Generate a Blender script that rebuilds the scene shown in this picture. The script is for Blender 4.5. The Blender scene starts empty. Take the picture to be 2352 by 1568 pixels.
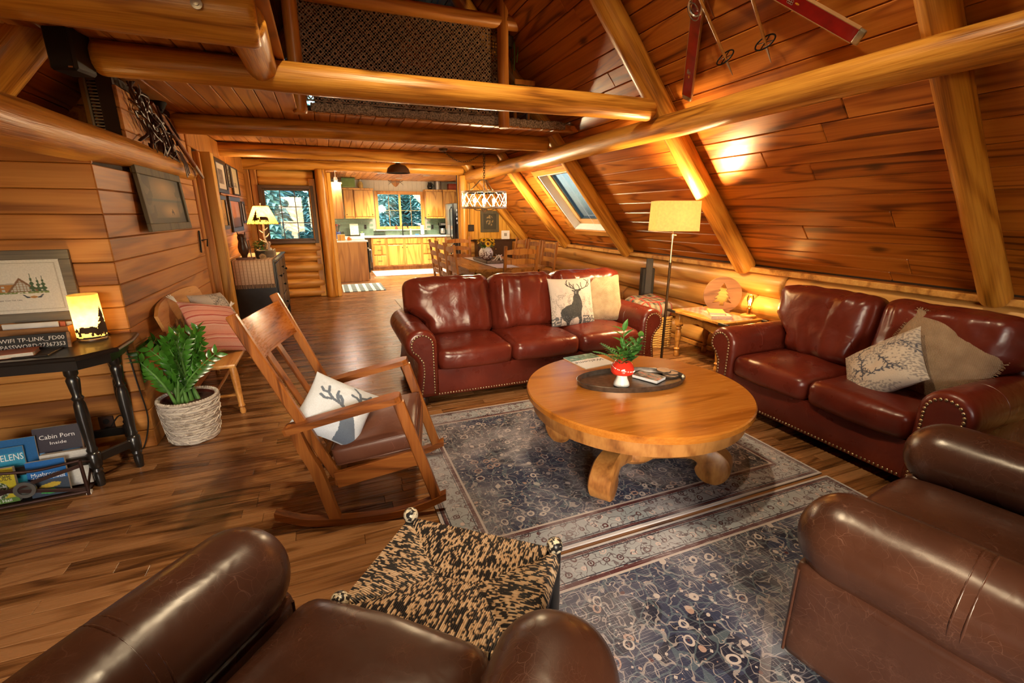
import bpy, bmesh, math, random
from mathutils import Vector, Matrix, noise
PI = math.pi
sc = bpy.context.scene
COL = sc.collection
random.seed(7)

# ---------------------------------------------------------------- camera, world, exposure
FPX = 1040.0; PITCH = math.radians(15.68); YAW = math.radians(21.76); CAMH = 1.49
FW = Vector((math.sin(YAW)*math.cos(PITCH), math.cos(YAW)*math.cos(PITCH), -math.sin(PITCH)))
RT = Vector((math.cos(YAW), -math.sin(YAW), 0)); UP = RT.cross(FW)
CAM = Vector((0, 0, CAMH))
cd = bpy.data.cameras.new('camera'); cam = bpy.data.objects.new('camera', cd); COL.objects.link(cam)
cd.sensor_width = 36.0; cd.lens = 36.0*FPX/2352.0; cd.clip_start = 0.02; cd.clip_end = 200
M = Matrix.Identity(4)
for i in range(3):
    M[i][0] = RT[i]; M[i][1] = UP[i]; M[i][2] = -FW[i]; M[i][3] = CAM[i]
cam.matrix_world = M
sc.camera = cam
def ray(x, y): return FW + RT*((x-1176)/FPX) + UP*((784-y)/FPX)
def onz(x, y, z=0.0):
    d = ray(x, y); return CAM + d*((z-CAMH)/d.z)
def ony(x, y, Y):
    d = ray(x, y); return CAM + d*(Y/d.y)
def onx(x, y, X):
    d = ray(x, y); return CAM + d*(X/d.x)
def onpl(x, y, p, n):
    d = ray(x, y); p = Vector(p); n = Vector(n); return CAM + d*((p-CAM).dot(n)/d.dot(n))

w = bpy.data.worlds.new('world'); sc.world = w; w.use_nodes = True
wn = w.node_tree; wn.nodes.clear()
wo = wn.nodes.new('ShaderNodeOutputWorld'); wb = wn.nodes.new('ShaderNodeBackground')
sky = wn.nodes.new('ShaderNodeTexSky'); sky.sky_type = 'NISHITA'; sky.sun_disc = False
sky.sun_elevation = math.radians(24); sky.sun_rotation = math.radians(200); sky.air_density = 1.0; sky.dust_density = 2.5
wb.inputs['Strength'].default_value = 1.15
wn.links.new(sky.outputs[0], wb.inputs[0]); wn.links.new(wb.outputs[0], wo.inputs[0])
sc.view_settings.view_transform = 'Standard'; sc.view_settings.look = 'None'
sc.view_settings.gamma = 1.0; sc.view_settings.use_curve_mapping = False
sc.view_settings.exposure = 0.45
sc.cycles.use_denoising = True; sc.cycles.use_adaptive_sampling = True; sc.cycles.adaptive_threshold = 0.025
sc.cycles.max_bounces = 6; sc.cycles.diffuse_bounces = 3; sc.cycles.glossy_bounces = 2
sc.cycles.transmission_bounces = 3; sc.cycles.transparent_max_bounces = 6
sc.cycles.sample_clamp_indirect = 6.0
sc.cycles.caustics_reflective = False; sc.cycles.caustics_refractive = False

def light(name, kind, loc, power, color=(1, .72, .42), size=.1, rot=None, spot=None, parent=None):
    l = bpy.data.lights.new(name, kind); l.energy = power; l.color = color
    if kind in ('POINT', 'SPOT'): l.shadow_soft_size = size
    if kind == 'AREA': l.size = size
    if kind == 'SPOT': l.spot_size = spot or 1.5; l.spot_blend = .6
    o = bpy.data.objects.new(name, l); COL.objects.link(o); o.location = loc
    if rot: o.rotation_euler = rot
    if parent is not None: o.parent = parent
    o['kind'] = 'helper'
    return o

# ---------------------------------------------------------------- mesh builder
class MB:
    def __init__(s): s.v = []; s.f = []; s.r = []; s.c = {}
    def add(s, vs, fs, rnd=0.0):
        b = len(s.v); s.v += [tuple(p) for p in vs]
        for f in fs: s.f.append(tuple(b+i for i in f)); s.r.append(rnd)
        return b
    def box(s, x0, x1, y0, y1, z0, z1, ch=0.0, rnd=0.0, M=None):
        if ch <= 0:
            vs = [(x, y, z) for x in (x0, x1) for y in (y0, y1) for z in (z0, z1)]
            fs = [(0, 1, 3, 2), (4, 6, 7, 5), (0, 4, 5, 1), (2, 3, 7, 6), (0, 2, 6, 4), (1, 5, 7, 3)]
        else:
            c = min(ch, .49*abs(x1-x0), .49*abs(y1-y0), .49*abs(z1-z0))
            X = (x0, x1); Y = (y0, y1); Z = (z0, z1); sg = (1, -1); idx = {}; vs = []
            for i in (0, 1):
                for j in (0, 1):
                    for k in (0, 1):
                        p = (X[i], Y[j], Z[k])
                        for a in range(3):
                            q = list(p)
                            for b, n in zip(range(3), (i, j, k)):
                                if b != a: q[b] += c*sg[n]
                            idx[(i, j, k, a)] = len(vs); vs.append(tuple(q))
            fs = []
            for a in range(3):
                b, e = [(1, 2), (0, 2), (0, 1)][a]
                for n in (0, 1):
                    f = []
                    for u, w_ in ((0, 0), (1, 0), (1, 1), (0, 1)):
                        t = [0, 0, 0]; t[a] = n; t[b] = u; t[e] = w_
                        f.append(idx[(*t, a)])
                    fs.append(tuple(f))
            for a in range(3):
                b, e = [(1, 2), (0, 2), (0, 1)][a]
                for u in (0, 1):
                    for w_ in (0, 1):
                        t0 = [0, 0, 0]; t0[b] = u; t0[e] = w_; t1 = list(t0); t1[a] = 1
                        fs.append((idx[(*t0, b)], idx[(*t1, b)], idx[(*t1, e)], idx[(*t0, e)]))
            for i in (0, 1):
                for j in (0, 1):
                    for k in (0, 1): fs.append(tuple(idx[(i, j, k, a)] for a in range(3)))
        if M is not None: vs = [M @ Vector(p) for p in vs]
        s.add(vs, fs, rnd); return s
    def bar(s, p0, p1, wid, thk, ch=0.004, upv=(0, 0, 1), rnd=0.0):
        p0 = Vector(p0); p1 = Vector(p1); d = p1-p0; L = d.length; x = d.normalized()
        u = Vector(upv); y = u.cross(x)
        if y.length < 1e-4: y = Vector((0, 1, 0)).cross(x)
        y.normalize(); z = x.cross(y)
        m = Matrix(((x.x, y.x, z.x, p0.x), (x.y, y.y, z.y, p0.y), (x.z, y.z, z.z, p0.z), (0, 0, 0, 1)))
        return s.box(0, L, -wid/2, wid/2, -thk/2, thk/2, ch, rnd, m)
    def tube(s, pts, r, n=10, cap=True, closed=False, rnd=0.0, flat=1.0):
        pts = [Vector(p) for p in pts]; m = len(pts)
        rs = r if isinstance(r, (list, tuple)) else [r]*m
        prev = None; vs = []
        for i, p in enumerate(pts):
            if closed: t = pts[(i+1) % m]-pts[i-1]
            else: t = pts[min(i+1, m-1)]-pts[max(i-1, 0)]
            if t.length < 1e-9: t = Vector((0, 0, 1))
            t.normalize()
            if prev is None:
                a = Vector((0, 0, 1)) if abs(t.z) < .9 else Vector((1, 0, 0))
                u = (a-t*a.dot(t)).normalized()
            else:
                u = prev-t*prev.dot(t)
                u = u.normalized() if u.length > 1e-6 else prev
            prev = u; v = t.cross(u)
            for k in range(n):
                a = 2*PI*k/n; vs.append(p+u*(math.cos(a)*rs[i]*flat)+v*(math.sin(a)*rs[i]))
        fs = []
        for i in range(m if closed else m-1):
            j = (i+1) % m
            for k in range(n):
                l = (k+1) % n; fs.append((i*n+k, i*n+l, j*n+l, j*n+k))
        if cap and not closed:
            fs.append(tuple(range(n))[::-1]); fs.append(tuple((m-1)*n+k for k in range(n)))
        s.add(vs, fs, rnd); return s
    def lathe(s, prof, n=24, M=None, rnd=0.0, sx=1.0, sy=1.0):
        vs = []; fs = []; m = len(prof)
        for r, z in prof:
            for k in range(n):
                a = 2*PI*k/n; vs.append(Vector((r*math.cos(a)*sx, r*math.sin(a)*sy, z)))
        for i in range(m-1):
            for k in range(n):
                l = (k+1) % n; fs.append((i*n+k, i*n+l, (i+1)*n+l, (i+1)*n+k))
        if prof[0][0] > 1e-5: fs.append(tuple(range(n))[::-1])
        if prof[-1][0] > 1e-5: fs.append(tuple((m-1)*n+k for k in range(n)))
        if M is not None: vs = [M @ p for p in vs]
        s.add(vs, fs, rnd); return s
    def prism(s, poly, h0, h1, M=None, rnd=0.0, ch=0.0):
        n = len(poly); vs = [Vector((x, y, h0)) for x, y in poly]+[Vector((x, y, h1)) for x, y in poly]
        fs = [tuple(range(n))[::-1], tuple(range(n, 2*n))]+[(i, (i+1) % n, n+(i+1) % n, n+i) for i in range(n)]
        if M is not None: vs = [M @ p for p in vs]
        s.add(vs, fs, rnd); return s
    def ell(s, c, r, nu=12, nv=8, M=None, rnd=0.0):
        rr = r if isinstance(r, (tuple, list)) else (r, r, r)
        vs = [Vector((0, 0, -1))]; fs = []
        for i in range(1, nv):
            t = -PI/2+PI*i/nv
            for k in range(nu): a = 2*PI*k/nu; vs.append(Vector((math.cos(t)*math.cos(a), math.cos(t)*math.sin(a), math.sin(t))))
        vs.append(Vector((0, 0, 1))); top = len(vs)-1
        for k in range(nu):
            l = (k+1) % nu; fs.append((0, 1+l, 1+k)); fs.append((top, 1+(nv-2)*nu+k, 1+(nv-2)*nu+l))
            for i in range(nv-2): fs.append((1+i*nu+k, 1+i*nu+l, 1+(i+1)*nu+l, 1+(i+1)*nu+k))
        vs = [Vector((p.x*rr[0]+c[0], p.y*rr[1]+c[1], p.z*rr[2]+c[2])) for p in vs]
        if M is not None: vs = [M @ p for p in vs]
        s.add(vs, fs, rnd); return s
    def grid(s, fn, nu, nv, rnd=0.0, wrapu=False):
        vs = [Vector(fn(i/nu, j/nv)) for j in range(nv+1) for i in range(nu+1)]
        fs = [(j*(nu+1)+i, j*(nu+1)+i+1, (j+1)*(nu+1)+i+1, (j+1)*(nu+1)+i) for j in range(nv) for i in range(nu)]
        s.add(vs, fs, rnd); return s
    def rbox(s, c, size, r, n=12, fn=None, M=None, rnd=0.0):
        """soft rounded box; fn(p, q) moves point p given q in [-1,1]^3"""
        hx, hy, hz = size[0]/2, size[1]/2, size[2]/2; r = min(r, hx, hy, hz)
        ns = n if isinstance(n, tuple) else (n, n, n)
        key = {}; vs = []; fs = []
        def vid(i, j, k):
            t = (i, j, k)
            if t not in key:
                q = Vector((2*i/ns[0]-1, 2*j/ns[1]-1, 2*k/ns[2]-1))
                q = Vector([math.sin(a*PI/2)*.55+a*.45 for a in q])
                p = Vector((q.x*hx, q.y*hy, q.z*hz))
                inn = Vector((max(-hx+r, min(hx-r, p.x)), max(-hy+r, min(hy-r, p.y)), max(-hz+r, min(hz-r, p.z))))
                d = p-inn
                if d.length > 1e-9: p = inn+d.normalized()*r
                if fn: p = fn(p, q)
                key[t] = len(vs); vs.append(Vector(p)+Vector(c))
            return key[t]
        a, b, e = ns
        for i in range(a):
            for j in range(b):
                fs.append((vid(i, j, 0), vid(i, j+1, 0), vid(i+1, j+1, 0), vid(i+1, j, 0)))
                fs.append((vid(i, j, e), vid(i+1, j, e), vid(i+1, j+1, e), vid(i, j+1, e)))
        for i in range(a):
            for k in range(e):
                fs.append((vid(i, 0, k), vid(i+1, 0, k), vid(i+1, 0, k+1), vid(i, 0, k+1)))
                fs.append((vid(i, b, k), vid(i, b, k+1), vid(i+1, b, k+1), vid(i+1, b, k)))
        for j in range(b):
            for k in range(e):
                fs.append((vid(0, j, k), vid(0, j, k+1), vid(0, j+1, k+1), vid(0, j+1, k)))
                fs.append((vid(a, j, k), vid(a, j+1, k), vid(a, j+1, k+1), vid(a, j, k+1)))
        if M is not None: vs = [M @ p for p in vs]
        s.add(vs, fs, rnd); return s
    def xf(s, M, start=0):
        for i in range(start, len(s.v)): s.v[i] = tuple(M @ Vector(s.v[i]))
        return s
    def build(s, name, mat, parent=None, smooth=35, world=False, fix=True, kind=None, label=None, colors=None):
        me = bpy.data.meshes.new(name)
        vs = s.v
        if world and parent is not None:
            inv = WM[parent.name].inverted(); vs = [tuple(inv @ Vector(p)) for p in vs]
        me.from_pydata(vs, [], s.f)
        if any(s.r):
            at = me.attributes.new('rnd', 'FLOAT', 'FACE'); at.data.foreach_set('value', s.r)
        if colors is not None:
            ca = me.color_attributes.new('col', 'FLOAT_COLOR', 'POINT')
            ca.data.foreach_set('color', [x for c in colors for x in (c[0], c[1], c[2], 1.0)])
        if fix:
            bm = bmesh.new(); bm.from_mesh(me); bmesh.ops.recalc_face_normals(bm, faces=bm.faces); bm.to_mesh(me); bm.free()
        if smooth:
            me.shade_smooth()
            if smooth < 180: me.set_sharp_from_angle(angle=math.radians(smooth))
        o = bpy.data.objects.new(name, me); COL.objects.link(o)
        if mat is not None: me.materials.append(mat)
        if parent is not None: o.parent = parent
        if kind: o['kind'] = kind
        if label: o['label'] = label
        return o
WM = {}
def thing(name, label, cat, loc=(0, 0, 0), rz=0.0, group=None, kind=None, M=None):
    o = bpy.data.objects.new(name, None); COL.objects.link(o); o.empty_display_size = .05
    m = M if M is not None else Matrix.Translation(Vector(loc)) @ Matrix.Rotation(rz, 4, 'Z')
    o.matrix_world = m; WM[o.name] = m.copy()
    o['label'] = label; o['category'] = cat
    if group: o['group'] = group
    if kind: o['kind'] = kind
    return o
def tag(o, label, cat, group=None, kind=None):
    o['label'] = label; o['category'] = cat
    if group: o['group'] = group
    if kind: o['kind'] = kind
    return o
def dup(root, label, M=None, loc=None, rz=None, group=None):
    r = root.copy(); COL.objects.link(r); r['label'] = label
    if group: r['group'] = group
    if M is not None: r.matrix_world = M
    if loc is not None: r.location = loc
    if rz is not None: r.rotation_euler = (0, 0, rz)
    for ch in list(root.children):
        c = ch.copy(); COL.objects.link(c); c.parent = r
        for g in list(ch.children):
            d = g.copy(); COL.objects.link(d); d.parent = c
    return r
def frame_M(o, x, y, z):
    return Matrix(((x[0], y[0], z[0], o[0]), (x[1], y[1], z[1], o[1]), (x[2], y[2], z[2], o[2]), (0, 0, 0, 1)))
def text_mesh(name, body, size, mat, parent, M, extrude=0.0004, shear=0.0, spacing=1.0, align='CENTER', width=None, bold=0.0):
    cu = bpy.data.curves.new(name, 'FONT'); cu.body = body; cu.size = size; cu.extrude = extrude; cu.shear = shear
    cu.space_character = spacing; cu.align_x = align; cu.align_y = 'CENTER'; cu.resolution_u = 2; cu.offset = bold
    t = bpy.data.objects.new(name+'_src', cu); COL.objects.link(t)
    dg = bpy.context.evaluated_depsgraph_get(); dg.update()
    me = bpy.data.meshes.new_from_object(t.evaluated_get(dg)); bpy.data.objects.remove(t); bpy.data.curves.remove(cu)
    if width and len(me.vertices):
        xs = [v.co.x for v in me.vertices]; k = width/max(1e-6, max(xs)-min(xs))
        for v in me.vertices: v.co.x *= k
    me.name = name; o = bpy.data.objects.new(name, me); COL.objects.link(o); me.materials.append(mat)
    if parent is not None: o.parent = parent
    o.matrix_local = M
    return o

# ---------------------------------------------------------------- materials
def nmat(name):
    m = bpy.data.materials.new(name); m.use_nodes = True; nt = m.node_tree; nt.nodes.clear()
    out = nt.nodes.new('ShaderNodeOutputMaterial'); b = nt.nodes.new('ShaderNodeBsdfPrincipled')
    nt.links.new(b.outputs[0], out.inputs[0]); return m, nt, b, out
class G:
    def __init__(s, nt): s.nt = nt
    def n(s, t, **kw):
        nd = s.nt.nodes.new('ShaderNode'+t)
        for k, v in kw.items(): setattr(nd, k, v)
        return nd
    def l(s, a, b): s.nt.links.new(a, b)
    def put(s, sock, v):
        if isinstance(v, bpy.types.NodeSocket): s.l(v, sock)
        elif v is not None: sock.default_value = v
    def math(s, op, a, b=None, c=None, clamp=False):
        nd = s.n('Math', operation=op, use_clamp=clamp); s.put(nd.inputs[0], a)
        if b is not None: s.put(nd.inputs[1], b)
        if c is not None: s.put(nd.inputs[2], c)
        return nd.outputs[0]
    def vmath(s, op, a, b=None):
        nd = s.n('VectorMath', operation=op); s.put(nd.inputs[0], a)
        if b is not None: s.put(nd.inputs[1], b)
        return nd.outputs[0] if op not in ('LENGTH', 'DISTANCE', 'DOT_PRODUCT') else nd.outputs['Value']
    def noise(s, vec, scale=1, detail=2, rough=.5, dist=0, dim='3D'):
        nd = s.n('TexNoise', noise_dimensions=dim)
        if vec is not None: s.put(nd.inputs['Vector'], vec)
        nd.inputs['Scale'].default_value = scale; nd.inputs['Detail'].default_value = detail
        nd.inputs['Roughness'].default_value = rough; nd.inputs['Distortion'].default_value = dist
        return nd.outputs[0]
    def voro(s, vec, scale=1, feature='F1', out='Distance', rand=1.0, dist='EUCLIDEAN'):
        nd = s.n('TexVoronoi', feature=feature)
        if feature != 'DISTANCE_TO_EDGE': nd.distance = dist
        if vec is not None: s.put(nd.inputs['Vector'], vec)
        nd.inputs['Scale'].default_value = scale; nd.inputs['Randomness'].default_value = rand
        return nd.outputs[out]
    def ramp(s, fac, stops, interp='LINEAR'):
        nd = s.n('ValToRGB'); nd.color_ramp.interpolation = interp; el = nd.color_ramp.elements
        el[0].position = stops[0][0]; el[0].color = (*stops[0][1], 1)
        el[1].position = stops[-1][0]; el[1].color = (*stops[-1][1], 1)
        for p, c in stops[1:-1]:
            e = el.new(p); e.color = (*c, 1)
        s.put(nd.inputs[0], fac); return nd.outputs[0]
    def mix(s, fac, a, b, mode='MIX'):
        nd = s.n('Mix', data_type='RGBA', blend_type=mode); s.put(nd.inputs[0], fac)
        for i, v in ((6, a), (7, b)):
            if isinstance(v, (tuple, list)): v = (*v[:3], 1)
            s.put(nd.inputs[i], v)
        return nd.outputs[2]
    def coords(s, kind='Object'): return s.n('TexCoord').outputs[kind]
    def sep(s, v):
        nd = s.n('SeparateXYZ'); s.l(v, nd.inputs[0]); return nd.outputs
    def comb(s, x, y, z):
        nd = s.n('CombineXYZ'); s.put(nd.inputs[0], x); s.put(nd.inputs[1], y); s.put(nd.inputs[2], z); return nd.outputs[0]
    def bump(s, h, strength=.2, dist=.01):
        nd = s.n('Bump'); nd.inputs['Strength'].default_value = strength; nd.inputs['Distance'].default_value = dist
        s.l(h, nd.inputs['Height']); return nd.outputs[0]
    def step(s, v, t): return s.math('GREATER_THAN', v, t)
    def smooth(s, v, a, b):
        nd = s.n('MapRange', interpolation_type='SMOOTHSTEP'); s.put(nd.inputs[0], v)
        nd.inputs[1].default_value = a; nd.inputs[2].default_value = b; return nd.outputs[0]
def rnd_vec(g):
    at = g.n('Attribute', attribute_name='rnd'); oi = g.n('ObjectInfo')
    r = g.math('ADD', at.outputs['Fac'], g.math('MULTIPLY', oi.outputs['Random'], .77))
    return r, g.comb(g.math('MULTIPLY', r, 17.3), g.math('MULTIPLY', r, 41.7), g.math('MULTIPLY', r, 29.1))
def wood(name, dark, mid, light_, axis=0, rings=7.0, across=5.0, along=.5, rough=.34, knots=.0, bump=.12, vary=.5, fine=.4, coat=0.0, knot_scale=1.0, blotch=.35):
    m, nt, b, out = nmat(name); g = G(nt)
    r, off = rnd_vec(g); v = g.vmath('ADD', g.coords(), off)
    sc_ = [across]*3; sc_[axis] = along
    vv = g.vmath('MULTIPLY', v, tuple(sc_))
    n1 = g.noise(vv, 1.0, 1, .5, .25)
    rg = g.math('PINGPONG', g.math('MULTIPLY', n1, rings*2), 1.0)
    ln = g.smooth(rg, .52, .98)
    s2 = [across*22]*3; s2[axis] = along*5
    fn = g.noise(g.vmath('MULTIPLY', v, tuple(s2)), 1.0, 1, .6)
    big = g.noise(v, .9, 1)
    s3 = [across*6]*3; s3[axis] = along*2.2
    f3 = g.noise(g.vmath('MULTIPLY', v, tuple(s3)), 1.0, 2, .65)
    f = g.math('ADD', g.math('MULTIPLY', g.math('SUBTRACT', 1.0, ln), .34), g.math('MULTIPLY', fn, fine*.8))
    f = g.math('ADD', f, g.math('MULTIPLY', g.math('SUBTRACT', f3, .5), .75*fine+blotch))
    f = g.math('ADD', f, g.math('MULTIPLY', g.math('FRACT', g.math('MULTIPLY', r, 7.31)), vary*.5))
    f = g.math('ADD', f, g.math('MULTIPLY', g.math('SUBTRACT', big, .5), blotch))
    f = g.math('SUBTRACT', f, vary*.25-.12)
    col = g.ramp(f, [(.12, dark), (.48, mid), (.85, light_)])
    h = g.math('ADD', g.math('MULTIPLY', rg, .5), fn)
    if knots > 0:
        ks = [3.2*knot_scale]*3; ks[axis] = 1.5*knot_scale
        kd = g.voro(g.vmath('ADD', g.vmath('MULTIPLY', v, tuple(ks)), g.vmath('MULTIPLY', g.comb(n1, fn, n1), (.12, .12, .12))), 1.0)
        km = g.math('SUBTRACT', 1.0, g.smooth(kd, .03, .12+.04*knots))
        col = g.mix(g.math('MULTIPLY', km, knots), col, tuple(x*.28 for x in dark))
    g.l(col, b.inputs['Base Color'])
    g.put(b.inputs['Roughness'], g.math('ADD', rough-.08, g.math('MULTIPLY', fn, .2)))
    b.inputs['Coat Weight'].default_value = coat; b.inputs['Coat Roughness'].default_value = .12
    g.l(g.bump(h, bump, .004), b.inputs['Normal'])
    return m
def plain(name, col, rough=.5, metal=0.0, var=.12, scale=12, bump=.0, spec=None, coat=0.0, trans=0.0):
    m, nt, b, out = nmat(name); g = G(nt)
    n = g.noise(g.coords(), scale, 3)
    c2 = tuple(min(1, x*(1+var)) for x in col); c1 = tuple(x*(1-var) for x in col)
    g.l(g.ramp(n, [(.3, c1), (.7, c2)]), b.inputs['Base Color'])
    b.inputs['Roughness'].default_value = rough; b.inputs['Metallic'].default_value = metal
    b.inputs['Coat Weight'].default_value = coat
    if trans: b.inputs['Transmission Weight'].default_value = trans
    if bump: g.l(g.bump(g.noise(g.coords(), scale*4, 3), bump, .003), b.inputs['Normal'])
    return m
def emis(name, col, strength, base=(.8, .7, .5)):
    m, nt, b, out = nmat(name); g = G(nt)
    n = g.noise(g.coords(), 9, 2)
    g.l(g.ramp(n, [(.2, tuple(x*.92 for x in col)), (.8, col)]), b.inputs['Emission Color'])
    b.inputs['Emission Strength'].default_value = strength; b.inputs['Base Color'].default_value = (*base, 1); b.inputs['Roughness'].default_value = .6
    return m
def leather(name, dark, mid, light_, rough=.33, crack=.25, cscale=16, wr=.25):
    m, nt, b, out = nmat(name); g = G(nt)
    v = g.coords(); oi = g.n('ObjectInfo'); v = g.vmath('ADD', v, g.comb(g.math('MULTIPLY', oi.outputs['Random'], 9), 0, 0))
    big = g.noise(v, 3.2, 4, .6); fn = g.noise(v, 60, 3, .6)
    f = g.math('ADD', g.math('MULTIPLY', big, .92), g.math('MULTIPLY', fn, .08))
    col = g.ramp(f, [(.12, dark), (.5, mid), (.88, light_)])
    if crack > 0:
        dv = g.vmath('ADD', v, g.vmath('MULTIPLY', g.comb(g.noise(v, 7, 2), g.noise(v, 8.3, 2), g.noise(v, 6.1, 2)), (.14, .14, .14)))
        ck = g.voro(dv, cscale, 'DISTANCE_TO_EDGE'); ck2 = g.voro(dv, cscale*2.3, 'DISTANCE_TO_EDGE')
        cm = g.math('MULTIPLY', g.math('SUBTRACT', 1, g.smooth(ck, 0, .022)), g.smooth(g.noise(v, 5, 2), .42, .62))
        cm = g.math('MAXIMUM', cm, g.math('MULTIPLY', g.math('SUBTRACT', 1, g.smooth(ck2, 0, .03)), g.smooth(g.noise(v, 6.5, 2), .5, .7)))
        col = g.mix(g.math('MULTIPLY', cm, crack), col, tuple(min(1, x*2.6+.04) for x in light_))
    g.l(col, b.inputs['Base Color'])
    g.put(b.inputs['Roughness'], g.math('ADD', rough-.1, g.math('MULTIPLY', g.noise(v, 9, 2), .2)))
    h = g.math('ADD', g.math('MULTIPLY', fn, .06), g.math('MULTIPLY', g.noise(v, 11, 2, .5, .4), 1.0))
    g.l(g.bump(h, wr, .012), b.inputs['Normal'])
    return m
def vcol(name, rough=.8, attr='col', bump=.0, bscale=120, weave=0.0):
    m, nt, b, out = nmat(name); g = G(nt)
    a = g.n('Attribute', attribute_name=attr); n = g.noise(g.coords(), bscale, 2)
    g.l(g.mix(.18, a.outputs['Color'], g.ramp(n, [(.3, (.25, .25, .25)), (.7, (1, 1, 1))]), 'MULTIPLY'), b.inputs['Base Color'])
    b.inputs['Roughness'].default_value = rough
    if bump: g.l(g.bump(n, bump, .003), b.inputs['Normal'])
    return m
def fabric(name, c1, c2, scale=180, rough=.9, bump=.4, axes=(0, 1)):
    m, nt, b, out = nmat(name); g = G(nt); v = g.coords(); s = g.sep(v)
    w1 = g.math('SINE', g.math('MULTIPLY', s[axes[0]], scale)); w2 = g.math('SINE', g.math('MULTIPLY', s[axes[1]], scale))
    h = g.math('MULTIPLY', w1, w2); n = g.noise(v, 14, 3)
    f = g.math('ADD', g.math('MULTIPLY', h, .25), n)
    g.l(g.ramp(f, [(.2, c1), (.8, c2)]), b.inputs['Base Color']); b.inputs['Roughness'].default_value = rough
    g.l(g.bump(h, bump, .004), b.inputs['Normal'])
    return m
def glass(name, tint=(.9, .97, 1.0), rough=.02, mixf=.86):
    m, nt, b, out = nmat(name); g = G(nt)
    t = g.n('BsdfTransparent'); t.inputs[0].default_value = (*tint, 1)
    gl = g.n('BsdfGlossy'); gl.inputs['Roughness'].default_value = rough
    fr = g.n('Fresnel'); fr.inputs['IOR'].default_value = 1.5
    f = g.math('ADD', g.math('MULTIPLY', fr.outputs[0], .9), g.math('MULTIPLY', g.noise(g.coords(), 3, 1), .03))
    mx = g.n('MixShader'); g.l(f, mx.inputs[0]); g.l(t.outputs[0], mx.inputs[1]); g.l(gl.outputs[0], mx.inputs[2])
    g.l(mx.outputs[0], out.inputs[0]); return m
def shade_mat(name, col, strength_note=0, trans=.6):
    m, nt, b, out = nmat(name); g = G(nt); v = g.coords()
    d = g.n('BsdfDiffuse'); t = g.n('BsdfTranslucent')
    n = g.noise(v, 45, 3); c = g.ramp(n, [(.3, tuple(x*.85 for x in col)), (.7, col)])
    g.l(c, d.inputs[0]); g.l(c, t.inputs[0])
    mx = g.n('MixShader'); mx.inputs[0].default_value = trans; g.l(d.outputs[0], mx.inputs[1]); g.l(t.outputs[0], mx.inputs[2])
    g.l(mx.outputs[0], out.inputs[0]); return m

ROOFW = wood('roof_pine', (.12, .026, .004), (.43, .125, .014), (.62, .225, .034), axis=1, rings=6, across=4.5, along=.45, rough=.33, knots=.8, vary=.55)
LOFTW = wood('loft_pine', (.20, .062, .014), (.44, .165, .035), (.62, .27, .07), axis=1, rings=6, across=5, along=.5, rough=.38, knots=.5, vary=.6)
WALLX = wood('wall_pine_x', (.19, .06, .010), (.46, .175, .033), (.64, .29, .07), axis=0, rings=4, across=4, along=.5, rough=.4, knots=.4, vary=.5)
WALLY = wood('wall_pine_y', (.19, .06, .010), (.46, .175, .033), (.64, .29, .07), axis=1, rings=4, across=4, along=.5, rough=.4, knots=.4, vary=.5)
LOGW = wood('peeled_log', (.14, .042, .005), (.47, .185, .022), (.70, .335, .05), axis=0, rings=3.2, across=6, along=.8, rough=.33, knots=.9, vary=.3, bump=.35, fine=.7, knot_scale=.8)
FLOORW = wood('oak_floor', (.060, .023, .0075), (.175, .074, .024), (.30, .145, .058), axis=0, rings=5, across=7, along=.9, rough=.25, knots=.0, vary=1.15, fine=.5, bump=.06)
DARKW = plain('dark_recess', (.03, .012, .005), .8)
BLACKM = plain('black_metal', (.012, .012, .013), .4, .6)
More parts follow.
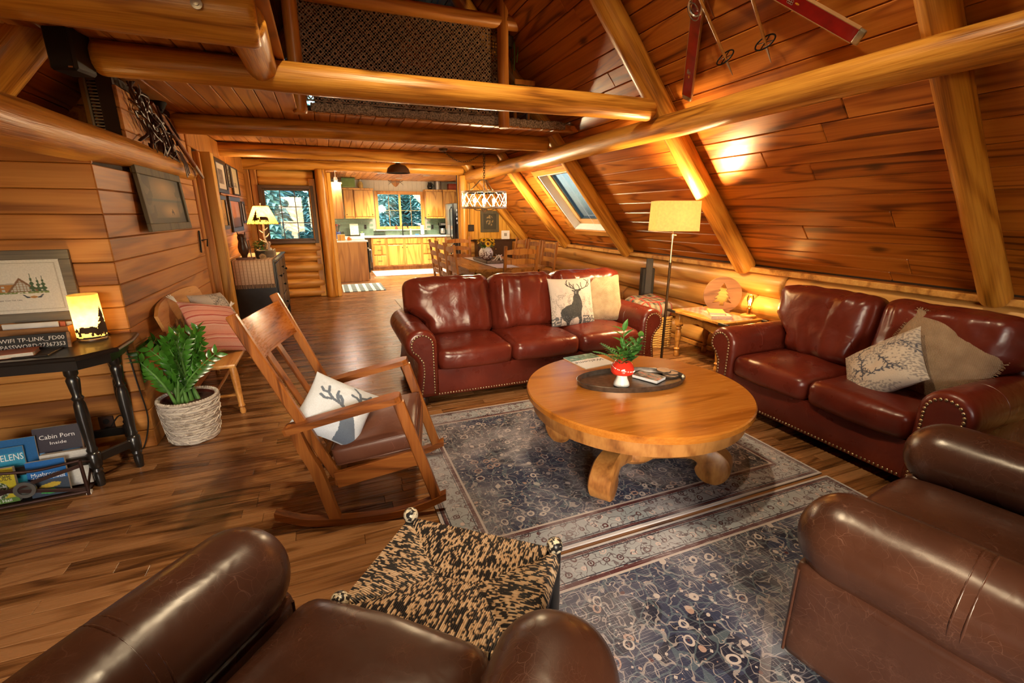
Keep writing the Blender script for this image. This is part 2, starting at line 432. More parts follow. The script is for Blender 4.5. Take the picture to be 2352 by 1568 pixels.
# ================================================================ STRUCTURE
A49 = math.radians(49); S49, C49 = math.sin(A49), math.cos(A49)
RIDX = .68; RIDZ = 1.0+(3.9-RIDX)*S49/C49
NR = Vector((S49, 0, C49)); UR = Vector((-C49, 0, S49))
NL = Vector((-S49, 0, C49)); UL = Vector((C49, 0, S49))
PR0 = Vector((3.9, 0, 1.0))+NR*.09; PL0 = Vector((-2.54, 0, 1.0))+NL*.09
YB0, YB1 = -2.3, 13.7
YR1 = 9.36
def struct(o, label, cat='building'):
    o['kind'] = 'structure'; o['label'] = label; o['category'] = cat; return o
def log(name, p0, p1, r0, r1, seed=0, parent=None, mat=None, n=20, segs=None, wob=.06, base=None):
    p0 = Vector(p0); p1 = Vector(p1); d = p1-p0; L = d.length; x = d.normalized()
    a = Vector((0, 0, 1)) if abs(x.z) < .9 else Vector((0, 1, 0))
    y = a.cross(x).normalized(); z = x.cross(y)
    segs = segs or max(8, int(L/.12)); mb = MB(); vs = []; fs = []
    sd = Vector((seed*3.7, seed*1.3, 0))
    xs = [0, .012]+[.03+(L-.06)*i/segs for i in range(segs+1)]+[L-.012, L]
    for i, t in enumerate(xs):
        r = r0+(r1-r0)*t/L
        if i == 0 or i == len(xs)-1: r *= .86
        elif i == 1 or i == len(xs)-2: r *= .96
        cx = noise.noise(sd+Vector((t*.5, 0, 5)))*r*.25; cy = noise.noise(sd+Vector((t*.5, 9, 5)))*r*.25
        for k in range(n):
            an = 2*PI*k/n; q = Vector((t*1.4, math.cos(an)*1.2, math.sin(an)*1.2))+sd
            rr = r*(1+wob*noise.noise(q)+wob*.5*noise.noise(q*2.7))
            vs.append((t, cy+math.cos(an)*rr, cx+math.sin(an)*rr))
    m = len(xs)
    for i in range(m-1):
        for k in range(n):
            l = (k+1) % n; fs.append((i*n+k, i*n+l, (i+1)*n+l, (i+1)*n+k))
    fs.append(tuple(range(n))[::-1]); fs.append(tuple((m-1)*n+k for k in range(n)))
    mb.add(vs, fs, random.random())
    o = mb.build(name, mat or LOGW, parent, smooth=50)
    Mo = frame_M(p0, x, y, z); WM[o.name] = Mo
    o.matrix_local = base @ Mo if base is not None else Mo
    return o
def plank_seg(lo, hi, lmin, lmax):
    out = []; a = lo
    while a < hi-.01:
        b = min(hi, a+random.uniform(lmin, lmax))
        if hi-b < lmin*.4: b = hi
        out.append((a, b)); a = b
    return out

# ---- floor
fl = MB().box(-2.8, 4.15, YB0, 9.4, -.08, -.024).box(-.06, 3.85, 9.4, YB1, -.08, -.024).build('floor', DARKW)
struct(fl, 'medium brown oak strip floor running across the whole cabin', 'floor')
def scr(p):
    v = Vector(p)-CAM; z = v.dot(FW)
    if z < .1: return None
    return (1176+FPX*v.dot(RT)/z, 784-FPX*v.dot(UP)/z)
cand = []; PW = .072
j = 0; y = -.6
while y < 13.6:
    x = -2.7+random.uniform(-.9, 0)
    while x < 4.05:
        x1 = x+random.uniform(.45, 1.5)
        a0, a1 = max(x, -2.75 if y < 9.3 else 0), min(x1, 4.08 if y < 9.3 else 3.76)
        if a1-a0 > .02:
            ps = [scr((q, yy, 0)) for q in (a0, (a0+a1)/2, a1) for yy in (y, y+PW)]
            ar = 0
            if all(ps):
                ins = [p for p in ps if -60 < p[0] < 2412 and 0 < p[1] < 1600]
                hid = (.75 < (a0+a1)/2 < 2.7 and y < 3.2) or (.6 < (a0+a1)/2 < 2.8 and 3.35 < y < 4.4) or ((a0+a1)/2 > 2.9 and y < 2.7) or ((a0+a1)/2 > .3 and y < 1.3) or ((a0+a1)/2 < -1.2 and y > 3.4)
                if ins and not hid: ar = abs(ps[4][0]-ps[0][0])*abs(ps[1][1]-ps[0][1])*len(ins)/6
            cand.append((ar, a0, a1, y))
        x = x1
    y += PW
cand.sort(key=lambda t: -t[0])
rest = MB()
for i, (ar, a0, a1, y) in enumerate(cand):
    tgt = MB() if i < 290 else rest
    tgt.box(a0+.0006, a1-.0006, y+.0006, y+PW-.0006, -.024, random.uniform(-.0007, 0), .0016, rnd=.02+random.random())
    if i < 290: tgt.build('plank', FLOORW, fl, smooth=0, fix=False)
rest.build('plank_field', FLOORW, fl, smooth=0, fix=False, kind='stuff')

# ---- right roof slope with skylight opening
SKX0, SKX1, SKY0, SKY1 = 3.10, 3.80, 5.74, 6.72
def sR(x): return (PR0.x-x)/C49
s_hi, s_lo = sR(SKX0), sR(SKX1)
RL = sR(RIDX)+.05
MR = frame_M(PR0, UR, (0, 1, 0), UR.cross(Vector((0, 1, 0))))
sgn = 1 if MR.to_3x3() @ Vector((0, 0, 1)) @ NR > 0 else -1
def bzr(mb, s0, s1, y0, y1, d0, d1, ch=0, rnd=0): mb.box(s0, s1, y0, y1, min(d0*sgn, d1*sgn), max(d0*sgn, d1*sgn), ch, rnd, MR)
mb = MB()
bzr(mb, -.3, RL, YB0, SKY0, .022, .10); bzr(mb, -.3, RL, SKY1, YR1, .022, .10)
bzr(mb, -.3, s_lo, SKY0, SKY1, .022, .10); bzr(mb, s_hi, RL, SKY0, SKY1, .022, .10)
roof = struct(mb.build('ceiling', DARKW, smooth=0), 'steep sloping ceiling of red pine boards behind the log rafters', 'ceiling')
BP = .147; i = 0
while i*BP-.14 < RL:
    s0 = i*BP-.14; s1 = min(s0+BP, RL); segs = []
    for a, b in plank_seg(YB0, YR1, 3.2, 6.5):
        if s1 > s_lo+.01 and s0 < s_hi-.01 and b > SKY0 and a < SKY1:
            if a < SKY0-.05: segs.append((a, SKY0))
            if b > SKY1+.05: segs.append((SKY1, b))
        else: segs.append((a, b))
    for a, b in segs:
        mb = MB(); bzr(mb, s0+.0015, s1-.0015, a+.001, b-.001, 0, .022, .006, .02+random.random())
        mb.build('plank', ROOFW, roof, smooth=0, fix=False)
    i += 1
# ---- left roof slope
LL = (RIDX-PL0.x)/C49+.05
MLf = frame_M(PL0, UL, (0, 1, 0), UL.cross(Vector((0, 1, 0))))
sgl = 1 if MLf.to_3x3() @ Vector((0, 0, 1)) @ NL > 0 else -1
def bzl(mb, s0, s1, y0, y1, d0, d1, ch=0, rnd=0): mb.box(s0, s1, y0, y1, min(d0*sgl, d1*sgl), max(d0*sgl, d1*sgl), ch, rnd, MLf)
mb = MB(); bzl(mb, -.3, LL, YB0, YR1, .022, .1)
roofl = struct(mb.build('ceiling', DARKW, smooth=0), 'sloping ceiling of dark boards high behind the black loudspeaker', 'ceiling')
i = 0
while i*BP-.1 < LL:
    mb = MB(); bzl(mb, i*BP-.1+.0015, min(i*BP-.1+BP, LL)-.0015, YB0, YR1, 0, .022, .006, .02+random.random())
    mb.build('plank', ROOFW, roofl, smooth=0, fix=False); i += 1

# ---- rafters, purlins, tie beams
RY = [-.45, 1.5, 3.43, 5.41, 7.24, 9.12]
nm = ['bare log rafter rising just behind the camera side of the love seat', 'thick log rafter rising behind the love seat',
      'log rafter rising from beside the floor lamp past the red skis', 'log rafter beside the skylight, towards the living room',
      'log rafter beside the skylight, towards the kitchen', 'dark log rafter against the far plank wall by the dining table']
for k, y in enumerate(RY):
    rr = (.09, .078, .097, .092, .09, .10)[k]
    struct(log('rafter_beam', (3.9+.05*C49, y, 1.0-.05*S49), (RIDX, y, RIDZ), rr, rr*.92, seed=k+3), nm[k], 'beam')
for k, y in enumerate(RY):
    if k in (0,): continue
    struct(log('rafter_beam', (-2.54, y, 1.0), (RIDX, y, RIDZ), .12, .105, seed=k+23),
           ['', 'log rafter of the opposite roof slope near the camera', 'heavy log rafter behind the black loudspeaker', 'rafter of the opposite slope over the loft edge', 'rafter of the opposite slope deep in the loft', 'last rafter of the opposite slope in the loft'][k], 'beam')
struct(log('ridge_beam', (RIDX, YB0, RIDZ-.12), (RIDX, YR1, RIDZ-.12), .13, .13, seed=40), 'log ridge beam at the peak of the roof', 'beam')
struct(log('purlin_beam', (2.72, -1.6, 2.19), (2.72, 9.25, 2.20), .082, .112, seed=51, wob=.05), 'long log purlin running under the rafters from living room to dining area', 'beam')
struct(log('purlin_beam', (-1.21, .6, 1.84), (-1.21, 5.62, 1.905), .125, .085, seed=57, wob=.09), 'long log purlin above the framed prints on the entry wall', 'beam')
bl = ['tie beam log crossing the room in front of the loft railing', 'tie beam log under the edge of the loft floor', 'tie beam log behind the chandelier chain', 'tie beam log above the kitchen opening']
for k, y in enumerate((3.43, 5.41, 7.24, 9.12)):
    x1 = 2.62 if k < 3 else 2.6
    struct(log('tie_beam', (-1.30 if k else -1.07, y, 2.302), (x1, y, 2.318), .088, .086, seed=61+k, wob=.05), bl[k], 'beam')
struct(log('tie_beam', (-1.6, 2.62, 2.345), (-.19, 2.62, 2.345), .125, .12, seed=71, wob=.06), 'short thick log beam ending at the top near the stair opening, with a bolt', 'beam')
struct(log('trimmer_beam', (-.255, 2.62, 2.33), (-.255, 3.50, 2.33), .095, .085, seed=73), 'short log joining the thick bolted beam to the long tie beam', 'beam')
b0 = [o for o in COL.objects if o.name.startswith('tie_beam')][-1]
mb = MB(); pb = ony(451, 8, 2.497)
mb.lathe([(.0, 0), (.022, 0), (.022, .004), (.011, .005), (.011, .014), (0, .015)], 12, Matrix.Translation(pb) @ Matrix.Rotation(PI/2, 4, 'X'))
STEEL = plain('steel', (.55, .53, .5), .3, 1.0)
bo = mb.build('bolt', STEEL, b0); bo.matrix_local = WM[b0.name].inverted()

# ---- knee wall of round logs
kw = MB().box(4.02, 4.12, YB0, YR1, -.08, 1.06).build('wall_right', DARKW); struct(kw, 'low wall of varnished half logs under the sloping ceiling', 'wall')
KNEEW = wood('knee_log', (.30, .115, .02), (.60, .29, .065), (.76, .44, .13), axis=0, rings=2.6, across=4, along=.5, rough=.34, knots=.5, vary=.3, bump=.2)
for k in range(4):
    z = .125+k*.235
    a = YB0
    for (a, b) in plank_seg(YB0, YR1, 5, 8): log('log', (4.035, a, z), (4.035, b, z), .128, .124, seed=80+k*5+a, parent=kw, mat=KNEEW, wob=.045, n=18, segs=int((b-a)/.25))
mb = MB().box(3.895, 4.1, YB0, YR1, .935, .985, .008, .4); mb.build('cap_rail', KNEEW, kw, smooth=0)
mb = MB().box(3.90, 3.93, YB0, YR1, 0, .05, .006, .6); mb.build('base_strip', KNEEW, kw, smooth=0)

# ---- entry walls: plank wall facing camera (Y=3.41) and side plank wall (X=-1.19)
wf = MB().box(-2.62, -1.215, 3.432, 3.5, -.02, 1.95).build('wall_back', DARKW); struct(wf, 'plank wall facing the camera behind the black table', 'wall')
ws = MB().box(-1.30, -1.212, 3.432, 9.2, -.02, 1.9).box(-1.30, -1.212, 4.07, 9.2, 1.9, 2.38).build('wall_left', DARKW); struct(ws, 'plank wall along the entry side with the framed pictures', 'wall')
z0 = 1.765-13*.137
for k in range(-1, 17):
    za = z0+k*.137; zb = za+.137
    if za < 0: za = 0
    if zb <= 0.01: continue
    if zb < 1.95:
        for a, b in plank_seg(-2.6, -1.19, 1.5, 2.4):
            MB().box(a+.001, b-.0005, 3.410, 3.434, za+.001, zb-.001, .005, .02+random.random()).build('plank', WALLX, wf, smooth=0, fix=False)
    top = min(zb, 2.38)
    if za < 2.36:
        y0 = 3.412 if zb < 1.9 else 4.05
        for a, b in plank_seg(y0, 5.62, 1.0, 2.3):
            MB().box(-1.213, -1.190, a+.001, b-.001, za+.001, top-.001, .005, .02+random.random()).build('plank', WALLY, ws, smooth=0, fix=False)
        for a, b in plank_seg(6.08, 9.1, 1.2, 3.0):
            MB().box(-1.213, -1.190, a+.001, b-.001, za+.001, top-.001, .005, .02+random.random()).build('plank', WALLY, ws, smooth=0, fix=False)
CASW = wood('casing_pine', (.26, .085, .012), (.46, .18, .032), (.6, .28, .06), axis=2, rings=4, across=6, along=.5, rough=.35, knots=.2, vary=.2)
POSTW = wood('post_pine', (.36, .14, .015), (.70, .34, .045), (.82, .46, .08), axis=2, rings=4, across=5, along=.6, rough=.38, knots=.8, vary=.2)
t = MB().box(-1.215, -1.175, 5.62, 5.74, 0, 2.14, .006).build('trim_1', CASW); struct(t, 'brown upright door casing beside the yellow pine post', 'trim')
MB().box(-1.215, -1.12, 5.745, 5.80, 0, 2.10, .004).build('jamb', CASW, t)
mb = MB().bar(onx(457, 530, -1.178), onx(463, 580, -1.178), .03, .012, .003, (1, 0, 0)); mb.tube([onx(460, 552, -1.178)+Vector((.01, 0, 0)), onx(460, 552, -1.178)+Vector((.06, .01, .01)), onx(461, 566, -1.178)+Vector((.055, .01, 0))], .007, 8)
mb.build('door_latch', BLACKM, t)
t = MB().box(-1.215, -1.175, 5.62, 9.1, 2.14, 2.38, .006).build('trim_2', CASW); struct(t, 'wide head board over the door casing and pictures', 'trim')
pz = MB().box(-1.215, -1.045, 5.90, 6.04, 0, 2.12, .006, .3).build('wall_post_column', POSTW); struct(pz, 'square yellow pine post standing beside the black cabinet', 'column')

# ---- far log wall with window (Y=9.15)
fw_ = MB().box(-1.3, .0, 9.28, 9.36, -.02, .99).box(-1.3, -.98, 9.28, 9.36, .99, 2.4).box(-.16, .0, 9.28, 9.36, .99, 2.4).box(-.98, -.16, 9.28, 9.36, 1.97, 2.4).build('wall_far', DARKW)
struct(fw_, 'far wall of stacked hewn logs around the small window', 'wall')
FARW = wood('hewn_log', (.28, .10, .015), (.58, .26, .045), (.74, .40, .09), axis=0, rings=4, across=4, along=.6, rough=.4, knots=.5, vary=.5, bump=.3)
zz = 0.0
for k, hgt in enumerate((.16, .17, .14, .18, .15, .17)):
    log('log', (-1.2, 9.27, zz+hgt/2), (-.12, 9.27, zz+hgt/2), hgt*.56, hgt*.55, seed=130+k, parent=fw_, mat=FARW, wob=.12, n=14); zz += hgt
for k, zc in enumerate((2.04, 2.16)): log('log', (-1.0, 9.27, zc), (-.12, 9.27, zc), .075, .075, seed=150+k, parent=fw_, mat=FARW, wob=.12, n=14)
for k, xc in enumerate((-1.17, -1.06)): MB().box(xc-.05, xc+.052, 9.2, 9.27, 0 if k == 0 else .98, 2.38, .01, random.random()).build('plank', CASW, fw_, smooth=0)
MB().box(-.21, -.105, 9.19, 9.27, 0, 2.1, .01, .5).build('plank', POSTW, fw_, smooth=0)
struct(log('log_column', (.005, 9.1, 0), (.005, 9.1, 2.25), .10, .095, seed=160, wob=.07), 'round peeled log column at the kitchen opening', 'column')
t = MB().box(.095, .165, 9.06, 9.2, 0, 2.2, .01, .4).build('trim_4', POSTW); struct(t, 'pine trim board beside the log column', 'trim')

GLASS = glass('window_glass')
SASH = plain('brown_sash', (.075, .03, .012), .4)
def window(name, label, x0, x1, z0, z1, Y, cols, rows, fm, sm, fw=.05, depth=.1, sash=.03, mun=.012, split=1):
    t = thing(name, label, 'window', ((x0+x1)/2, Y, z0), kind='structure')
    def P(nm, mb, m, par=t): return mb.build(nm, m, par, smooth=0, world=True)
    P('window_frame', MB().box(x0, x0+fw, Y-depth, Y, z0, z1, .004).box(x1-fw, x1, Y-depth, Y, z0, z1, .004).box(x0+fw, x1-fw, Y-depth, Y, z1-fw, z1, .004).box(x0+fw, x1-fw, Y-depth, Y, z0, z0+fw, .004), fm)
    wtot = (x1-x0-2*fw)
    for s in range(split):
        a = x0+fw+wtot*s/split; b = x0+fw+wtot*(s+1)/split
        if s: P('mullion', MB().box(a-.03, a+.03, Y-depth*.8, Y, z0+fw, z1-fw, .004), fm)
        sa = MB().box(a, a+sash, Y-.05, Y-.01, z0+fw, z1-fw, .003).box(b-sash, b, Y-.05, Y-.01, z0+fw, z1-fw, .003).box(a+sash, b-sash, Y-.05, Y-.01, z1-fw-sash, z1-fw, .003).box(a+sash, b-sash, Y-.05, Y-.01, z0+fw, z0+fw+sash, .003)
        so = sa.build('sash', sm, t, smooth=0, world=True)
        gx0, gx1, gz0, gz1 = a+sash, b-sash, z0+fw+sash, z1-fw-sash
        for c in range(1, cols):
            xx = gx0+(gx1-gx0)*c/cols; MB().box(xx-mun/2, xx+mun/2, Y-.045, Y-.02, gz0, gz1).build('muntin', sm, t, smooth=0, world=True)
        for r in range(1, rows):
            zz_ = gz0+(gz1-gz0)*r/rows; MB().box(gx0, gx1, Y-.044, Y-.021, zz_-mun/2, zz_+mun/2).build('muntin', sm, t, smooth=0, world=True)
        for c in range(cols):
            for r in range(rows):
                MB().box(gx0+(gx1-gx0)*c/cols, gx0+(gx1-gx0)*(c+1)/cols, Y-.036, Y-.032, gz0+(gz1-gz0)*r/rows, gz0+(gz1-gz0)*(r+1)/rows).build('pane', GLASS, t, smooth=0, world=True)
    return t
window('window_1', 'small nine-pane window with dark brown frame in the far log wall', -1.01, -.14, .985, 1.975, 9.28, 3, 3, SASH, SASH, fw=.055, depth=.12)

# ---- far plank wall right of the kitchen opening
sx = lambda z: 3.9-(z-1.0)*C49/S49
poly = [(2.52, 0), (4.05, 0), (4.05, .98), (sx(2.4)+.1, 2.4), (2.52, 2.4)]
M3 = Matrix.Rotation(PI/2, 4, 'X')
wr = MB().prism(poly, -9.33, -9.26, M3).build('wall_kitchen', DARKW); struct(wr, 'upright plank wall between kitchen opening and dining area', 'wall')
x = 2.52
while x < 3.98:
    x1 = x+.135; zt = min(2.38, 1.0+(3.9-x1)*S49/C49+.12)
    if zt > 1.0: MB().box(x+.001, min(x1, 4.0)-.001, 9.235, 9.26, .98, zt, .006, .02+random.random()).build('plank', CASW if False else POSTW, wr, smooth=0, fix=False)
    x = x1
for k in range(4): log('log', (2.56, 9.27, .12+k*.235), (4.0, 9.27, .12+k*.235), .125, .125, seed=170+k, parent=wr, mat=KNEEW, n=14)
struct(log('log_column', (2.60, 9.1, 0), (2.60, 9.1, 2.22), .085, .08, seed=180, wob=.06), 'log post carrying the purlin at the kitchen corner', 'column')

# ---- loft floor, boards below, carpeted edge
lf = MB().box(-1.45, 2.56, 4.98, 9.4, 2.41, 2.455).box(-.08, 3.95, 9.4, YB1, 2.41, 2.455).box(-1.45, -.16, 1.7, 4.98, 2.41, 2.455).build('loft_floor', DARKW, smooth=0); struct(lf, 'loft floor seen from below as narrow pine boards', 'floor')
x = -1.5
while x < 3.74:
    for a, b in plank_seg(1.7 if x < -.25 else (4.95 if x < 2.6 else 9.42), YB1 if x > -.1 else 9.3, 4, 7):
        MB().box(x+.0015, x+.1355, a, b-.001, 2.392, 2.41, .006, .02+random.random()).build('plank', LOFTW, lf, smooth=0, fix=False)
    x += .137
CARPET = plain('shag_carpet', (.30, .24, .19), .95, var=.8, scale=75, bump=1.0)
def carpet_roll(mb, p0, p1, w_, h_):
    p0 = Vector(p0); p1 = Vector(p1); n = int((p1-p0).length/.02)
    for i in range(n):
        pass
def fuzzy(name, x0, x1, y0, y1, z0, z1, step=.016):
    mb = MB(); nx, ny, nz = max(2, int((x1-x0)/step)), max(2, int((y1-y0)/step)), max(2, int((z1-z0)/step))
    def fn(p, q): 
        d = noise.noise(Vector(p)*70)*.012+noise.noise(Vector(p)*25)*.008
        return p+Vector((p.x and 0, (1 if q.y > 0 else -1)*d, (1 if q.z > 0 else -1)*d))
    mb.rbox(((x0+x1)/2, (y0+y1)/2, (z0+z1)/2), (x1-x0, y1-y0, z1-z0), .02, (nx, ny, nz), fn)
    return mb
fuzzy('c', -.02, 2.62, 4.93, 5.06, 2.403, 2.484).build('carpet_edge', CARPET, lf, smooth=80)
fuzzy('c', -.20, -.14, 2.75, 4.95, 2.405, 2.49, .03).build('carpet_edge', CARPET, lf, smooth=80)
MB().box(-1.4, 2.5, 5.06, 9.2, 2.455, 2.475).build('carpet', CARPET, lf, smooth=0)
MB().box(2.60, 2.80, 4.96, 5.1, 2.40, 2.46, .005).build('edge_board', LOFTW, lf, smooth=0)
# railing
RAILW = wood('rail_log', (.26, .08, .014), (.50, .19, .035), (.62, .28, .06), axis=0, rings=3, across=6, along=.8, rough=.36, knots=.5, vary=.2)
rl = thing('loft_railing', 'log railing with a pierced brown screen along the loft edge', 'railing', (.9, 4.93, 2.4), kind='structure')
rl_in = Matrix.Translation(Vector((-.9, -4.93, -2.4)))
for nm_, a, b, r in (('post', (-.115, 4.90, 2.37), (-.10, 4.90, 3.75), .062), ('post', (1.865, 4.90, 2.37), (1.865, 4.90, 3.62), .06), ('rail', (-.02, 4.92, 3.33), (2.06, 4.92, 3.36), .066)):
    o = log(nm_, a, b, r, r*.95, seed=9+a[0]*7, parent=rl, mat=RAILW, n=16, base=rl_in)
SCREEN = plain('pierced_screen', (.24, .15, .095), .6)
mb = MB(); cs = .062; nxs, nzs = 30, 14; X0, Z0 = -.04, 2.50; yy0, yy1 = 4.955, 4.962
def qbar(xa, xb, za, zb):
    mb.box(xa, xb, yy0, yy1, za, zb)
for i in range(nxs+1): qbar(X0+i*cs-.008, X0+i*cs+.008, Z0, Z0+nzs*cs)
for k in range(nzs+1): qbar(X0, X0+nxs*cs, Z0+k*cs-.008, Z0+k*cs+.008)
for i in range(nxs):
    for k in range(nzs):
        cx, cz = X0+(i+.5)*cs, Z0+(k+.5)*cs
        if (i+k) % 2 == 0:
            pts = [(cx+.024*math.cos(a), cz+.024*math.sin(a)) for a in [PI/4*q for q in range(8)]]; inn = [(cx+.012*math.cos(a), cz+.012*math.sin(a)) for a in [PI/4*q for q in range(8)]]
            vs = [(p[0], yy0, p[1]) for p in pts]+[(p[0], yy0, p[1]) for p in inn]
            mb.add(vs, [(q, (q+1) % 8, 8+(q+1) % 8, 8+q) for q in range(8)])
            for sx_, sz_ in ((1, 0), (-1, 0), (0, 1), (0, -1)):
                mb.box(cx+min(sx_*.012, sx_*.018, 0 if sx_ else -.003), cx+max(sx_*.012, sx_*.018, 0 if sx_ else .003), yy0, yy1, cz+min(sz_*.012, sz_*.018, 0 if sz_ else -.003), cz+max(sz_*.012, sz_*.018, 0 if sz_ else .003)) if False else None
        else:
            qbar(cx-.006, cx+.006, cz-cs/2, cz+cs/2); qbar(cx-cs/2, cx+cs/2, cz-.006, cz+.006)
mb.build('pierced_screen', SCREEN, rl, smooth=0, world=True, fix=False, kind='stuff')
# loft back wall with window
lw = MB().box(-2.75, -.55, 9.3, 9.38, 2.40, 4.9).box(.12, 4, 9.3, 9.38, 2.5, 4.9).box(-.55, .12, 9.3, 9.38, 2.5, 2.62).box(-.55, .12, 9.3, 9.38, 3.9, 4.9).build('wall_loft', ROOFW, smooth=0); struct(lw, 'dark end wall of the loft behind the pierced screen', 'wall')
window('window_2', 'loft window showing green trees through the pierced screen', -.55, .12, 2.62, 3.9, 9.33, 1, 2, SASH, SASH)

# ---- kitchen shell
KW = plain('white_boards', (.72, .74, .70), .5, var=.04)
kb = MB().box(-.05, 1.36, 13.62, 13.70, -.02, 2.42).box(2.66, 4.05, 13.62, 13.70, -.02, 2.42).box(1.36, 2.66, 13.62, 13.70, -.02, 1.09).box(1.36, 2.66, 13.62, 13.70, 2.10, 2.42).build('wall_kitchen_end', KW, smooth=0); struct(kb, 'white board wall at the end of the kitchen', 'wall')
for k in range(28):
    x = .05+k*.13
    for za, zb in (((2.10, 2.40),) if 1.30 < x < 2.68 else ((1.5, 2.40),)):
        MB().box(x+.002, x+.128, 13.608, 13.62, za, zb, .004).build('plank', KW, kb, smooth=0, fix=False)
kl = MB().box(-.06, .02, 9.25, 13.7, -.02, 2.42).build('wall_kitchen_left', KW); struct(kl, 'white side wall of the kitchen behind the wall cabinets', 'wall')
kr = MB().box(3.86, 3.94, 9.35, 13.7, -.02, 2.42).build('wall_kitchen_right', KW); struct(kr, 'side wall of the kitchen behind the refrigerator', 'wall')
OAKF = wood('window_oak', (.35, .14, .03), (.55, .25, .06), (.68, .36, .1), axis=2, rings=3, across=6, along=.6, rough=.4, vary=.2)
window('window_3', 'kitchen window of two sashes with oak frame above the sink', 1.33, 2.69, 1.07, 2.115, 13.63, 2, 2, OAKF, OAKF, fw=.07, depth=.06, sash=.02, mun=.008, split=2)
MB().box(1.30, 2.72, 13.52, 13.60, 1.05, 1.075, .004).build('window_sill', KW, kb, smooth=0)

# ---- gable end behind the camera: plank wall, openings sized and placed to set daylight
ge = MB().box(-2.75, 4.15, YB0-.1, YB0, -.05, .55).box(-2.75, 4.15, YB0-.1, YB0, 2.15, 5)
for xa, xb in ((-2.75, -1.9), (-.8, -.55), (.65, 4.15)): ge.box(xa, xb, YB0-.1, YB0, .55, 2.15)
ge = ge.build('wall_front', CASW, smooth=0); struct(ge, 'plank gable end of the cabin with two tall openings', 'wall')
kn = MB().box(-2.72, -2.62, YB0, YR1, -.05, 1.1).build('wall_knee_left', CASW); struct(kn, 'low knee wall on the opposite eave', 'wall')

# ---- skylight
sk = thing('window_4', 'skylight with white blind tracks and wooden frame in the sloping ceiling', 'window', PR0+UR*((s_lo+s_hi)/2)+Vector((0, (SKY0+SKY1)/2, 0)), kind='structure')
WHITE = plain('white_trim', (.82, .84, .86), .4, var=.03)
SKW = wood('skylight_pine', (.40, .19, .06), (.58, .32, .12), (.7, .42, .18), axis=1, rings=2, across=4, along=.5, rough=.4, vary=.2)
SKWD = wood('skylight_casing', (.36, .13, .02), (.60, .26, .05), (.7, .34, .08), axis=1, rings=3, across=4, along=.5, rough=.36, vary=.2)
def skp(nm, rows, m):
    mb = MB()
    for r in rows: bzr(mb, *r, .003)
    return mb.build(nm, m, sk, smooth=0, world=True)
t_ = .05
skp('casing', [(s_lo-.09, s_lo, SKY0-.09, SKY1+.09, -.018, .03), (s_hi, s_hi+.09, SKY0-.09, SKY1+.09, -.018, .03), (s_lo, s_hi, SKY0-.09, SKY0, -.018, .03), (s_lo, s_hi, SKY1, SKY1+.09, -.018, .03)], SKWD)
skp('lining', [(s_lo, s_lo+.02, SKY0, SKY1, 0, .22), (s_hi-.02, s_hi, SKY0, SKY1, 0, .22), (s_lo, s_hi, SKY0, SKY0+.02, 0, .22), (s_lo, s_hi, SKY1-.02, SKY1, 0, .22)], WHITE)
skp('frame', [(s_lo+.02, s_lo+.1, SKY0+.02, SKY1-.02, .12, .2), (s_hi-.1, s_hi-.02, SKY0+.02, SKY1-.02, .12, .2), (s_lo+.02, s_hi-.02, SKY0+.02, SKY0+.12, .12, .2), (s_lo+.02, s_hi-.02, SKY1-.12, SKY1-.02, .12, .2)], SKW)
DBLUE = plain('dark_gasket', (.02, .05, .07), .4)
skp('gasket', [(s_lo+.1, s_lo+.12, SKY0+.12, SKY1-.12, .14, .18), (s_hi-.12, s_hi-.1, SKY0+.12, SKY1-.12, .14, .18), (s_lo+.1, s_hi-.1, SKY0+.12, SKY0+.14, .14, .18), (s_lo+.1, s_hi-.1, SKY1-.16, SKY1-.12, .14, .18)], DBLUE)
skp('pane', [(s_lo+.1, s_hi-.1, SKY0+.12, SKY1-.12, .165, .17)], GLASS)
skp('blind_cord', [(s_lo+.02, s_hi-.02, SKY0+.40, SKY0+.403, .06, .063), (s_lo+.02, s_hi-.02, SKY0+.22, SKY0+.223, .06, .063)], WHITE)

# ---- upper-left nook over the entry wall
nk = MB().box(-2.6, -1.2, 4.5, 4.56, 1.75, 2.4).build('wall_nook', DARKW); struct(nk, 'dark boarded recess under the sloping ceiling above the purlin', 'wall')
for k in range(4): MB().box(-2.5, -1.21, 4.48, 4.5, 1.8+k*.15, 1.945+k*.15, .005, random.random()).build('plank', ROOFW, nk, smooth=0)
st = MB().box(-1.47, -1.40, 4.3, 4.4, 1.85, 2.4, .005, .3).build('wall_stud_column', CASW); struct(st, 'short timber stud beside the ribbed vent panel', 'column')
vt = thing('vent_panel', 'tall ribbed metal vent panel beside the timber stud above the purlin', 'vent', (-1.35, 4.2, 1.92))
GREYM = plain('grey_metal', (.30, .27, .22), .45, .5)
MB().box(-1.405, -1.39, 4.19, 4.22, 1.88, 2.42, .002).box(-1.30, -1.285, 4.19, 4.22, 1.88, 2.42, .002).build('side_channel', GREYM, vt, world=True)
for k in range(26): MB().box(-1.392, -1.298, 4.20, 4.215, 1.885+k*.0205, 1.895+k*.0205, .001).build('slat', GREYM, vt, world=True, fix=False, smooth=0)

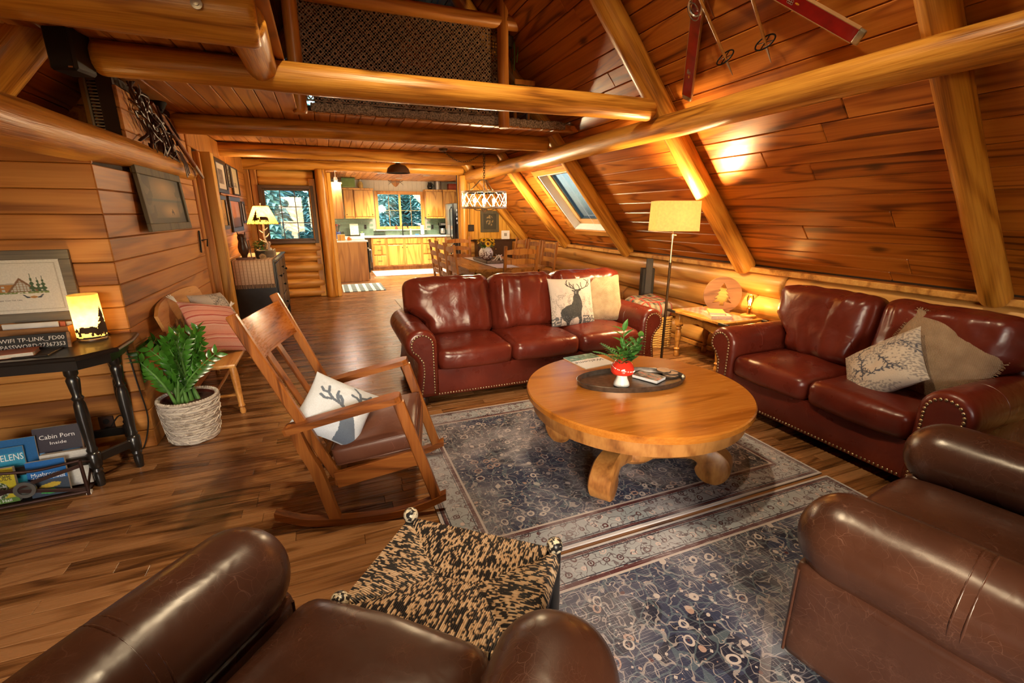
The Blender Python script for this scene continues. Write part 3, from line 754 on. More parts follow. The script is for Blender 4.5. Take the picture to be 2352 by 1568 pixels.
# ---- outdoors: ground and spruce trees seen through the windows
gd = MB().box(-30, 30, YB1+.1, 60, -.6, -.5).box(-30, -.1, 9.4, YB1+.1, -.6, -.5).box(-30, -2.8, -20, 9.4, -.6, -.5).box(4.4, 30, -20, YB1+.1, -.6, -.5).build('ground', plain('forest_floor', (.05, .08, .03), .9, scale=2)); struct(gd, 'mossy ground outside the cabin', 'ground')
NEED = plain('spruce_needles', (.22, .46, .42), .7, var=.5, scale=3)
BARK = plain('bark', (.08, .05, .035), .9, scale=20, bump=.6)
def spruce(loc, h, r, label, seed):
    rn = random.Random(seed); t = thing('spruce_tree', label, 'tree', loc, group='spruces outside the windows')
    MB().tube([(0, 0, -.2), (0, 0, h)], [.16, .02], 8).build('trunk', BARK, t)
    mb = MB(); z = .5
    while z < h:
        rr = r*(1-z/h)*rn.uniform(.85, 1.1)+.12; nb = 13
        for k in range(nb):
            a = 2*PI*(k+rn.random())/nb; L = rr*rn.uniform(.7, 1.1); d = Vector((math.cos(a), math.sin(a), 0)); sd = Vector((-d.y, d.x, 0))
            for q in range(7):
                f = (q+1)/7; c = d*(L*f)+Vector((0, 0, z-.28*L*f*f+rn.uniform(-.05, .05)))
                wl = .32*(1-f*.55)
                for sg in (-1, 1):
                    tip = c+sd*(sg*wl)+d*.16+Vector((0, 0, -.10+rn.uniform(-.05, .05)))
                    mb.add([c-d*.06, c+d*.07, tip, c-d*.02+Vector((0, 0, -.05))], [(0, 1, 2), (0, 2, 3)])
        z += .17
    mb.build('needles', NEED, t, smooth=0, fix=False); return t
for k, (x, y, h, r, lb) in enumerate(((-1.85, 13.0, 7, 1.5, 'blue green spruce close outside the nine-pane window'), (-4.7, 16.9, 9, 1.9, 'tall spruce furthest to the entry side outside'), (-.95, 16.6, 10, 1.7, 'spruce between the two far windows'),
        (2.6, 16.3, 8, 1.7, 'spruce close outside the kitchen sink window'), (6.2, 18.9, 9, 1.9, 'tall spruce beyond the refrigerator side of the kitchen'), (1.4, 20.6, 11, 2.2, 'tall spruce far behind the kitchen'))):
    spruce((x, y, -.5), h, r, lb, k+1)
NBR = plain('neighbour_shingle', (.30, .36, .40), .7, var=.2, scale=5)
nb = thing('neighbour_roof', 'grey shingled roof next door seen through the skylight', 'roof', (8, 7, 0))
for k in range(12): MB().box(6.9+k*.36, 7.3+k*.36, 3.5, 11, .5+k*.22, .56+k*.22, M=None).build('shingle', NBR, nb, smooth=0, world=True, fix=False)
MB().box(7.2, 11.2, 3.5, 11, -.5, .5).build('wall', NBR, nb, smooth=0, world=True)
# ================================================================ SEATING
RED = leather('oxblood_leather', (.050, .0065, .0035), (.105, .0145, .0075), (.17, .028, .014), rough=.30, crack=.0, cscale=22, wr=.45)
BRN = leather('brown_leather', (.024, .0085, .0048), (.047, .0175, .010), (.082, .035, .0205), rough=.28, crack=.24, cscale=36, wr=.2)
NAIL = plain('antique_nail', (.42, .33, .2), .3, 1.0)
FOOTW = plain('dark_foot', (.03, .014, .008), .35)
def inset(poly, d):
    n = len(poly); out = []
    ar = sum(poly[i][0]*poly[(i+1) % n][1]-poly[(i+1) % n][0]*poly[i][1] for i in range(n)); s = 1 if ar > 0 else -1
    for i in range(n):
        a = Vector(poly[i-1]); b = Vector(poly[i]); c = Vector(poly[(i+1) % n])
        e1 = (b-a).normalized(); e2 = (c-b).normalized()
        n1 = Vector((-e1.y, e1.x))*s; n2 = Vector((-e2.y, e2.x))*s; m = (n1+n2)
        m = m.normalized() if m.length > 1e-6 else n1
        out.append(tuple(b+m*(d/max(.5, m.dot(n1)))))
    return out
def catmull(pts, k=6, closed=False):
    P = [Vector(p) for p in pts]; n = len(P); out = []
    rng = range(n) if closed else range(n-1)
    for i in rng:
        p1, p2 = P[i], P[(i+1) % n]
        p0 = P[i-1] if (closed or i > 0) else p1*2-p2
        p3 = P[(i+2) % n] if (closed or i+2 < n) else p2*2-p1
        for q in range(k):
            t = q/k; out.append(.5*((2*p1)+(p2-p0)*t+(2*p0-5*p1+4*p2-p3)*t*t+(3*p1-p0-3*p2+p3)*t**3))
    if not closed: out.append(P[-1])
    return out
def resample(pts, step):
    P = [Vector(p) for p in pts]; out = [P[0]]; acc = 0
    for a, b in zip(P, P[1:]):
        L = (b-a).length; t = step-acc
        while t <= L: out.append(a+(b-a)*(t/L)); t += step
        acc = (acc+L) % step
    return out
def make_sofa(label, M, W, nc, cat='sofa', name='leather_sofa'):
    t = thing(name, label, cat, M=M); D = .95; aw = .225; R = .125
    prof = [(aw, .07), (aw, .28), (aw, .50)]+[(aw-R+R*math.cos(a), .51+R*math.sin(a)) for a in [math.radians(x) for x in range(10, 216, 12)]]+[(.035, .405), (.062, .36), (.066, .29), (.05, .18), (.03, .07)]
    for sd in (0, 1):
        pr = prof if sd == 0 else [(W-x, z) for x, z in prof][::-1]
        mb = MB(); loops = []
        for y, d in ((0.0, .05), (.0, .035), (.006, .018), (.022, .004), (.05, 0), (.3, 0), (.302, .003), (.304, 0), (.55, 0), (.8, 0), (D-.04, 0), (D, .03)):
            loops.append([Vector((x, y, z)) for x, z in (inset(pr, d) if d else pr)])
        n = len(pr); vs = [p for lp in loops for p in lp]; fs = []
        for i in range(len(loops)-1):
            for k in range(n): l = (k+1) % n; fs.append((i*n+k, i*n+l, (i+1)*n+l, (i+1)*n+k))
        fs.append(tuple(range(n))[::-1]); fs.append(tuple((len(loops)-1)*n+k for k in range(n)))
        mb.add(vs, fs); arm = mb.build('arm', RED, t, smooth=40)
        ip = inset(pr, .042)
        MB().prism([(x, z) for x, z in ip], -.006, .02, Matrix(((1, 0, 0, 0), (0, 0, 1, 0), (0, 1, 0, 0), (0, 0, 0, 1)))).build('arm_panel', RED, arm, smooth=30)
        path = [(*p, 0) for p in (ip if sd == 0 else ip)]
        mbn = MB()
        for p in resample(path, .0235): mbn.ell((p[0], -.008, p[1]), (.0088, .005, .0088), 8, 5)
        mbn.build('nailhead_trim', NAIL, arm, smooth=80, kind='stuff', fix=False)
    MB().rbox((W/2, .03+(D-.1)/2, .18), (W-2*aw+.04, D-.1, .23), .012, (8, 6, 4)).build('base', RED, t, smooth=50)
    mbn = MB(); x = aw
    while x < W-aw: mbn.ell((x, .026, .085), (.0085, .005, .0085), 8, 5); x += .0235
    mbn.build('nailhead_trim', NAIL, t, smooth=80, kind='stuff', fix=False)
    MB().rbox((W/2, D-.10, .43), (W-.20, .18, .72), .07, (16, 6, 12)).build('back_frame', RED, t, smooth=60)
    cw = (W-2*aw)/nc
    for c in range(nc):
        cx = aw+cw*(c+.5); sdv = Vector((c*7.1+W*3, 2.2, 1.1))
        def fs_(p, q):
            p = p.copy(); p.z += .035*(1-q.x**2)*(1-q.y**2)*(1 if q.z > 0 else .1); p.y -= .03*(1-q.x**2)*(1-max(0, q.y)) * (1 if q.y < 0 else 0)
            p.z += noise.noise(Vector((p.x*9, p.y*5, 3))+sdv)*.006*(q.z > 0); p.y += noise.noise(Vector((p.x*16, 4, p.z*14))+sdv)*.006*(q.y < -.3)
            return p
        MB().rbox((cx, .335, .365), (cw-.006, .67, .165), .055, (20, 16, 8), fs_).build('seat_cushion', RED, t, smooth=80)
        mbp = MB(); yy = -.004
        def fb_(p, q):
            p = p.copy(); e = (1-q.x**4)*(1-q.z**4)
            p.y -= .06*e*(q.y < 0)
            v = Vector((p.x*5.5, p.z*3.2, c*3.1+W)); fold = (1-abs(noise.noise(v)))**3
            p.y -= .030*fold*(q.y < 0)*(.4+abs(q.z)); p.y += noise.noise(Vector((p.x*24, p.z*6, c*2.0)))*.010*(.5+abs(q.z))
            p.z += noise.noise(Vector((p.x*13, 1.7, c*4.0)))*.012*max(0, q.z)
            k_ = max(0.0, min(1.0, (p.z+.12)/.14))
            if c == 0 and q.x < 0: p.x += q.x*.15*k_
            if c == nc-1 and q.x > 0: p.x += q.x*.15*k_
            return p
        Mt = Matrix.Translation((cx, .66, .67)) @ Matrix.Rotation(math.radians(-13), 4, 'X')
        MB().rbox((0, 0, 0), (cw-.002, .25, .56), .10, (34, 8, 30), fb_, Mt).build('back_cushion', RED, t, smooth=80)
    for x, y in ((.1, .06), (W-.1, .06), (.1, D-.08), (W-.1, D-.08)):
        MB().lathe([(.0, 0), (.03, 0), (.042, .02), (.045, .045), (.035, .072), (0, .072)], 14, Matrix.Translation((x, y, 0))).build('foot', FOOTW, t)
    return t
make_sofa('three-seat oxblood leather sofa with nailhead arms, standing in front of the dining table', Matrix.Translation((.50, 3.376, 0)), 2.385, 3)
make_sofa('two-seat oxblood leather love seat against the low log wall', frame_M((2.815, 2.69, 0), (0, -1, 0), (1, 0, 0), (0, 0, 1)), 1.645, 2, name='leather_love_seat')

def make_armchair(label, loc, rz):
    t = thing('leather_armchair', label, 'armchair', loc, rz, group='brown leather club armchairs')
    for sd in (-1, 1):
        def fa(p, q):
            p = p.copy(); p.z += noise.noise(p*5+Vector((sd*3, 0, 0)))*.006; return p
        a = MB().rbox((sd*.452, -.47, .512), (.285, .94, .275), .135, (16, 30, 16), fa).build('arm', BRN, t, smooth=80)
        for yy in (-.40, -.425):
            pts = []
            for k in range(28):
                an = math.radians(-40+260*k/27); cx = math.cos(an); cz = math.sin(an)
                pts.append((sd*.452+.1405*cx, yy, .514+.137*cz))
            MB().tube(pts, .004, 6).build('seam_piping', BRN, a, smooth=80)
        MB().rbox((sd*.452, -.47, .25), (.23, .86, .36), .03, (6, 14, 6)).build('side_panel', BRN, t, smooth=60)
        for xs_ in (-.108, .108): MB().tube([(sd*.452+xs_, -.055, .40), (sd*.452+xs_, -.055, .08)], .005, 6).build('seam_piping', BRN, t, smooth=80)
    def fseat(p, q):
        p = p.copy(); p.z += .04*(1-q.x**2)*(1-q.y**2)*(q.z > 0); p.z += noise.noise(p*7)*.006; p.y += .02*(1-q.x**2)*(q.y > 0); return p
    c = MB().rbox((0, -.39, .37), (.60, .70, .19), .075, (20, 22, 8), fseat).build('seat_cushion', BRN, t, smooth=80)
    pts = [(-.24+.48*i/20, -.035+.0, .44) for i in range(21)]
    pl = [(x*.97, -.39+y, .437) for x, y in [(.285*math.copysign(min(1, abs(math.cos(a))**.35), math.cos(a)), .345*math.copysign(min(1, abs(math.sin(a))**.35), math.sin(a))) for a in [2*PI*k/60 for k in range(60)]]]
    MB().tube(pl, .005, 6, closed=True).build('piping', BRN, c, smooth=80)
    MB().rbox((0, -.45, .2), (.68, .82, .22), .03, (8, 8, 4)).build('base', BRN, t, smooth=60)
    Mt = Matrix.Translation((0, -.95, .60)) @ Matrix.Rotation(math.radians(12), 4, 'X')
    MB().rbox((0, 0, 0), (.98, .22, .62), .1, (18, 6, 14), None, Mt).build('backrest', BRN, t, smooth=80)
    for x, y in ((-.45, -.09), (.45, -.09), (-.45, -.86), (.45, -.86)):
        MB().lathe([(0, 0), (.022, 0), (.03, .012), (.043, .035), (.045, .055), (.038, .07), (.04, .085), (0, .085)], 16, Matrix.Translation((x, y, 0))).build('foot', FOOTW, t)
    return t
make_armchair('brown leather armchair seen from behind with the rush footstool before it', (.10, 1.055, 0), math.atan2(-.64, .768))
make_armchair('brown leather armchair beside the love seat, partly out of view', (1.82, .93, .0105), math.atan2(.2, .98))

# ---------------------------------------------------------------- round oak coffee table
OAK = wood('golden_oak', (.18, .054, .007), (.31, .103, .013), (.43, .17, .027), axis=0, rings=1.6, across=8, along=1.4, rough=.20, vary=.12, fine=.5, bump=.05, coat=.35, blotch=.10)
OAKD = wood('oak_side', (.10, .033, .007), (.24, .095, .022), (.36, .165, .045), axis=2, rings=3, across=3, along=5, rough=.38, vary=.1, fine=.6, bump=.08)
CT = Vector((1.64, 2.10, 0)); CTZ = .49; CTR = .655
a_, b_ = onz(1228, 915, CTZ), onz(1665, 857, CTZ); sd_ = (b_-a_).normalized(); sang = math.atan2(sd_.y, sd_.x)
CTL = CTZ-.0105
ct = thing('coffee_table', 'round golden oak pedestal coffee table with scrolled legs on the patterned rug', 'coffee table', CT+Vector((0, 0, .0105)), sang)
seamy = (Matrix.Rotation(-sang, 3, 'Z') @ (a_-CT)).y
for sg in (1, -1):
    ph = math.asin(max(-1, min(1, seamy/CTR))); q0, q1 = (ph, PI-ph) if sg > 0 else (PI-ph, 2*PI+ph)
    edge = [(CTR*math.cos(q0+(q1-q0)*k/56), CTR*math.sin(q0+(q1-q0)*k/56)) for k in range(57)]
    edge[0] = (edge[0][0], seamy+.0008*sg); edge[-1] = (edge[-1][0], seamy+.0008*sg)
    mb = MB(); n = len(edge)
    vs = []; 
    for d, z in ((0.02, CTL-.042), (0.0, CTL-.036), (0, CTL-.008), (.006, CTL)):
        for (x, y) in edge:
            k = 1-d/CTR; vs.append((x*k, seamy+.0008*sg+(y-seamy-.0008*sg)*k, z))
    fs = [tuple(range(n))[::-1], tuple(3*n+i for i in range(n))]
    for L in range(3):
        for i in range(n): j = (i+1) % n; fs.append((L*n+i, L*n+j, (L+1)*n+j, (L+1)*n+i))
    mb.add(vs, fs, .2 if sg > 0 else .45); mb.build('tabletop_half', OAK, ct, smooth=35)
mb = MB(); prof = [(.60, CTL-.13), (.615, CTL-.125), (.62, CTL-.05), (.62, CTL-.042), (.57, CTL-.042), (.57, CTL-.13)]
vs = []; fs = []; n = 72; m_ = len(prof)
mb.lathe(prof+[prof[0]], 72); mb.build('apron', OAKD, ct, smooth=40)
MB().lathe([(0, .03), (.13, .03), (.16, .06), (.16, .20), (.13, .24), (.12, .33), (.16, .36), (.2, .37), (.2, .40), (0, .40)], 28).build('pedestal', OAKD, ct, smooth=40)
lp = catmull([(p, q, 0) for p, q in ((.05, .24), (.15, .225), (.28, .21), (.40, .222), (.49, .21), (.555, .165), (.575, .10), (.55, .035), (.505, 0), (.45, 0), (.405, .03), (.388, .07), (.40, .105), (.36, .122), (.28, .10), (.15, .06), (.05, .04))], 4, True)
for k in range(4):
    an = math.radians(37+90*k)-sang
    Mk = Matrix.Rotation(an, 4, 'Z') @ Matrix(((1, 0, 0, 0), (0, 0, 1, 0), (0, 1, 0, 0), (0, 0, 0, 1)))
    poly = [(p.x, p.y) for p in lp]; n = len(poly); mb = MB(); vs = []
    for h, d in ((-.062, .012), (-.052, 0), (.052, 0), (.062, .012)):
        q = inset(poly, d) if d else poly
        for (x, y) in q: tw = 1.0-.15*math.sin(min(1, x/.5)*PI); vs.append(Mk @ Vector((x, y, h*tw)))
    fs = [tuple(range(n))[::-1], tuple(3*n+i for i in range(n))]+[(L*n+i, L*n+(i+1) % n, (L+1)*n+(i+1) % n, (L+1)*n+i) for L in range(3) for i in range(n)]
    mb.add(vs, fs, random.random()); mb.build('leg', OAKD, ct, smooth=40)

# ---------------------------------------------------------------- rocking chair
ROCK = wood('rocker_oak', (.085, .022, .004), (.22, .064, .0105), (.34, .12, .024), axis=0, rings=3, across=8, along=1.0, rough=.32, vary=.25, fine=.55, bump=.08)
ROCKZ = wood('rocker_oak_z', (.085, .022, .004), (.22, .064, .0105), (.34, .12, .024), axis=2, rings=3, across=8, along=1.0, rough=.32, vary=.25, fine=.55, bump=.08)
rk = thing('rocking_chair', 'oak rocking chair with flat arms and brown leather seat beside the potted plant', 'rocking chair', (.087, 2.375, 0), math.radians(-12.3))
SW = .285
for sg in (-1, 1):
    y = sg*SW
    rp = catmull([(-.40, 0, .085), (-.25, 0, .032), (-.05, 0, .018), (.15, 0, .026), (.30, 0, .058), (.42, 0, .105)], 5)
    mb = MB()
    for a, b in zip(rp, rp[1:]): pass
    vs = []; fs = []
    for p in rp:
        for dy, dz in ((-.022, -.018), (.022, -.018), (.022, .02), (-.022, .02)): vs.append((p.x, y+dy, p.z+dz))
    n = len(rp)
    for i in range(n-1):
        for k in range(4): l = (k+1) % 4; fs.append((i*4+k, i*4+l, (i+1)*4+l, (i+1)*4+k))
    fs += [(3, 2, 1, 0), tuple((n-1)*4+k for k in range(4))]
    mb.add(vs, fs, random.random()); mb.build('runner', ROCK, rk, smooth=30)
    MB().bar((.375, y, .085), (.215, y, .635), .052, .036, .005, (0, 1, 0), random.random()).build('front_leg', ROCKZ, rk, smooth=0)
    bl_ = [(-.125, y, .03), (-.15, y, .14), (-.185, y, .30), (-.23, y, .42), (-.265, y, .55)]
    vs = []; fs = []
    for p in catmull(bl_, 3):
        for dx, dy in ((-.026, -.018), (.026, -.018), (.026, .018), (-.026, .018)): vs.append((p.x+dx, p.y+dy, p.z))
    n = len(vs)//4
    for i in range(n-1):
        for k in range(4): l = (k+1) % 4; fs.append((i*4+k, i*4+l, (i+1)*4+l, (i+1)*4+k))
    fs += [(3, 2, 1, 0), tuple((n-1)*4+k for k in range(4))]
    mb = MB(); mb.add(vs, fs, random.random()); mb.build('back_leg', ROCKZ, rk, smooth=30)
    yb = sg*(SW-.012)
    MB().bar((-.105, yb*.93, .25), (-.455, yb, 1.075), .046, .03, .006, (0, 1, 0), random.random()).build('back_post', ROCKZ, rk, smooth=0)
    ap = [(-.30, -.036), (-.285, -.042), (.0, -.042), (.22, -.047), (.245, -.03), (.245, .03), (.22, .047), (0, .042), (-.285, .042), (-.30, .036)]
    Ma = Matrix.Translation((-.01, y, .60)) @ Matrix.Rotation(math.radians(-14), 4, 'Y')
    MB().prism(ap, -.015, .015, Ma, random.random()).build('arm', ROCK, rk, smooth=0)
    MB().bar((-.105, y, .245), (.285, y, .335), .024, .085, .004, (0, 0, 1), random.random()).build('seat_rail', ROCK, rk, smooth=0)
MB().bar((.29, -SW, .345), (.29, SW, .345), .024, .13, .004, (0, 0, 1), random.random()).build('seat_rail', ROCK, rk, smooth=0)
MB().bar((-.10, -SW, .25), (-.10, SW, .25), .024, .08, .004).build('seat_rail', ROCK, rk, smooth=0)
def bk(t): return Vector((-.105-.35*t, 0, .25+.825*t))
c0, c1 = bk(.74), bk(.955); nd = Vector((.825, 0, .35)).normalized()
mb = MB(); vs = []; fs = []; n = 12
for i in range(n+1):
    yy = -.255+.51*i/n; cv = -.035*(1-(2*i/n-1)**2)
    for c, e in ((c0, .011), (c1, .011), (c1, -.011), (c0, -.011)): vs.append(c+nd*(cv+e)+Vector((0, yy, 0)))
for i in range(n):
    for k in range(4): l = (k+1) % 4; fs.append((i*4+k, i*4+l, (i+1)*4+l, (i+1)*4+k))
fs += [(3, 2, 1, 0), tuple(n*4+k for k in range(4))]
CRW = wood('rocker_crest', (.12, .03, .005), (.30, .085, .012), (.42, .14, .024), axis=1, rings=3, across=6, along=1, rough=.26, vary=.1, fine=.5, bump=.05)
mb.add(vs, fs, .3); mb.build('crest_rail', CRW, rk, smooth=30)
for yy in (-.105, .045):
    MB().bar(bk(.12)+Vector((0, yy, 0))-nd*.01, bk(.76)+Vector((0, yy, 0))-nd*.03, .055, .012, .003, tuple(nd), random.random()).build('slat', ROCKZ, rk, smooth=0)
MB().bar(bk(.12)+Vector((0, -.26, 0)), bk(.12)+Vector((0, .26, 0)), .03, .06, .004).build('lower_rail', ROCK, rk, smooth=0)
Mc = Matrix.Translation((.09, 0, .385)) @ Matrix.Rotation(math.radians(-10), 4, 'Y')
BRN2 = leather('seat_leather', (.06, .018, .01), (.115, .04, .021), (.17, .068, .036), rough=.36, crack=.2, cscale=18, wr=.15)
cu = MB().rbox((0, 0, 0), (.42, .53, .105), .03, (14, 16, 6), lambda p, q: p+Vector((0, 0, .018*(1-q.x**2)*(1-q.y**2)*(q.z > 0))), Mc).build('seat_cushion', BRN2, rk, smooth=70)
for zz in (.05, -.05):
    pl = [Mc @ Vector((x, y, zz*.82)) for x, y in ((-.205, -.25), (-.19, -.262), (.19, -.262), (.206, -.25), (.206, .25), (.19, .262), (-.19, .262), (-.205, .25))]
    MB().tube(pl, .004, 6, closed=True).build('piping', BRN2, cu, smooth=80)

# ---------------------------------------------------------------- rush footstool
k1, k2, k3 = [onz(x, y, .44) for x, y in ((948, 1178), (1280, 1248), (774, 1372))]
k4 = k2+k3-k1; cen = (k2+k3)/2; ex = (k2-k1); Lx = ex.length; ex.normalize(); ey = (k3-k1); ey = (ey-ex*ey.dot(ex)); Ly = ey.length; ey.normalize()
ot = thing('footstool', 'low footstool with black turned legs and a woven black and tan rush seat', 'footstool', M=frame_M((cen.x, cen.y, 0), ex, ey, (0, 0, ex.cross(ey).z)) if ex.cross(ey).z > 0 else frame_M((cen.x, cen.y, 0), ex, -ey, (0, 0, 1)))
BLKW = plain('worn_black_paint', (.010, .010, .011), .3, var=.3)
m, nt, b, out = nmat('worn_knob'); g = G(nt); nn = g.noise(g.coords(), 75, 3, .6)
g.l(g.ramp(nn, [(.50, (.012, .012, .014)), (.54, (.62, .55, .40))]), b.inputs['Base Color']); b.inputs['Roughness'].default_value = .3; KNOBM = m
m, nt, b, out = nmat('rush'); g = G(nt); at = g.n('Attribute', attribute_name='rnd'); v = g.coords()
nn = g.noise(g.vmath('ADD', g.vmath('MULTIPLY', v, (46, 46, 20)), g.comb(g.math('MULTIPLY', at.outputs['Fac'], 91), g.math('MULTIPLY', at.outputs['Fac'], 57), 0)), 1, 1)
g.l(g.ramp(nn, [(.49, (.014, .013, .014)), (.53, (.46, .30, .17)), (.7, (.60, .44, .29))]), b.inputs['Base Color']); b.inputs['Roughness'].default_value = .45; RUSH = m
hx, hy, ZS = Lx/2, Ly/2, .405
for sx_ in (-1, 1):
    for sy_ in (-1, 1):
        l = MB().lathe([(0, 0), (.017, 0), (.02, .03), (.021, .15), (.018, .16), (.022, .17), (.022, .40), (.020, .415)], 14, Matrix.Translation((sx_*hx, sy_*hy, 0))).build('leg', BLKW, ot, smooth=50)
        MB().lathe([(.020, .41), (.026, .42), (.027, .435), (.022, .448), (.01, .455), (0, .456)], 16, Matrix.Translation((sx_*hx, sy_*hy, 0))).build('knob', KNOBM, l, smooth=60)
for z in (.12, .26):
    for sg in (-1, 1):
        MB().tube([(-hx, sg*hy, z), (hx, sg*hy, z)], .010, 8).build('rung', BLKW, ot); MB().tube([(sg*hx, -hy, z+.03), (sg*hx, hy, z+.03)], .010, 8).build('rung', BLKW, ot)
mb = MB(); hh = min(hx, hy)
def strand(pe, inward, depth, drop):
    up_ = Vector((0, 0, 1)); tip = pe+inward*depth; k = min(1, depth/.05)
    pts = [pe-inward*.016+up_*(-.045), pe-inward*.02+up_*(-.02), pe-inward*.008+up_*.006, pe+inward*(depth*.45)+up_*(.010-.004*k), tip+up_*(-.008)]
    mb.tube(pts, .0034, 5, rnd=.01+random.random())
pitch = .0058
for sg in (-1, 1):
    nst = int((Lx-.03)/pitch)
    for i in range(nst):
        x = -hx+.015+i*pitch; d = min(hx-abs(x), hh)
        if d > .008: strand(Vector((x, sg*hy, ZS)), Vector((0, -sg, 0)), d*hy/hh-.001, 0)
    nst = int((Ly-.03)/pitch)
    for i in range(nst):
        y = -hy+.015+i*pitch; d = min(hy-abs(y), hh)
        if d > .008: strand(Vector((sg*hx, y, ZS)), Vector((-sg, 0, 0)), d, 0)
mb.box(-hx+.01, hx-.01, -hy+.01, hy-.01, ZS-.03, ZS-.008, rnd=.3)
mb.build('rush_seat', RUSH, ot, smooth=60, fix=False)
# ================================================================ RUGS
def rug_mat(name, hw, hh, pale=0.0, seed=0.0):
    m, nt, b, out = nmat(name); g = G(nt); v = g.coords(); s = g.sep(v)
    v2 = g.vmath('ADD', v, (seed, seed*1.7, 0))
    ax = g.math('SUBTRACT', hw, g.math('ABSOLUTE', s[0])); ay = g.math('SUBTRACT', hh, g.math('ABSOLUTE', s[1]))
    d = g.math('MINIMUM', ax, ay)
    mir = g.comb(g.math('ABSOLUTE', g.math('SUBTRACT', s[0], .07)), g.math('ABSOLUTE', s[1]), seed)
    wob = g.vmath('MULTIPLY', g.comb(g.noise(v2, 6, 2), g.noise(v2, 6.7, 2), 0), (.05, .05, 0))
    mir = g.vmath('ADD', mir, wob)
    # field: navy ground with vines, leaves and rosettes
    navy, ink, cream, rose, teal, maroon = (.030, .034, .066), (.016, .016, .030), (.37, .32, .30), (.29, .185, .15), (.13, .18, .20), (.070, .022, .024)
    f1 = g.voro(mir, 13.0); c1 = g.voro(mir, 13.0, out='Color'); sc1 = g.sep(c1)
    pet = g.math('SINE', g.math('MULTIPLY', f1, 30.0))
    ros = g.math('MULTIPLY', g.step(pet, .1), g.math('LESS_THAN', f1, .36))
    f2 = g.voro(mir, 37.0, dist='MANHATTAN'); c2 = g.sep(g.voro(mir, 37.0, out='Color', dist='MANHATTAN'))
    vine = g.math('LESS_THAN', g.math('ABSOLUTE', g.math('SUBTRACT', g.noise(mir, 17, 1, .4, .6), .5)), .022)
    ed = g.math('LESS_THAN', g.voro(mir, 13.0, 'DISTANCE_TO_EDGE'), .035)
    col = g.mix(g.step(g.noise(v2, 2.0, 3), .5), navy, ink)
    col = g.mix(g.math('MULTIPLY', g.math('LESS_THAN', f2, .30), g.step(c2[0], .45)), col, cream)
    col = g.mix(g.math('MULTIPLY', g.math('LESS_THAN', f2, .24), g.step(c2[1], .66)), col, rose)
    col = g.mix(g.math('MULTIPLY', ros, g.step(sc1[0], .35)), col, g.mix(g.step(sc1[1], .6), cream, rose))
    col = g.mix(g.math('MULTIPLY', g.math('LESS_THAN', f1, .11), 1.0), col, maroon)
    col = g.mix(g.math('MULTIPLY', vine, .55), col, cream); col = g.mix(g.math('MULTIPLY', ed, .35), col, teal)
    # centre medallion outline
    md = g.math('ADD', g.math('MULTIPLY', g.math('ABSOLUTE', s[0]), 1/hw), g.math('MULTIPLY', g.math('ABSOLUTE', s[1]), 1.25/hh))
    band = g.math('MULTIPLY', g.step(md, .58), g.math('LESS_THAN', md, .63))
    col = g.mix(g.math('MULTIPLY', band, .22), col, cream)
    # border
    bv = g.vmath('ADD', v2, wob)
    b1 = g.voro(bv, 15.0, rand=.35); bp = g.step(g.math('SINE', g.math('MULTIPLY', b1, 36)), .0)
    bn = g.math('LESS_THAN', g.math('ABSOLUTE', g.math('SUBTRACT', g.noise(bv, 24, 1, .4, .8), .5)), .03)
    bc = g.mix(g.noise(v2, 3, 2), (.19, .25, .28), (.33, .31, .33))
    bc = g.mix(g.math('MULTIPLY', bp, g.math('LESS_THAN', b1, .30)), bc, g.mix(g.step(g.sep(g.voro(bv, 15, out='Color', rand=.35))[0], .5), maroon, (.46, .36, .35)))
    bc = g.mix(g.math('MULTIPLY', bn, .9), bc, (.07, .05, .06))
    inb = g.math('LESS_THAN', d, .185)
    col = g.mix(inb, col, bc)
    def bandf(a, e): return g.math('MULTIPLY', g.step(d, a), g.math('LESS_THAN', d, e))
    for a, e, c in ((.185, .197, cream), (.165, .185, maroon), (.155, .160, ink), (.04, .046, ink), (.022, .036, maroon), (.0, .016, (.40, .38, .40)), (.016, .022, ink)):
        col = g.mix(bandf(a, e), col, c)
    # wear: pale scratches along both thread directions and bleached patches
    t1 = g.noise(g.vmath('MULTIPLY', v2, (9, 260, 1)), 1, 2); t2 = g.noise(g.vmath('MULTIPLY', v2, (260, 9, 1)), 1, 2)
    wz = g.smooth(g.noise(v2, 2.3, 3, .6), .38, .68)
    wear = g.math('MULTIPLY', g.math('MAXIMUM', g.smooth(t1, .58, .66), g.smooth(t2, .6, .68)), g.math('ADD', .15, g.math('MULTIPLY', wz, .6)))
    col = g.mix(wear, col, (.45, .42, .44)); col = g.mix(g.math('MULTIPLY', wz, .22+pale), col, (.40, .37, .40))
    g.l(col, b.inputs['Base Color']); b.inputs['Roughness'].default_value = .95; b.inputs['Specular IOR Level'].default_value = .1
    g.l(g.bump(g.noise(v, 350, 2), .5, .004), b.inputs['Normal'])
    return m
def rug(label, x0, x1, y0, y1, m, rz=0.0, h=.010, name='area_rug'):
    mb = MB().rbox((0, 0, h/2), (x1-x0, y1-y0, h), .004, (30, 24, 2), lambda p, q: p+Vector((0, 0, noise.noise(p*2.2)*.0015 if q.z > 0 else 0)))
    o = mb.build(name, m, None, smooth=60); o.location = ((x0+x1)/2, (y0+y1)/2, 0.0005); o.rotation_euler = (0, 0, rz)
    return tag(o, label, 'rug')
rug('faded navy and cream oriental rug under the round coffee table', .385, 2.60, 1.53, 3.19, rug_mat('rug_far', 1.107, .83, .22, 0.0))
rug('faded navy and rose oriental rug under the armchairs nearest the camera', .40, 2.60, -.55, 1.505, rug_mat('rug_near', 1.10, 1.03, .0, 4.0))
PALER = fabric('pale_rug', (.50, .50, .46), (.62, .60, .55), 60, axes=(0, 1))
rug('pale flat rug under the dining table', 1.03, 3.45, 5.2, 8.33, PALER)
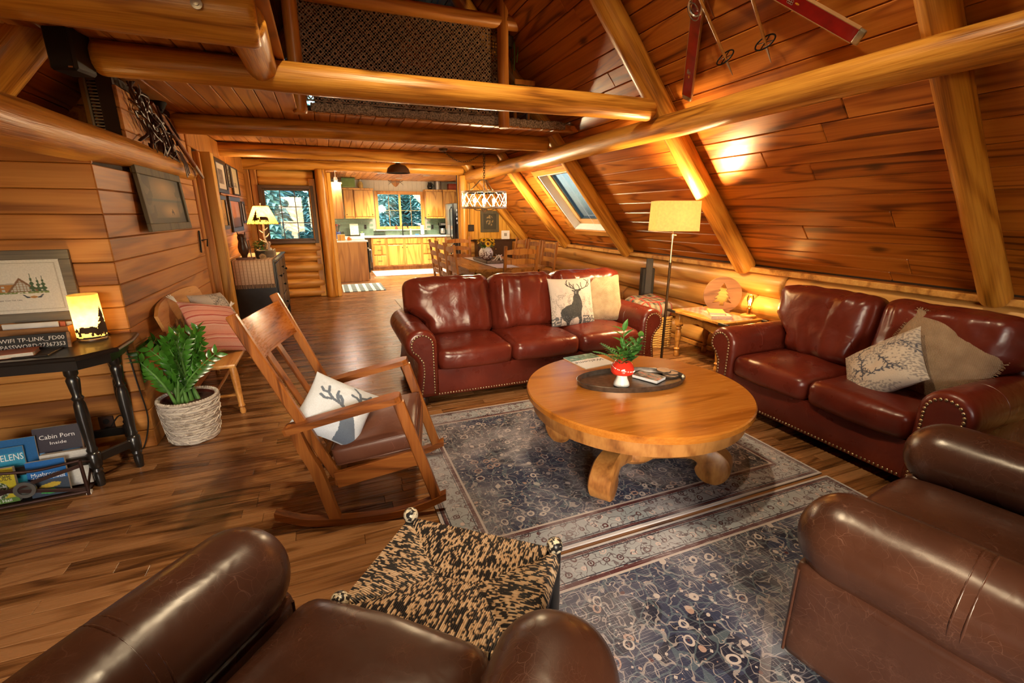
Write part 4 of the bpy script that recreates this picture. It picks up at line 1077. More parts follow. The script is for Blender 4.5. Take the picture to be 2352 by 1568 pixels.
m, nt, b, out = nmat('runner_rug'); g = G(nt); v = g.coords(); nz = g.noise(g.vmath('MULTIPLY', v, (9, 14, 1)), 1.0, 4, .7)
g.l(g.ramp(nz, [(.38, (.42, .30, .34)), (.5, (.72, .66, .66)), (.7, (.80, .77, .75))]), b.inputs['Base Color']); b.inputs['Roughness'].default_value = .95
rug('pale pinkish runner rug in front of the kitchen sink cabinets', 1.05, 3.0, 11.75, 12.85, m)
m, nt, b, out = nmat('plaid_mat'); g = G(nt); s = g.sep(g.coords())
def stripe(c, k, t): return g.step(g.math('SINE', g.math('MULTIPLY', c, k)), t)
cx_ = g.mix(stripe(s[0], 42, .35), (.10, .14, .15), (.72, .72, .66)); cy_ = g.mix(stripe(s[1], 30, .55), cx_, (.55, .55, .5))
g.l(g.mix(.35, cx_, cy_), b.inputs['Base Color']); b.inputs['Roughness'].default_value = .95
rug('small black and cream plaid mat at the kitchen opening', .20, 1.02, 9.48, 10.55, m)

# ================================================================ PILLOWS
def inside(poly, x, y):
    c = False; n = len(poly); j = n-1
    for i in range(n):
        xi, yi = poly[i]; xj, yj = poly[j]
        if (yi > y) != (yj > y) and x < (xj-xi)*(y-yi)/(yj-yi+1e-12)+xi: c = not c
        j = i
    return c
def sdist(pts, x, y):
    best = 9
    for (x0, y0), (x1, y1) in zip(pts, pts[1:]):
        dx, dy = x1-x0, y1-y0; L = dx*dx+dy*dy+1e-12; t = max(0, min(1, ((x-x0)*dx+(y-y0)*dy)/L))
        best = min(best, math.hypot(x-x0-t*dx, y-y0-t*dy))
    return best
PRINTM = vcol('printed_cloth', .85, bump=.3, bscale=220)
def pillow(label, M, w_, h_, t_, colf=None, mat=None, n=40, sag=0.0, name='throw_pillow', seed=1, pinch=.10):
    def shape(u, v, sg):
        a, b = 2*u-1, 2*v-1
        th = t_/2*((1-abs(a)**2.6)*(1-abs(b)**2.6))**.55
        k = 1-pinch*(1-abs(b)**2)*a*a*.5; k2 = 1-pinch*(1-abs(a)**2)*b*b*.5
        x, y = a*w_/2*k, -b*h_/2*k2
        nz = noise.noise(Vector((u*4, v*4, seed*3.3+sg)))*.012*(1-a*a)*(1-b*b)
        wr = noise.noise(Vector((u*11, v*11, seed*1.7)))*.004*(1-a**6)*(1-b**6)
        return Vector((x, y+sag*(1-a*a)*(-1), sg*(th+nz+wr)))
    mb = MB(); mb.grid(lambda u, v: shape(u, v, 1), n, n); mb.grid(lambda u, v: shape(u, v, -1), 16, 16)
    cols = None
    if colf:
        cols = [colf(i/n, j/n) for j in range(n+1) for i in range(n+1)]; base = colf(-9, -9)
        cols += [base]*(17*17)
    me_o = mb.build(name, mat or PRINTM, None, smooth=180, colors=cols)
    bm = bmesh.new(); bm.from_mesh(me_o.data); bmesh.ops.remove_doubles(bm, verts=bm.verts, dist=.0004); bmesh.ops.recalc_face_normals(bm, faces=bm.faces); bm.to_mesh(me_o.data); bm.free()
    me_o.matrix_world = M
    return tag(me_o, label, 'pillow')
def pM(c, right, upv):
    r = Vector(right).normalized(); u = Vector(upv); u = (u-r*u.dot(r)).normalized(); return frame_M(c, r, u, r.cross(u))
stag = [(.17, .72), (.20, .66), (.30, .60), (.42, .565), (.46, .50), (.47, .42), (.50, .37), (.495, .30), (.53, .265), (.58, .265), (.625, .29), (.60, .35), (.63, .42), (.66, .50), (.675, .62), (.645, .72), (.645, .80), (.665, .92), (.645, 1.0), (.60, 1.0), (.59, .88), (.55, .83), (.50, .845), (.43, .87), (.38, .93), (.39, 1.0), (.33, 1.0), (.29, .92), (.235, .885), (.185, .82)]
ant = [[(.535, .275), (.475, .235), (.41, .20), (.37, .15), (.375, .09), (.41, .045)], [(.45, .225), (.43, .16), (.44, .10)], [(.41, .20), (.37, .18), (.345, .13)], [(.495, .24), (.485, .19), (.45, .14)], [(.52, .26), (.51, .2), (.52, .15)],
       [(.595, .275), (.64, .26), (.72, .25), (.80, .215), (.85, .16), (.875, .09), (.81, .04)], [(.64, .26), (.63, .2), (.60, .15)], [(.70, .25), (.685, .18), (.70, .12)], [(.80, .215), (.86, .2), (.91, .14)], [(.855, .15), (.90, .11), (.915, .06)]]
def stag_col(u, v):
    base = (.52, .45, .41)
    if u < 0: return base
    if inside(stag, u, v) or any(sdist(a, u, v) < .0095 for a in ant) or sdist([(.60, .30), (.655, .275)], u, v) < .014 or sdist([(.505, .30), (.47, .285)], u, v) < .013:
        n_ = noise.noise(Vector((u*60, v*60, 1))); L = .035+.05*max(0, n_)
        if .30 < v < .36 and .515 < u < .56: L += .12
        if .80 < v and n_ > .3: L += .1
        return (L, L*1.02, L*1.08)
    m_ = .34+.14*noise.noise(Vector((u*4, 2, 1)))+.05*noise.noise(Vector((u*14, 2, 3)))
    if v > m_ and (u < .47 or u > .66) and noise.noise(Vector((u*45, v*45, 7)))+noise.noise(Vector((u*12, v*9, 2)))*.8 > .12+.5*max(0, .75-v)*(.3 if u < .47 else .9): base = tuple(x*.66 for x in base)
    if v > .80 and (u > .68 or u < .2) and noise.noise(Vector((u*30, v*30, 3))) > -.1-(v-.85): base = (.10, .10, .11)
    return base
sb = ony(1288, 751, 3.76)
pillow('square pillow printed with a standing stag on the sofa', pM((2.135, 3.80, .675), (1, -.05, 0), (0.02, .30, .95)), .46, .47, .15, stag_col, n=150, seed=2)
KNIT = fabric('cream_knit', (.31, .22, .135), (.48, .37, .24), 520, bump=.7, axes=(0, 1))
pillow('cream waffle-knit pillow beside the stag pillow on the sofa', pM((2.52, 3.86, .67), (1, -.10, .02), (-.02, .28, .95)), .42, .47, .17, None, KNIT, 30, seed=5)
def rock_col(u, v):
    base = (.58, .63, .70)
    if u < 0: return base
    head = [(.52, .62), (.545, .56), (.60, .53), (.66, .50), (.72, .50), (.74, .56), (.78, .60), (.84, .70), (.92, .85), (.98, 1.0), (.62, 1.0), (.64, .85), (.62, .74), (.56, .70), (.50, .67)]
    an = [[(.62, .53), (.52, .47), (.40, .44), (.30, .36), (.27, .25)], [(.30, .36), (.22, .36), (.17, .30)], [(.40, .44), (.28, .46), (.20, .43)], [(.50, .46), (.43, .37), (.42, .28)], [(.55, .48), (.52, .40), (.47, .35)],
          [(.70, .51), (.76, .42), (.78, .30), (.72, .18), (.62, .10)], [(.78, .32), (.70, .28), (.62, .27)], [(.76, .25), (.86, .20), (.9, .12)], [(.77, .40), (.85, .37), (.92, .30)]]
    ear = [(.70, .53), (.80, .50), (.86, .46), (.82, .55), (.74, .57)]
    if inside(head, u, v) or inside(ear, u, v) or any(sdist(a, u, v) < .02*(1.1-.5*abs(v-.5)) for a in an): return (.11, .14, .19)
    return base
pillow('small white pillow with a grey stag head leaning in the rocking chair', pM((-.045, 2.29, .535), (.86, -.19, -.47), (.10, .72, .62)), .34, .34, .13, rock_col, n=110, seed=8, pinch=.16)
def toile_fn(seed, base, ink, thr=.12):
    rn = random.Random(seed); br = []
    for _ in range(9):
        x, y = rn.uniform(.1, .9), rn.uniform(.15, .95); a = rn.uniform(0, 6.28); p = [(x, y)]
        for q in range(6):
            a += rn.uniform(-.6, .6); x += .06*math.cos(a); y += .06*math.sin(a); p.append((x, y))
            for s_ in (-1, 1): br.append([(x, y), (x+.05*math.cos(a+s_*.9), y+.05*math.sin(a+s_*.9))])
        br.append(p)
    def f(u, v):
        if u < 0: return base
        z = noise.noise(Vector((u*2.6, v*2.6, seed))); L = noise.noise(Vector((u*38, v*38, seed+2)))
        if z+L*.5 > thr and L > 0.02: return tuple(b*.45+i*.55 for b, i in zip(base, ink))
        if any(sdist(b, u, v) < .008 for b in br): return ink
        return base
    return f
pillow('white pillow with grey toile branches lying on the love seat', pM((3.09, 1.60, .585), (.02, -.62, .52), (.55, .62, .50)), .48, .38, .17, toile_fn(3, (.50, .43, .35), (.06, .065, .09)), n=110, seed=11, pinch=.14)
BEIGE = fabric('beige_weave', (.22, .14, .08), (.38, .26, .16), 640, bump=.6, axes=(0, 1))
bp = pillow('large beige woven pillow with frayed edges leaning on the love seat arm', pM((3.28, 1.44, .655), (.10, -.93, -.28), (.42, -.22, .86)), .49, .47, .15, None, BEIGE, 36, seed=14, pinch=.04)
mb = MB(); rn = random.Random(4)
for side in range(4):
    for i in range(60):
        a = -1+2*i/59; p = {0: (a, 1), 1: (a, -1), 2: (1, a), 3: (-1, a)}[side]
        q = Vector((p[0]*.24, p[1]*.23, 0)); o_ = Vector((p[0] if side > 1 else rn.uniform(-.4, .4), p[1] if side < 2 else rn.uniform(-.4, .4), rn.uniform(-.4, .4))).normalized()*.018
        mb.tube([q, q+o_], .0022, 4)
mb.build('fringe', BEIGE, bp, smooth=0, fix=False, kind='stuff')

# ================================================================ side table corner
STW = wood('side_table_oak', (.20, .072, .012), (.40, .17, .03), (.54, .26, .055), axis=0, rings=3, across=7, along=1, rough=.3, vary=.25)
SX0, SX1, SY0, SY1, SZ = 3.36, 3.87, 3.09, 3.80, .51
stt = thing('side_table', 'oak side table with turned legs between sofa and love seat', 'side table', ((SX0+SX1)/2, (SY0+SY1)/2, 0))
hx_, hy_ = (SX1-SX0)/2, (SY1-SY0)/2
for k in range(3):
    xa = -hx_+k*2*hx_/3; MB().box(xa+.0008, xa+2*hx_/3-.0008, -hy_, hy_, SZ-.03, SZ, .006, random.random()).build('top_board', STW, stt, smooth=0)
IRON = plain('iron', (.05, .04, .035), .5, .8)
for sy_ in (-1, 1):
    for sx_ in (-1, 1):
        MB().box(sx_*hx_-.012*(1 if sx_ > 0 else 0)-.008, sx_*hx_+.012*(1 if sx_ < 0 else 0)+.008, sy_*hy_-.06, sy_*hy_+.06, SZ-.032, SZ-.004, .004).build('corner_iron', IRON, stt, smooth=0)
        lx, ly = sx_*(hx_-.06), sy_*(hy_-.07)
        MB().box(lx-.032, lx+.032, ly-.032, ly+.032, .34, SZ-.03, .004).lathe([(0, 0), (.024, 0), (.03, .012), (.026, .05), (.02, .07), (.03, .085), (.02, .10), (.026, .14), (.034, .22), (.028, .28), (.022, .30), (.034, .315), (.024, .33), (.03, .342)], 16, Matrix.Translation((lx, ly, 0))).build('leg', STW, stt, smooth=40)
for sx_ in (-1, 1): MB().prism([(-hy_+.1, .46), (hy_-.1, .46), (hy_-.1, .36), (hy_-.2, .385), (0, .42), (-hy_+.2, .385), (-hy_+.1, .36)], sx_*(hx_-.045)-.01, sx_*(hx_-.045)+.01, Matrix(((0, 0, 1, 0), (1, 0, 0, 0), (0, 1, 0, 0), (0, 0, 0, 1)))).build('apron', STW, stt, smooth=0)
for sy_ in (-1, 1): MB().box(-hx_+.1, hx_-.1, sy_*(hy_-.06)-.01, sy_*(hy_-.06)+.01, .385, .475, .004).build('apron', STW, stt, smooth=0)
# wooden disc with tree cut-out
cdn = onz(1668, 706, SZ); DC = Vector((3.74, 3.50, SZ)); DRr = .185
dT = thing('wooden_disc', 'round wooden disc with a cut-out pine tree on the side table', 'ornament', DC, math.radians(-32))
tree = [(-.022, -.115), (-.022, -.075), (-.095, -.085), (-.045, -.035), (-.08, -.04), (-.035, .01), (-.062, .005), (-.024, .05), (-.045, .045), (0, .125), (.045, .045), (.024, .05), (.062, .005), (.035, .01), (.08, -.04), (.045, -.035), (.095, -.085), (.022, -.075), (.022, -.115)]
DISC_ = None
bm = bmesh.new(); lo = [bm.verts.new((x, -.012, z+DRr-.004)) for x, z in [(DRr*math.cos(2*PI*q/56), DRr*math.sin(2*PI*q/56)) for q in range(56)]]; li = [bm.verts.new((x, -.012, z+DRr-.004)) for x, z in tree]
ed_ = [bm.edges.new((L_[i], L_[(i+1) % len(L_)])) for L_ in (lo, li) for i in range(len(L_))]
bmesh.ops.triangle_fill(bm, edges=ed_, use_beauty=True)
ex_ = bmesh.ops.extrude_face_region(bm, geom=bm.faces[:]); bmesh.ops.translate(bm, verts=[v for v in ex_['geom'] if isinstance(v, bmesh.types.BMVert)], vec=(0, .024, 0)); bmesh.ops.recalc_face_normals(bm, faces=bm.faces)
DISCW = wood('disc_wood', (.10, .04, .014), (.20, .085, .032), (.29, .135, .055), axis=0, rings=3, across=7, along=2, rough=.55, vary=.1)
dme = bpy.data.meshes.new('disc'); bm.to_mesh(dme); bm.free(); dme.materials.append(DISCW); dob = bpy.data.objects.new('disc', dme); COL.objects.link(dob); dob.parent = dT
MB().box(-.09, .09, -.035, .035, 0, .012, .003).build('base', DISCW, dT, smooth=0)
def book(label, c, w_, h_, t_, rz, cover, parent=None, title=None, group=None, name='book'):
    t = thing(name, label, 'book', c, rz, group)
    MB().box(-w_/2, w_/2, -h_/2, h_/2, 0, .002, .0006).box(-w_/2, w_/2, -h_/2, h_/2, t_-.002, t_, .0006).box(-w_/2, -w_/2+.003, -h_/2, h_/2, 0, t_, .0006).build('cover', cover, t, smooth=0)
    MB().box(-w_/2+.003, w_/2-.004, -h_/2+.003, h_/2-.003, .002, t_-.002).build('pages', PAGE, t, smooth=0)
    return t
PAGE = plain('book_pages', (.68, .62, .52), .8, var=.08, scale=90)
def cov(n, c, r=.4): return plain('cover_'+n, c, r, var=.1, scale=6)
bc_ = Vector((3.52, 3.33, SZ))
book('thick beige book at the bottom of the side table stack', bc_, .20, .26, .035, math.radians(-25), cov('beige', (.55, .42, .30)))
book('yellow and blue book on top of the side table stack', bc_+Vector((.0, .02, .035)), .15, .21, .022, math.radians(-38), cov('yel', (.62, .45, .12)))
CLOTH = fabric('runner_cloth', (.30, .08, .05), (.50, .30, .2), 90, axes=(0, 1))
tag(MB().box(3.46, 3.76, 3.11, 3.78, SZ, SZ+.002).build('table_runner', CLOTH, None, smooth=0), 'faded red cloth runner on the oak side table', 'cloth')
BRASS = plain('brass', (.60, .36, .10), .25, 1.0)
fl_ = thing('edison_lamp', 'small lamp with a bare filament bulb on a round wood base', 'lamp', (3.79, 3.20, SZ+.002))
MB().lathe([(0, 0), (.068, 0), (.072, .008), (.07, .022), (.05, .03), (0, .03)], 24).build('base', plain('lamp_base_wood', (.52, .26, .07), .4), fl_)
MB().lathe([(0, .03), (.018, .03), (.018, .075), (.022, .08), (.022, .09), (.016, .095), (0, .095)], 16).build('socket', BRASS, fl_)
AMB = glass('amber_glass', (1.0, .82, .5))
MB().lathe([(.013, .095), (.016, .12), (.03, .165), (.032, .19), (.024, .215), (.0, .225)], 18).build('bulb', AMB, fl_)
FIL = emis('filament', (1, .62, .22), 22)
mb = MB(); mb.tube([(.010*math.cos(k*PI/3), .010*math.sin(k*PI/3), .115+.07*(k % 2)) for k in range(13)], .0014, 5); mb.build('filament', FIL, fl_)
light('filament_glow', 'POINT', (3.79, 3.20, SZ+.16), 2.5, (1, .60, .24), .02)
MB().tube([(.04, 0, .09), (.026, 0, .085), (.018, 0, .085)], .004, 6).build('switch', BRASS, fl_)
# floor lamp
lp_ = thing('floor_lamp', 'tall floor lamp with a rectangular linen shade beside the side table', 'floor lamp', (3.005, 3.475, 0))
DBR = plain('bronze_pole', (.10, .06, .03), .35, .9); NICK = plain('pale_metal', (.62, .50, .32), .3, 1.0)
MB().lathe([(0, 0), (.105, 0), (.105, .012), (.095, .02), (.03, .028), (.014, .04), (0, .04)], 28).build('base', DBR, lp_)
MB().tube([(0, 0, .03), (0, 0, 1.06)], .0125, 12).build('pole', DBR, lp_)
MB().tube([(0, 0, 1.05), (0, 0, 1.08)], .017, 12).tube([(0, 0, 1.08), (0, 0, 1.30)], .008, 10).tube([(0, 0, 1.27), (0, 0, 1.31)], .014, 10).tube([(0, 0, 1.30), (.04, 0, 1.30)], .006, 8).build('upper_pole', NICK, lp_)
SHADE = shade_mat('linen_shade', (.92, .74, .46), trans=.62)
zt0, zt1 = 1.342, 1.607
Ms = Matrix.Rotation(math.radians(-22), 4, 'Z')
mb = MB(); vs = []; fs = []
def sprof(hw, hd, z): return [Ms @ Vector((x*hw, y*hd, z)) for x, y in ((-1, -.8), (-.95, -1), (.95, -1), (1, -.8), (1, .8), (.95, 1), (-.95, 1), (-1, .8))]
for hw, z in ((.205, zt0), (.198, zt1), (.1965, zt1), (.2035, zt0)): vs += sprof(hw, hw*.62, z)
for L in range(4):
    for k in range(8): l = (k+1) % 8; M_ = ((L+1) % 4)*8; fs.append((L*8+k, L*8+l, M_+l, M_+k))
mb.add(vs, fs); mb.build('lamp_shade', SHADE, lp_, smooth=0)
MB().tube([Ms @ Vector((-.198, 0, 1.59)), Ms @ Vector((.198, 0, 1.59))], .003, 6).tube([Ms @ Vector((0, -.122, 1.59)), Ms @ Vector((0, .122, 1.59))], .003, 6).tube([(0, 0, 1.31), (0, 0, 1.61)], .004, 6).build('spider', NICK, lp_)
BULB = emis('warm_bulb', (1, .78, .45), 60)
MB().ell((0.03, 0, 1.47), (.03, .03, .042), 12, 8).build('bulb', BULB, lp_)
light('floor_lamp_glow', 'POINT', (3.005+.03, 3.475, 1.47), 230, (1, .66, .30), .045)
# tall dark radiator-like heater behind sofa
hp = ony(1476, 700, 4.55)
ht = thing('tower_heater', 'slim dark heater tower standing against the log wall behind the sofa arm', 'speaker', (3.60, 4.55, 0), math.radians(-20))
DGR = plain('tower_grey', (.035, .036, .034), .4, .3); DGR2 = plain('tower_front', (.09, .09, .085), .45, .4)
MB().box(-.075, .075, -.05, .05, .02, .86, .006).build('body', DGR, ht, smooth=0)
MB().box(-.042, .042, -.066, -.05, .03, .98, .006).build('front_column', DGR2, ht, smooth=0)
MB().box(-.11, .11, -.09, .09, 0, .02, .004).build('base', DGR, ht, smooth=0)
# wicker basket with plaid blanket
WICK = wood('wicker', (.30, .13, .02), (.56, .30, .07), (.70, .42, .13), axis=1, rings=2, across=9, along=6, rough=.5, vary=.6)
bk_ = thing('wicker_basket', 'golden wicker basket between the sofa and the side table', 'basket', (3.36, 4.20, 0), math.radians(0))
mb = MB(); bw, bd, bh = .22, .17, .36
for k in range(26):
    z = .01+k*bh/26; sxx = 1+.04*z; mb.tube([(x*sxx, y*sxx, z+.002*((q+k) % 2)) for q, (x, y) in enumerate([(-bw, -bd), (-bw*.5, -bd-.006*(-1)**k), (0, -bd+.006*(-1)**k), (bw*.5, -bd-.006*(-1)**k), (bw, -bd), (bw+.006*(-1)**k, 0), (bw, bd), (0, bd), (-bw, bd), (-bw-.006*(-1)**k, 0)])], .0085, 6, closed=True, rnd=random.random())
mb.box(-bw, bw, -bd, bd, .002, .012, rnd=.2); mb.build('woven_body', WICK, bk_, smooth=60)
mb = MB()
for q in range(14):
    a = 2*PI*q/14; mb.tube([((bw)*max(-1, min(1, 1.4*math.cos(a))), bd*max(-1, min(1, 1.4*math.sin(a))), z) for z in (.0, bh)], .008, 5, rnd=.5)
mb.build('stake', WICK, bk_, smooth=60)
m, nt, b, out = nmat('plaid_blanket'); g = G(nt); s = g.sep(g.coords())
def st_(c, k, t): return g.step(g.math('SINE', g.math('MULTIPLY', c, k)), t)
pc = g.mix(st_(s[0], 75, .0), (.34, .27, .19), (.05, .06, .05)); pd = g.mix(st_(s[1], 75, .0), (.34, .25, .17), (.05, .06, .05)); pe = g.mix(.5, pc, pd)
pe = g.mix(st_(g.math('ADD', s[0], .02), 38, .94), pe, (.45, .03, .02)); pe = g.mix(st_(s[1], 38, .94), pe, (.45, .03, .02))
g.l(pe, b.inputs['Base Color']); b.inputs['Roughness'].default_value = .95
bt = MB().rbox((0, 0, 0), (.50, .40, .20), .09, (22, 18, 10), lambda p, q: p+Vector((0, 0, noise.noise(p*9)*.025))).build('plaid_blanket', m, None, smooth=80)
bt.location = (3.36, 4.20, .46); bt.rotation_euler = (.12, 0, .1); tag(bt, 'folded plaid blanket in the wicker basket', 'blanket')
# cords behind the side table
CORD = plain('black_cord', (.015, .012, .01), .5)
tag(MB().tube(catmull([(3.79, 3.30, .50), (3.88, 3.34, .40), (3.80, 3.44, .20), (3.72, 3.42, .006), (3.60, 3.43, .006)], 6), .004, 6).build('power_cable', CORD, None), 'black lamp cord hanging below the side table towards the love seat', 'cord')
tag(MB().tube(catmull([(3.84, 3.62, .47), (3.88, 3.66, .36), (3.87, 3.72, .24), (3.86, 3.76, .15)], 6), .004, 6).build('power_cable', CORD, None), 'black cord looping under the side table towards the floor lamp', 'cord')

# ================================================================ on the coffee table
def ctp(x, y, z=0): p = onz(x, y, CTZ+z); return Vector((p.x, p.y, CTZ))
t0, t1 = ctp(1332, 885), ctp(1573, 870); tc = ctp(1449, 877); tdx = (t1-t0); tL = tdx.length/2; tdx.normalize()
PEWT = plain('pewter_tray', (.16, .14, .125), .30, .85, var=.3, scale=30)
tr = MB(); pf = [(0, .004), (.86, .004), (.945, .007), (.985, .030), (1.0, .034), (1.015, .032), (.97, .0), (0, .0)]
tr.lathe([(r*1.0, z) for r, z in pf], 48, sx=tL, sy=tL*.52)
tro = tr.build('oval_tray', PEWT, None, smooth=40); tro.matrix_world = frame_M((tc.x, tc.y, CTZ), tdx, (-tdx.y, tdx.x, 0), (0, 0, 1)); tag(tro, 'dark oval metal tray on the coffee table', 'tray')
vb = onz(1427, 885, CTZ+.006); SCV = 1.22; va = thing('mushroom_vase', 'red toadstool-shaped ceramic vase with white dots holding greenery', 'vase', (vb.x, vb.y, CTZ+.006))
CERW = plain('white_ceramic', (.78, .80, .80), .12, var=.03, coat=.5); CERR = plain('red_ceramic', (.62, .035, .02), .12, var=.05, coat=.5)
MB().lathe([(0, 0), (.036, 0), (.04, .006), (.036, .02), (.027, .04), (.024, .055), (.028, .066), (0, .066)], 28).build('stem', CERW, va, smooth=60)
prf = [(0, .062), (.03, .062), (.054, .068), (.0575, .078), (.055, .098), (.046, .118), (.032, .132), (.022, .137), (.018, .134), (0, .12)]
MB().lathe(prf, 32).build('cap', CERR, va, smooth=60)
mb = MB(); rn = random.Random(2)
for k in range(34):
    a = 2*PI*k*.382; z = .075+.055*((k*.618) % 1); r = .0575 if z < .085 else .0575-.035*((z-.085)/.05)**1.6
    mb.ell((r*math.cos(a), r*math.sin(a), z), .0032, 7, 5)
mb.build('dot', CERW, va, smooth=80, fix=False, kind='stuff')
va.scale = (SCV,)*3
LEAFG = plain('vase_leaf', (.055, .19, .035), .4, var=.4, scale=25); FERNG = plain('fern', (.045, .15, .05), .5, var=.4, scale=25)
gr = thing('greenery_sprig', 'sprig of fern and glossy leaves in the toadstool vase', 'plant', (vb.x, vb.y, CTZ+.165)); gr.scale = (1.45,)*3
def leaf(mb, p, d, L, wd, nrm=(0, 0, 1), bend=.3):
    p = Vector(p); d = Vector(d).normalized(); s_ = d.cross(Vector(nrm))
    if s_.length < 1e-3: s_ = Vector((1, 0, 0))
    s_.normalize(); nz = s_.cross(d); vs = [p]; k = 5
    for i in range(1, k):
        t = i/k; w_ = wd*math.sin(PI*t**.8)*.5; c = p+d*(L*t)-nz*(bend*L*t*t)
        vs += [c+s_*w_+nz*w_*.25, c, c-s_*w_+nz*w_*.25]
    vs.append(p+d*L-nz*(bend*L)); fs = [(0, 2, 1), (0, 3, 2)]
    for i in range(k-2):
        a = 1+i*3; fs += [(a, a+1, a+4, a+3), (a+1, a+2, a+5, a+4)]
    a = 1+(k-2)*3; e = len(vs)-1; fs += [(a, a+1, e), (a+1, a+2, e)]
    mb.add(vs, fs, random.random())
for (dx, dy, L) in ((-.9, .1, .17), (.2, -.6, .10), (-.35, .6, .15)):
    mb = MB(); d = Vector((dx, dy, .75)).normalized(); pts = [d*(L*i/12)+Vector((0, 0, -.02-.25*L*(i/12)**2)) for i in range(13)]
    mb.tube(pts, .0012, 4); sdv = d.cross(Vector((0, 0, 1))).normalized()
    for i in range(2, 13):
        for sg in (-1, 1): leaf(mb, pts[i], sdv*sg+d*.45, .05*(1.15-i/13), .008, bend=.15)
    mb.build('fern_frond', FERNG, gr, smooth=0, fix=False)
for (dx, dy, h) in ((.55, -.2, .14), (.8, .2, .11), (.25, .4, .15), (-.15, -.5, .10), (.55, -.6, .08), (-.5, -.3, .08)):
    mb = MB(); d = Vector((dx, dy, 1.1)).normalized(); pts = [d*(h*i/6)+Vector((0, 0, -.03)) for i in range(7)]; mb.tube(pts, .0015, 5)
    for i in range(2, 7):
        for sg in (-1, 1):
            leaf(mb, pts[i], Vector((d.y*sg+dx*.3+random.uniform(-.3, .3), -d.x*sg+dy*.3+random.uniform(-.3, .3), .5)), .055, .024, bend=.25)
    mb.build('leaf_stem', LEAFG, gr, smooth=0, fix=False)
mb = MB(); mb.ell((.085, .01, .085), .006, 8, 6).ell((.06, -.03, .10), .005, 8, 6); mb.build('flower_bud', plain('pink_bud', (.75, .35, .38), .5), gr)
wc = ctp(1372, 822); wd_ = (ctp(1402, 848)-ctp(1297, 822)); 
w0, w1, w2, w3 = ctp(1295, 821), ctp(1342, 851), ctp(1412, 838), ctp(1370, 797)
wx = (w2-w1).normalized(); wcen = (w0+w2)/2
bkW = thing('welcome_binder', 'flat welcome booklet with green forest cover and script lettering on the coffee table', 'booklet', M=frame_M((wcen.x, wcen.y, CTZ), wx, (-wx.y, wx.x, 0), (0, 0, 1)))
bw_, bh_ = .25, .27
MB().box(-bw_/2, bw_/2, -bh_/2, bh_/2, .0, .006, .001).build('pages', PAGE, bkW, smooth=0)
m, nt, b, out = nmat('forest_cover'); g = G(nt); s = g.sep(g.coords()); nz = g.noise(g.coords(), 26, 4, .6)
gc = g.ramp(nz, [(.35, (.02, .09, .07)), (.55, (.07, .22, .17)), (.7, (.35, .45, .40))])
g.l(g.mix(g.step(g.math('ADD', s[0], g.math('MULTIPLY', s[1], .0)), -10), gc, gc), b.inputs['Base Color'])
g.l(g.mix(g.step(s[1], .028), (.66, .68, .70), gc), b.inputs['Base Color']); b.inputs['Roughness'].default_value = .25
MB().box(-bw_/2, bw_/2, -bh_/2, bh_/2, .006, .0072).build('cover', m, bkW, smooth=0)
INK = plain('black_ink', (.01, .01, .012), .5)
text_mesh('lettering', 'Welcome', .06, INK, bkW, Matrix.Translation((0, -.015, .0074)) @ Matrix.Rotation(PI, 4, 'Z'), shear=.35)
nb0, nb1, nb2 = onz(1446, 872, CTZ+.01), onz(1507, 889, CTZ+.01), onz(1533, 879, CTZ+.01)
gx = (nb1-nb0); gL = gx.length; gx.normalize(); ncen = onz(1490, 866, CTZ+.015)
gb = thing('guide_book', 'small paperback with grey photo cover lying on the oval tray', 'book', M=frame_M((ncen.x, ncen.y, CTZ+.0075), gx, (-gx.y, gx.x, 0), (0, 0, 1)))
MB().box(-.085, .085, -.055, .055, 0, .018, .001).build('pages', plain('white_pages', (.75, .78, .82), .6, var=.04), gb, smooth=0)
m, nt, b, out = nmat('photo_cover'); g = G(nt); nz = g.noise(g.vmath('MULTIPLY', g.coords(), (18, 40, 1)), 1, 4, .65)
g.l(g.ramp(nz, [(.35, (.03, .035, .04)), (.5, (.25, .27, .26)), (.62, (.55, .16, .10)), (.72, (.6, .58, .5))]), b.inputs['Base Color']); b.inputs['Roughness'].default_value = .2
MB().box(-.086, .086, -.056, .056, .018, .0192).build('cover', m, gb, smooth=0)
cs_ = onz(1540, 858, CTZ+.02); BARKS = plain('bark_edge', (.07, .045, .03), .9, var=.5, scale=40, bump=.8); SLICE = wood('wood_slice', (.30, .17, .09), (.46, .29, .17), (.55, .37, .24), axis=2, rings=4, across=8, along=.2, rough=.7, vary=.3)
for k, (dx, dy, z, r) in enumerate(((0, 0, .0062, .05), (.012, .012, .0185, .049), (-.03, .03, .0308, .045))):
    c = thing('wood_coaster', ('lowest bark-edged wood slice coaster of the pile on the tray', 'middle bark-edged wood slice coaster of the pile on the tray', 'topmost bark-edged wood slice coaster of the pile on the tray')[k], 'coaster', (cs_.x+dx, cs_.y+dy, CTZ+z), group='wood slice coasters')
    poly = [(r*(1+.08*noise.noise(Vector((math.cos(a)*2, math.sin(a)*2, k))))*math.cos(a), r*(1+.08*noise.noise(Vector((math.cos(a)*2, math.sin(a)*2, k))))*math.sin(a)) for a in [2*PI*q/28 for q in range(28)]]
    MB().prism(poly, 0, .010).build('bark', BARKS, c, smooth=30); MB().prism([(x*.93, y*.93) for x, y in poly], .008, .0115).build('slice', SLICE, c, smooth=30)
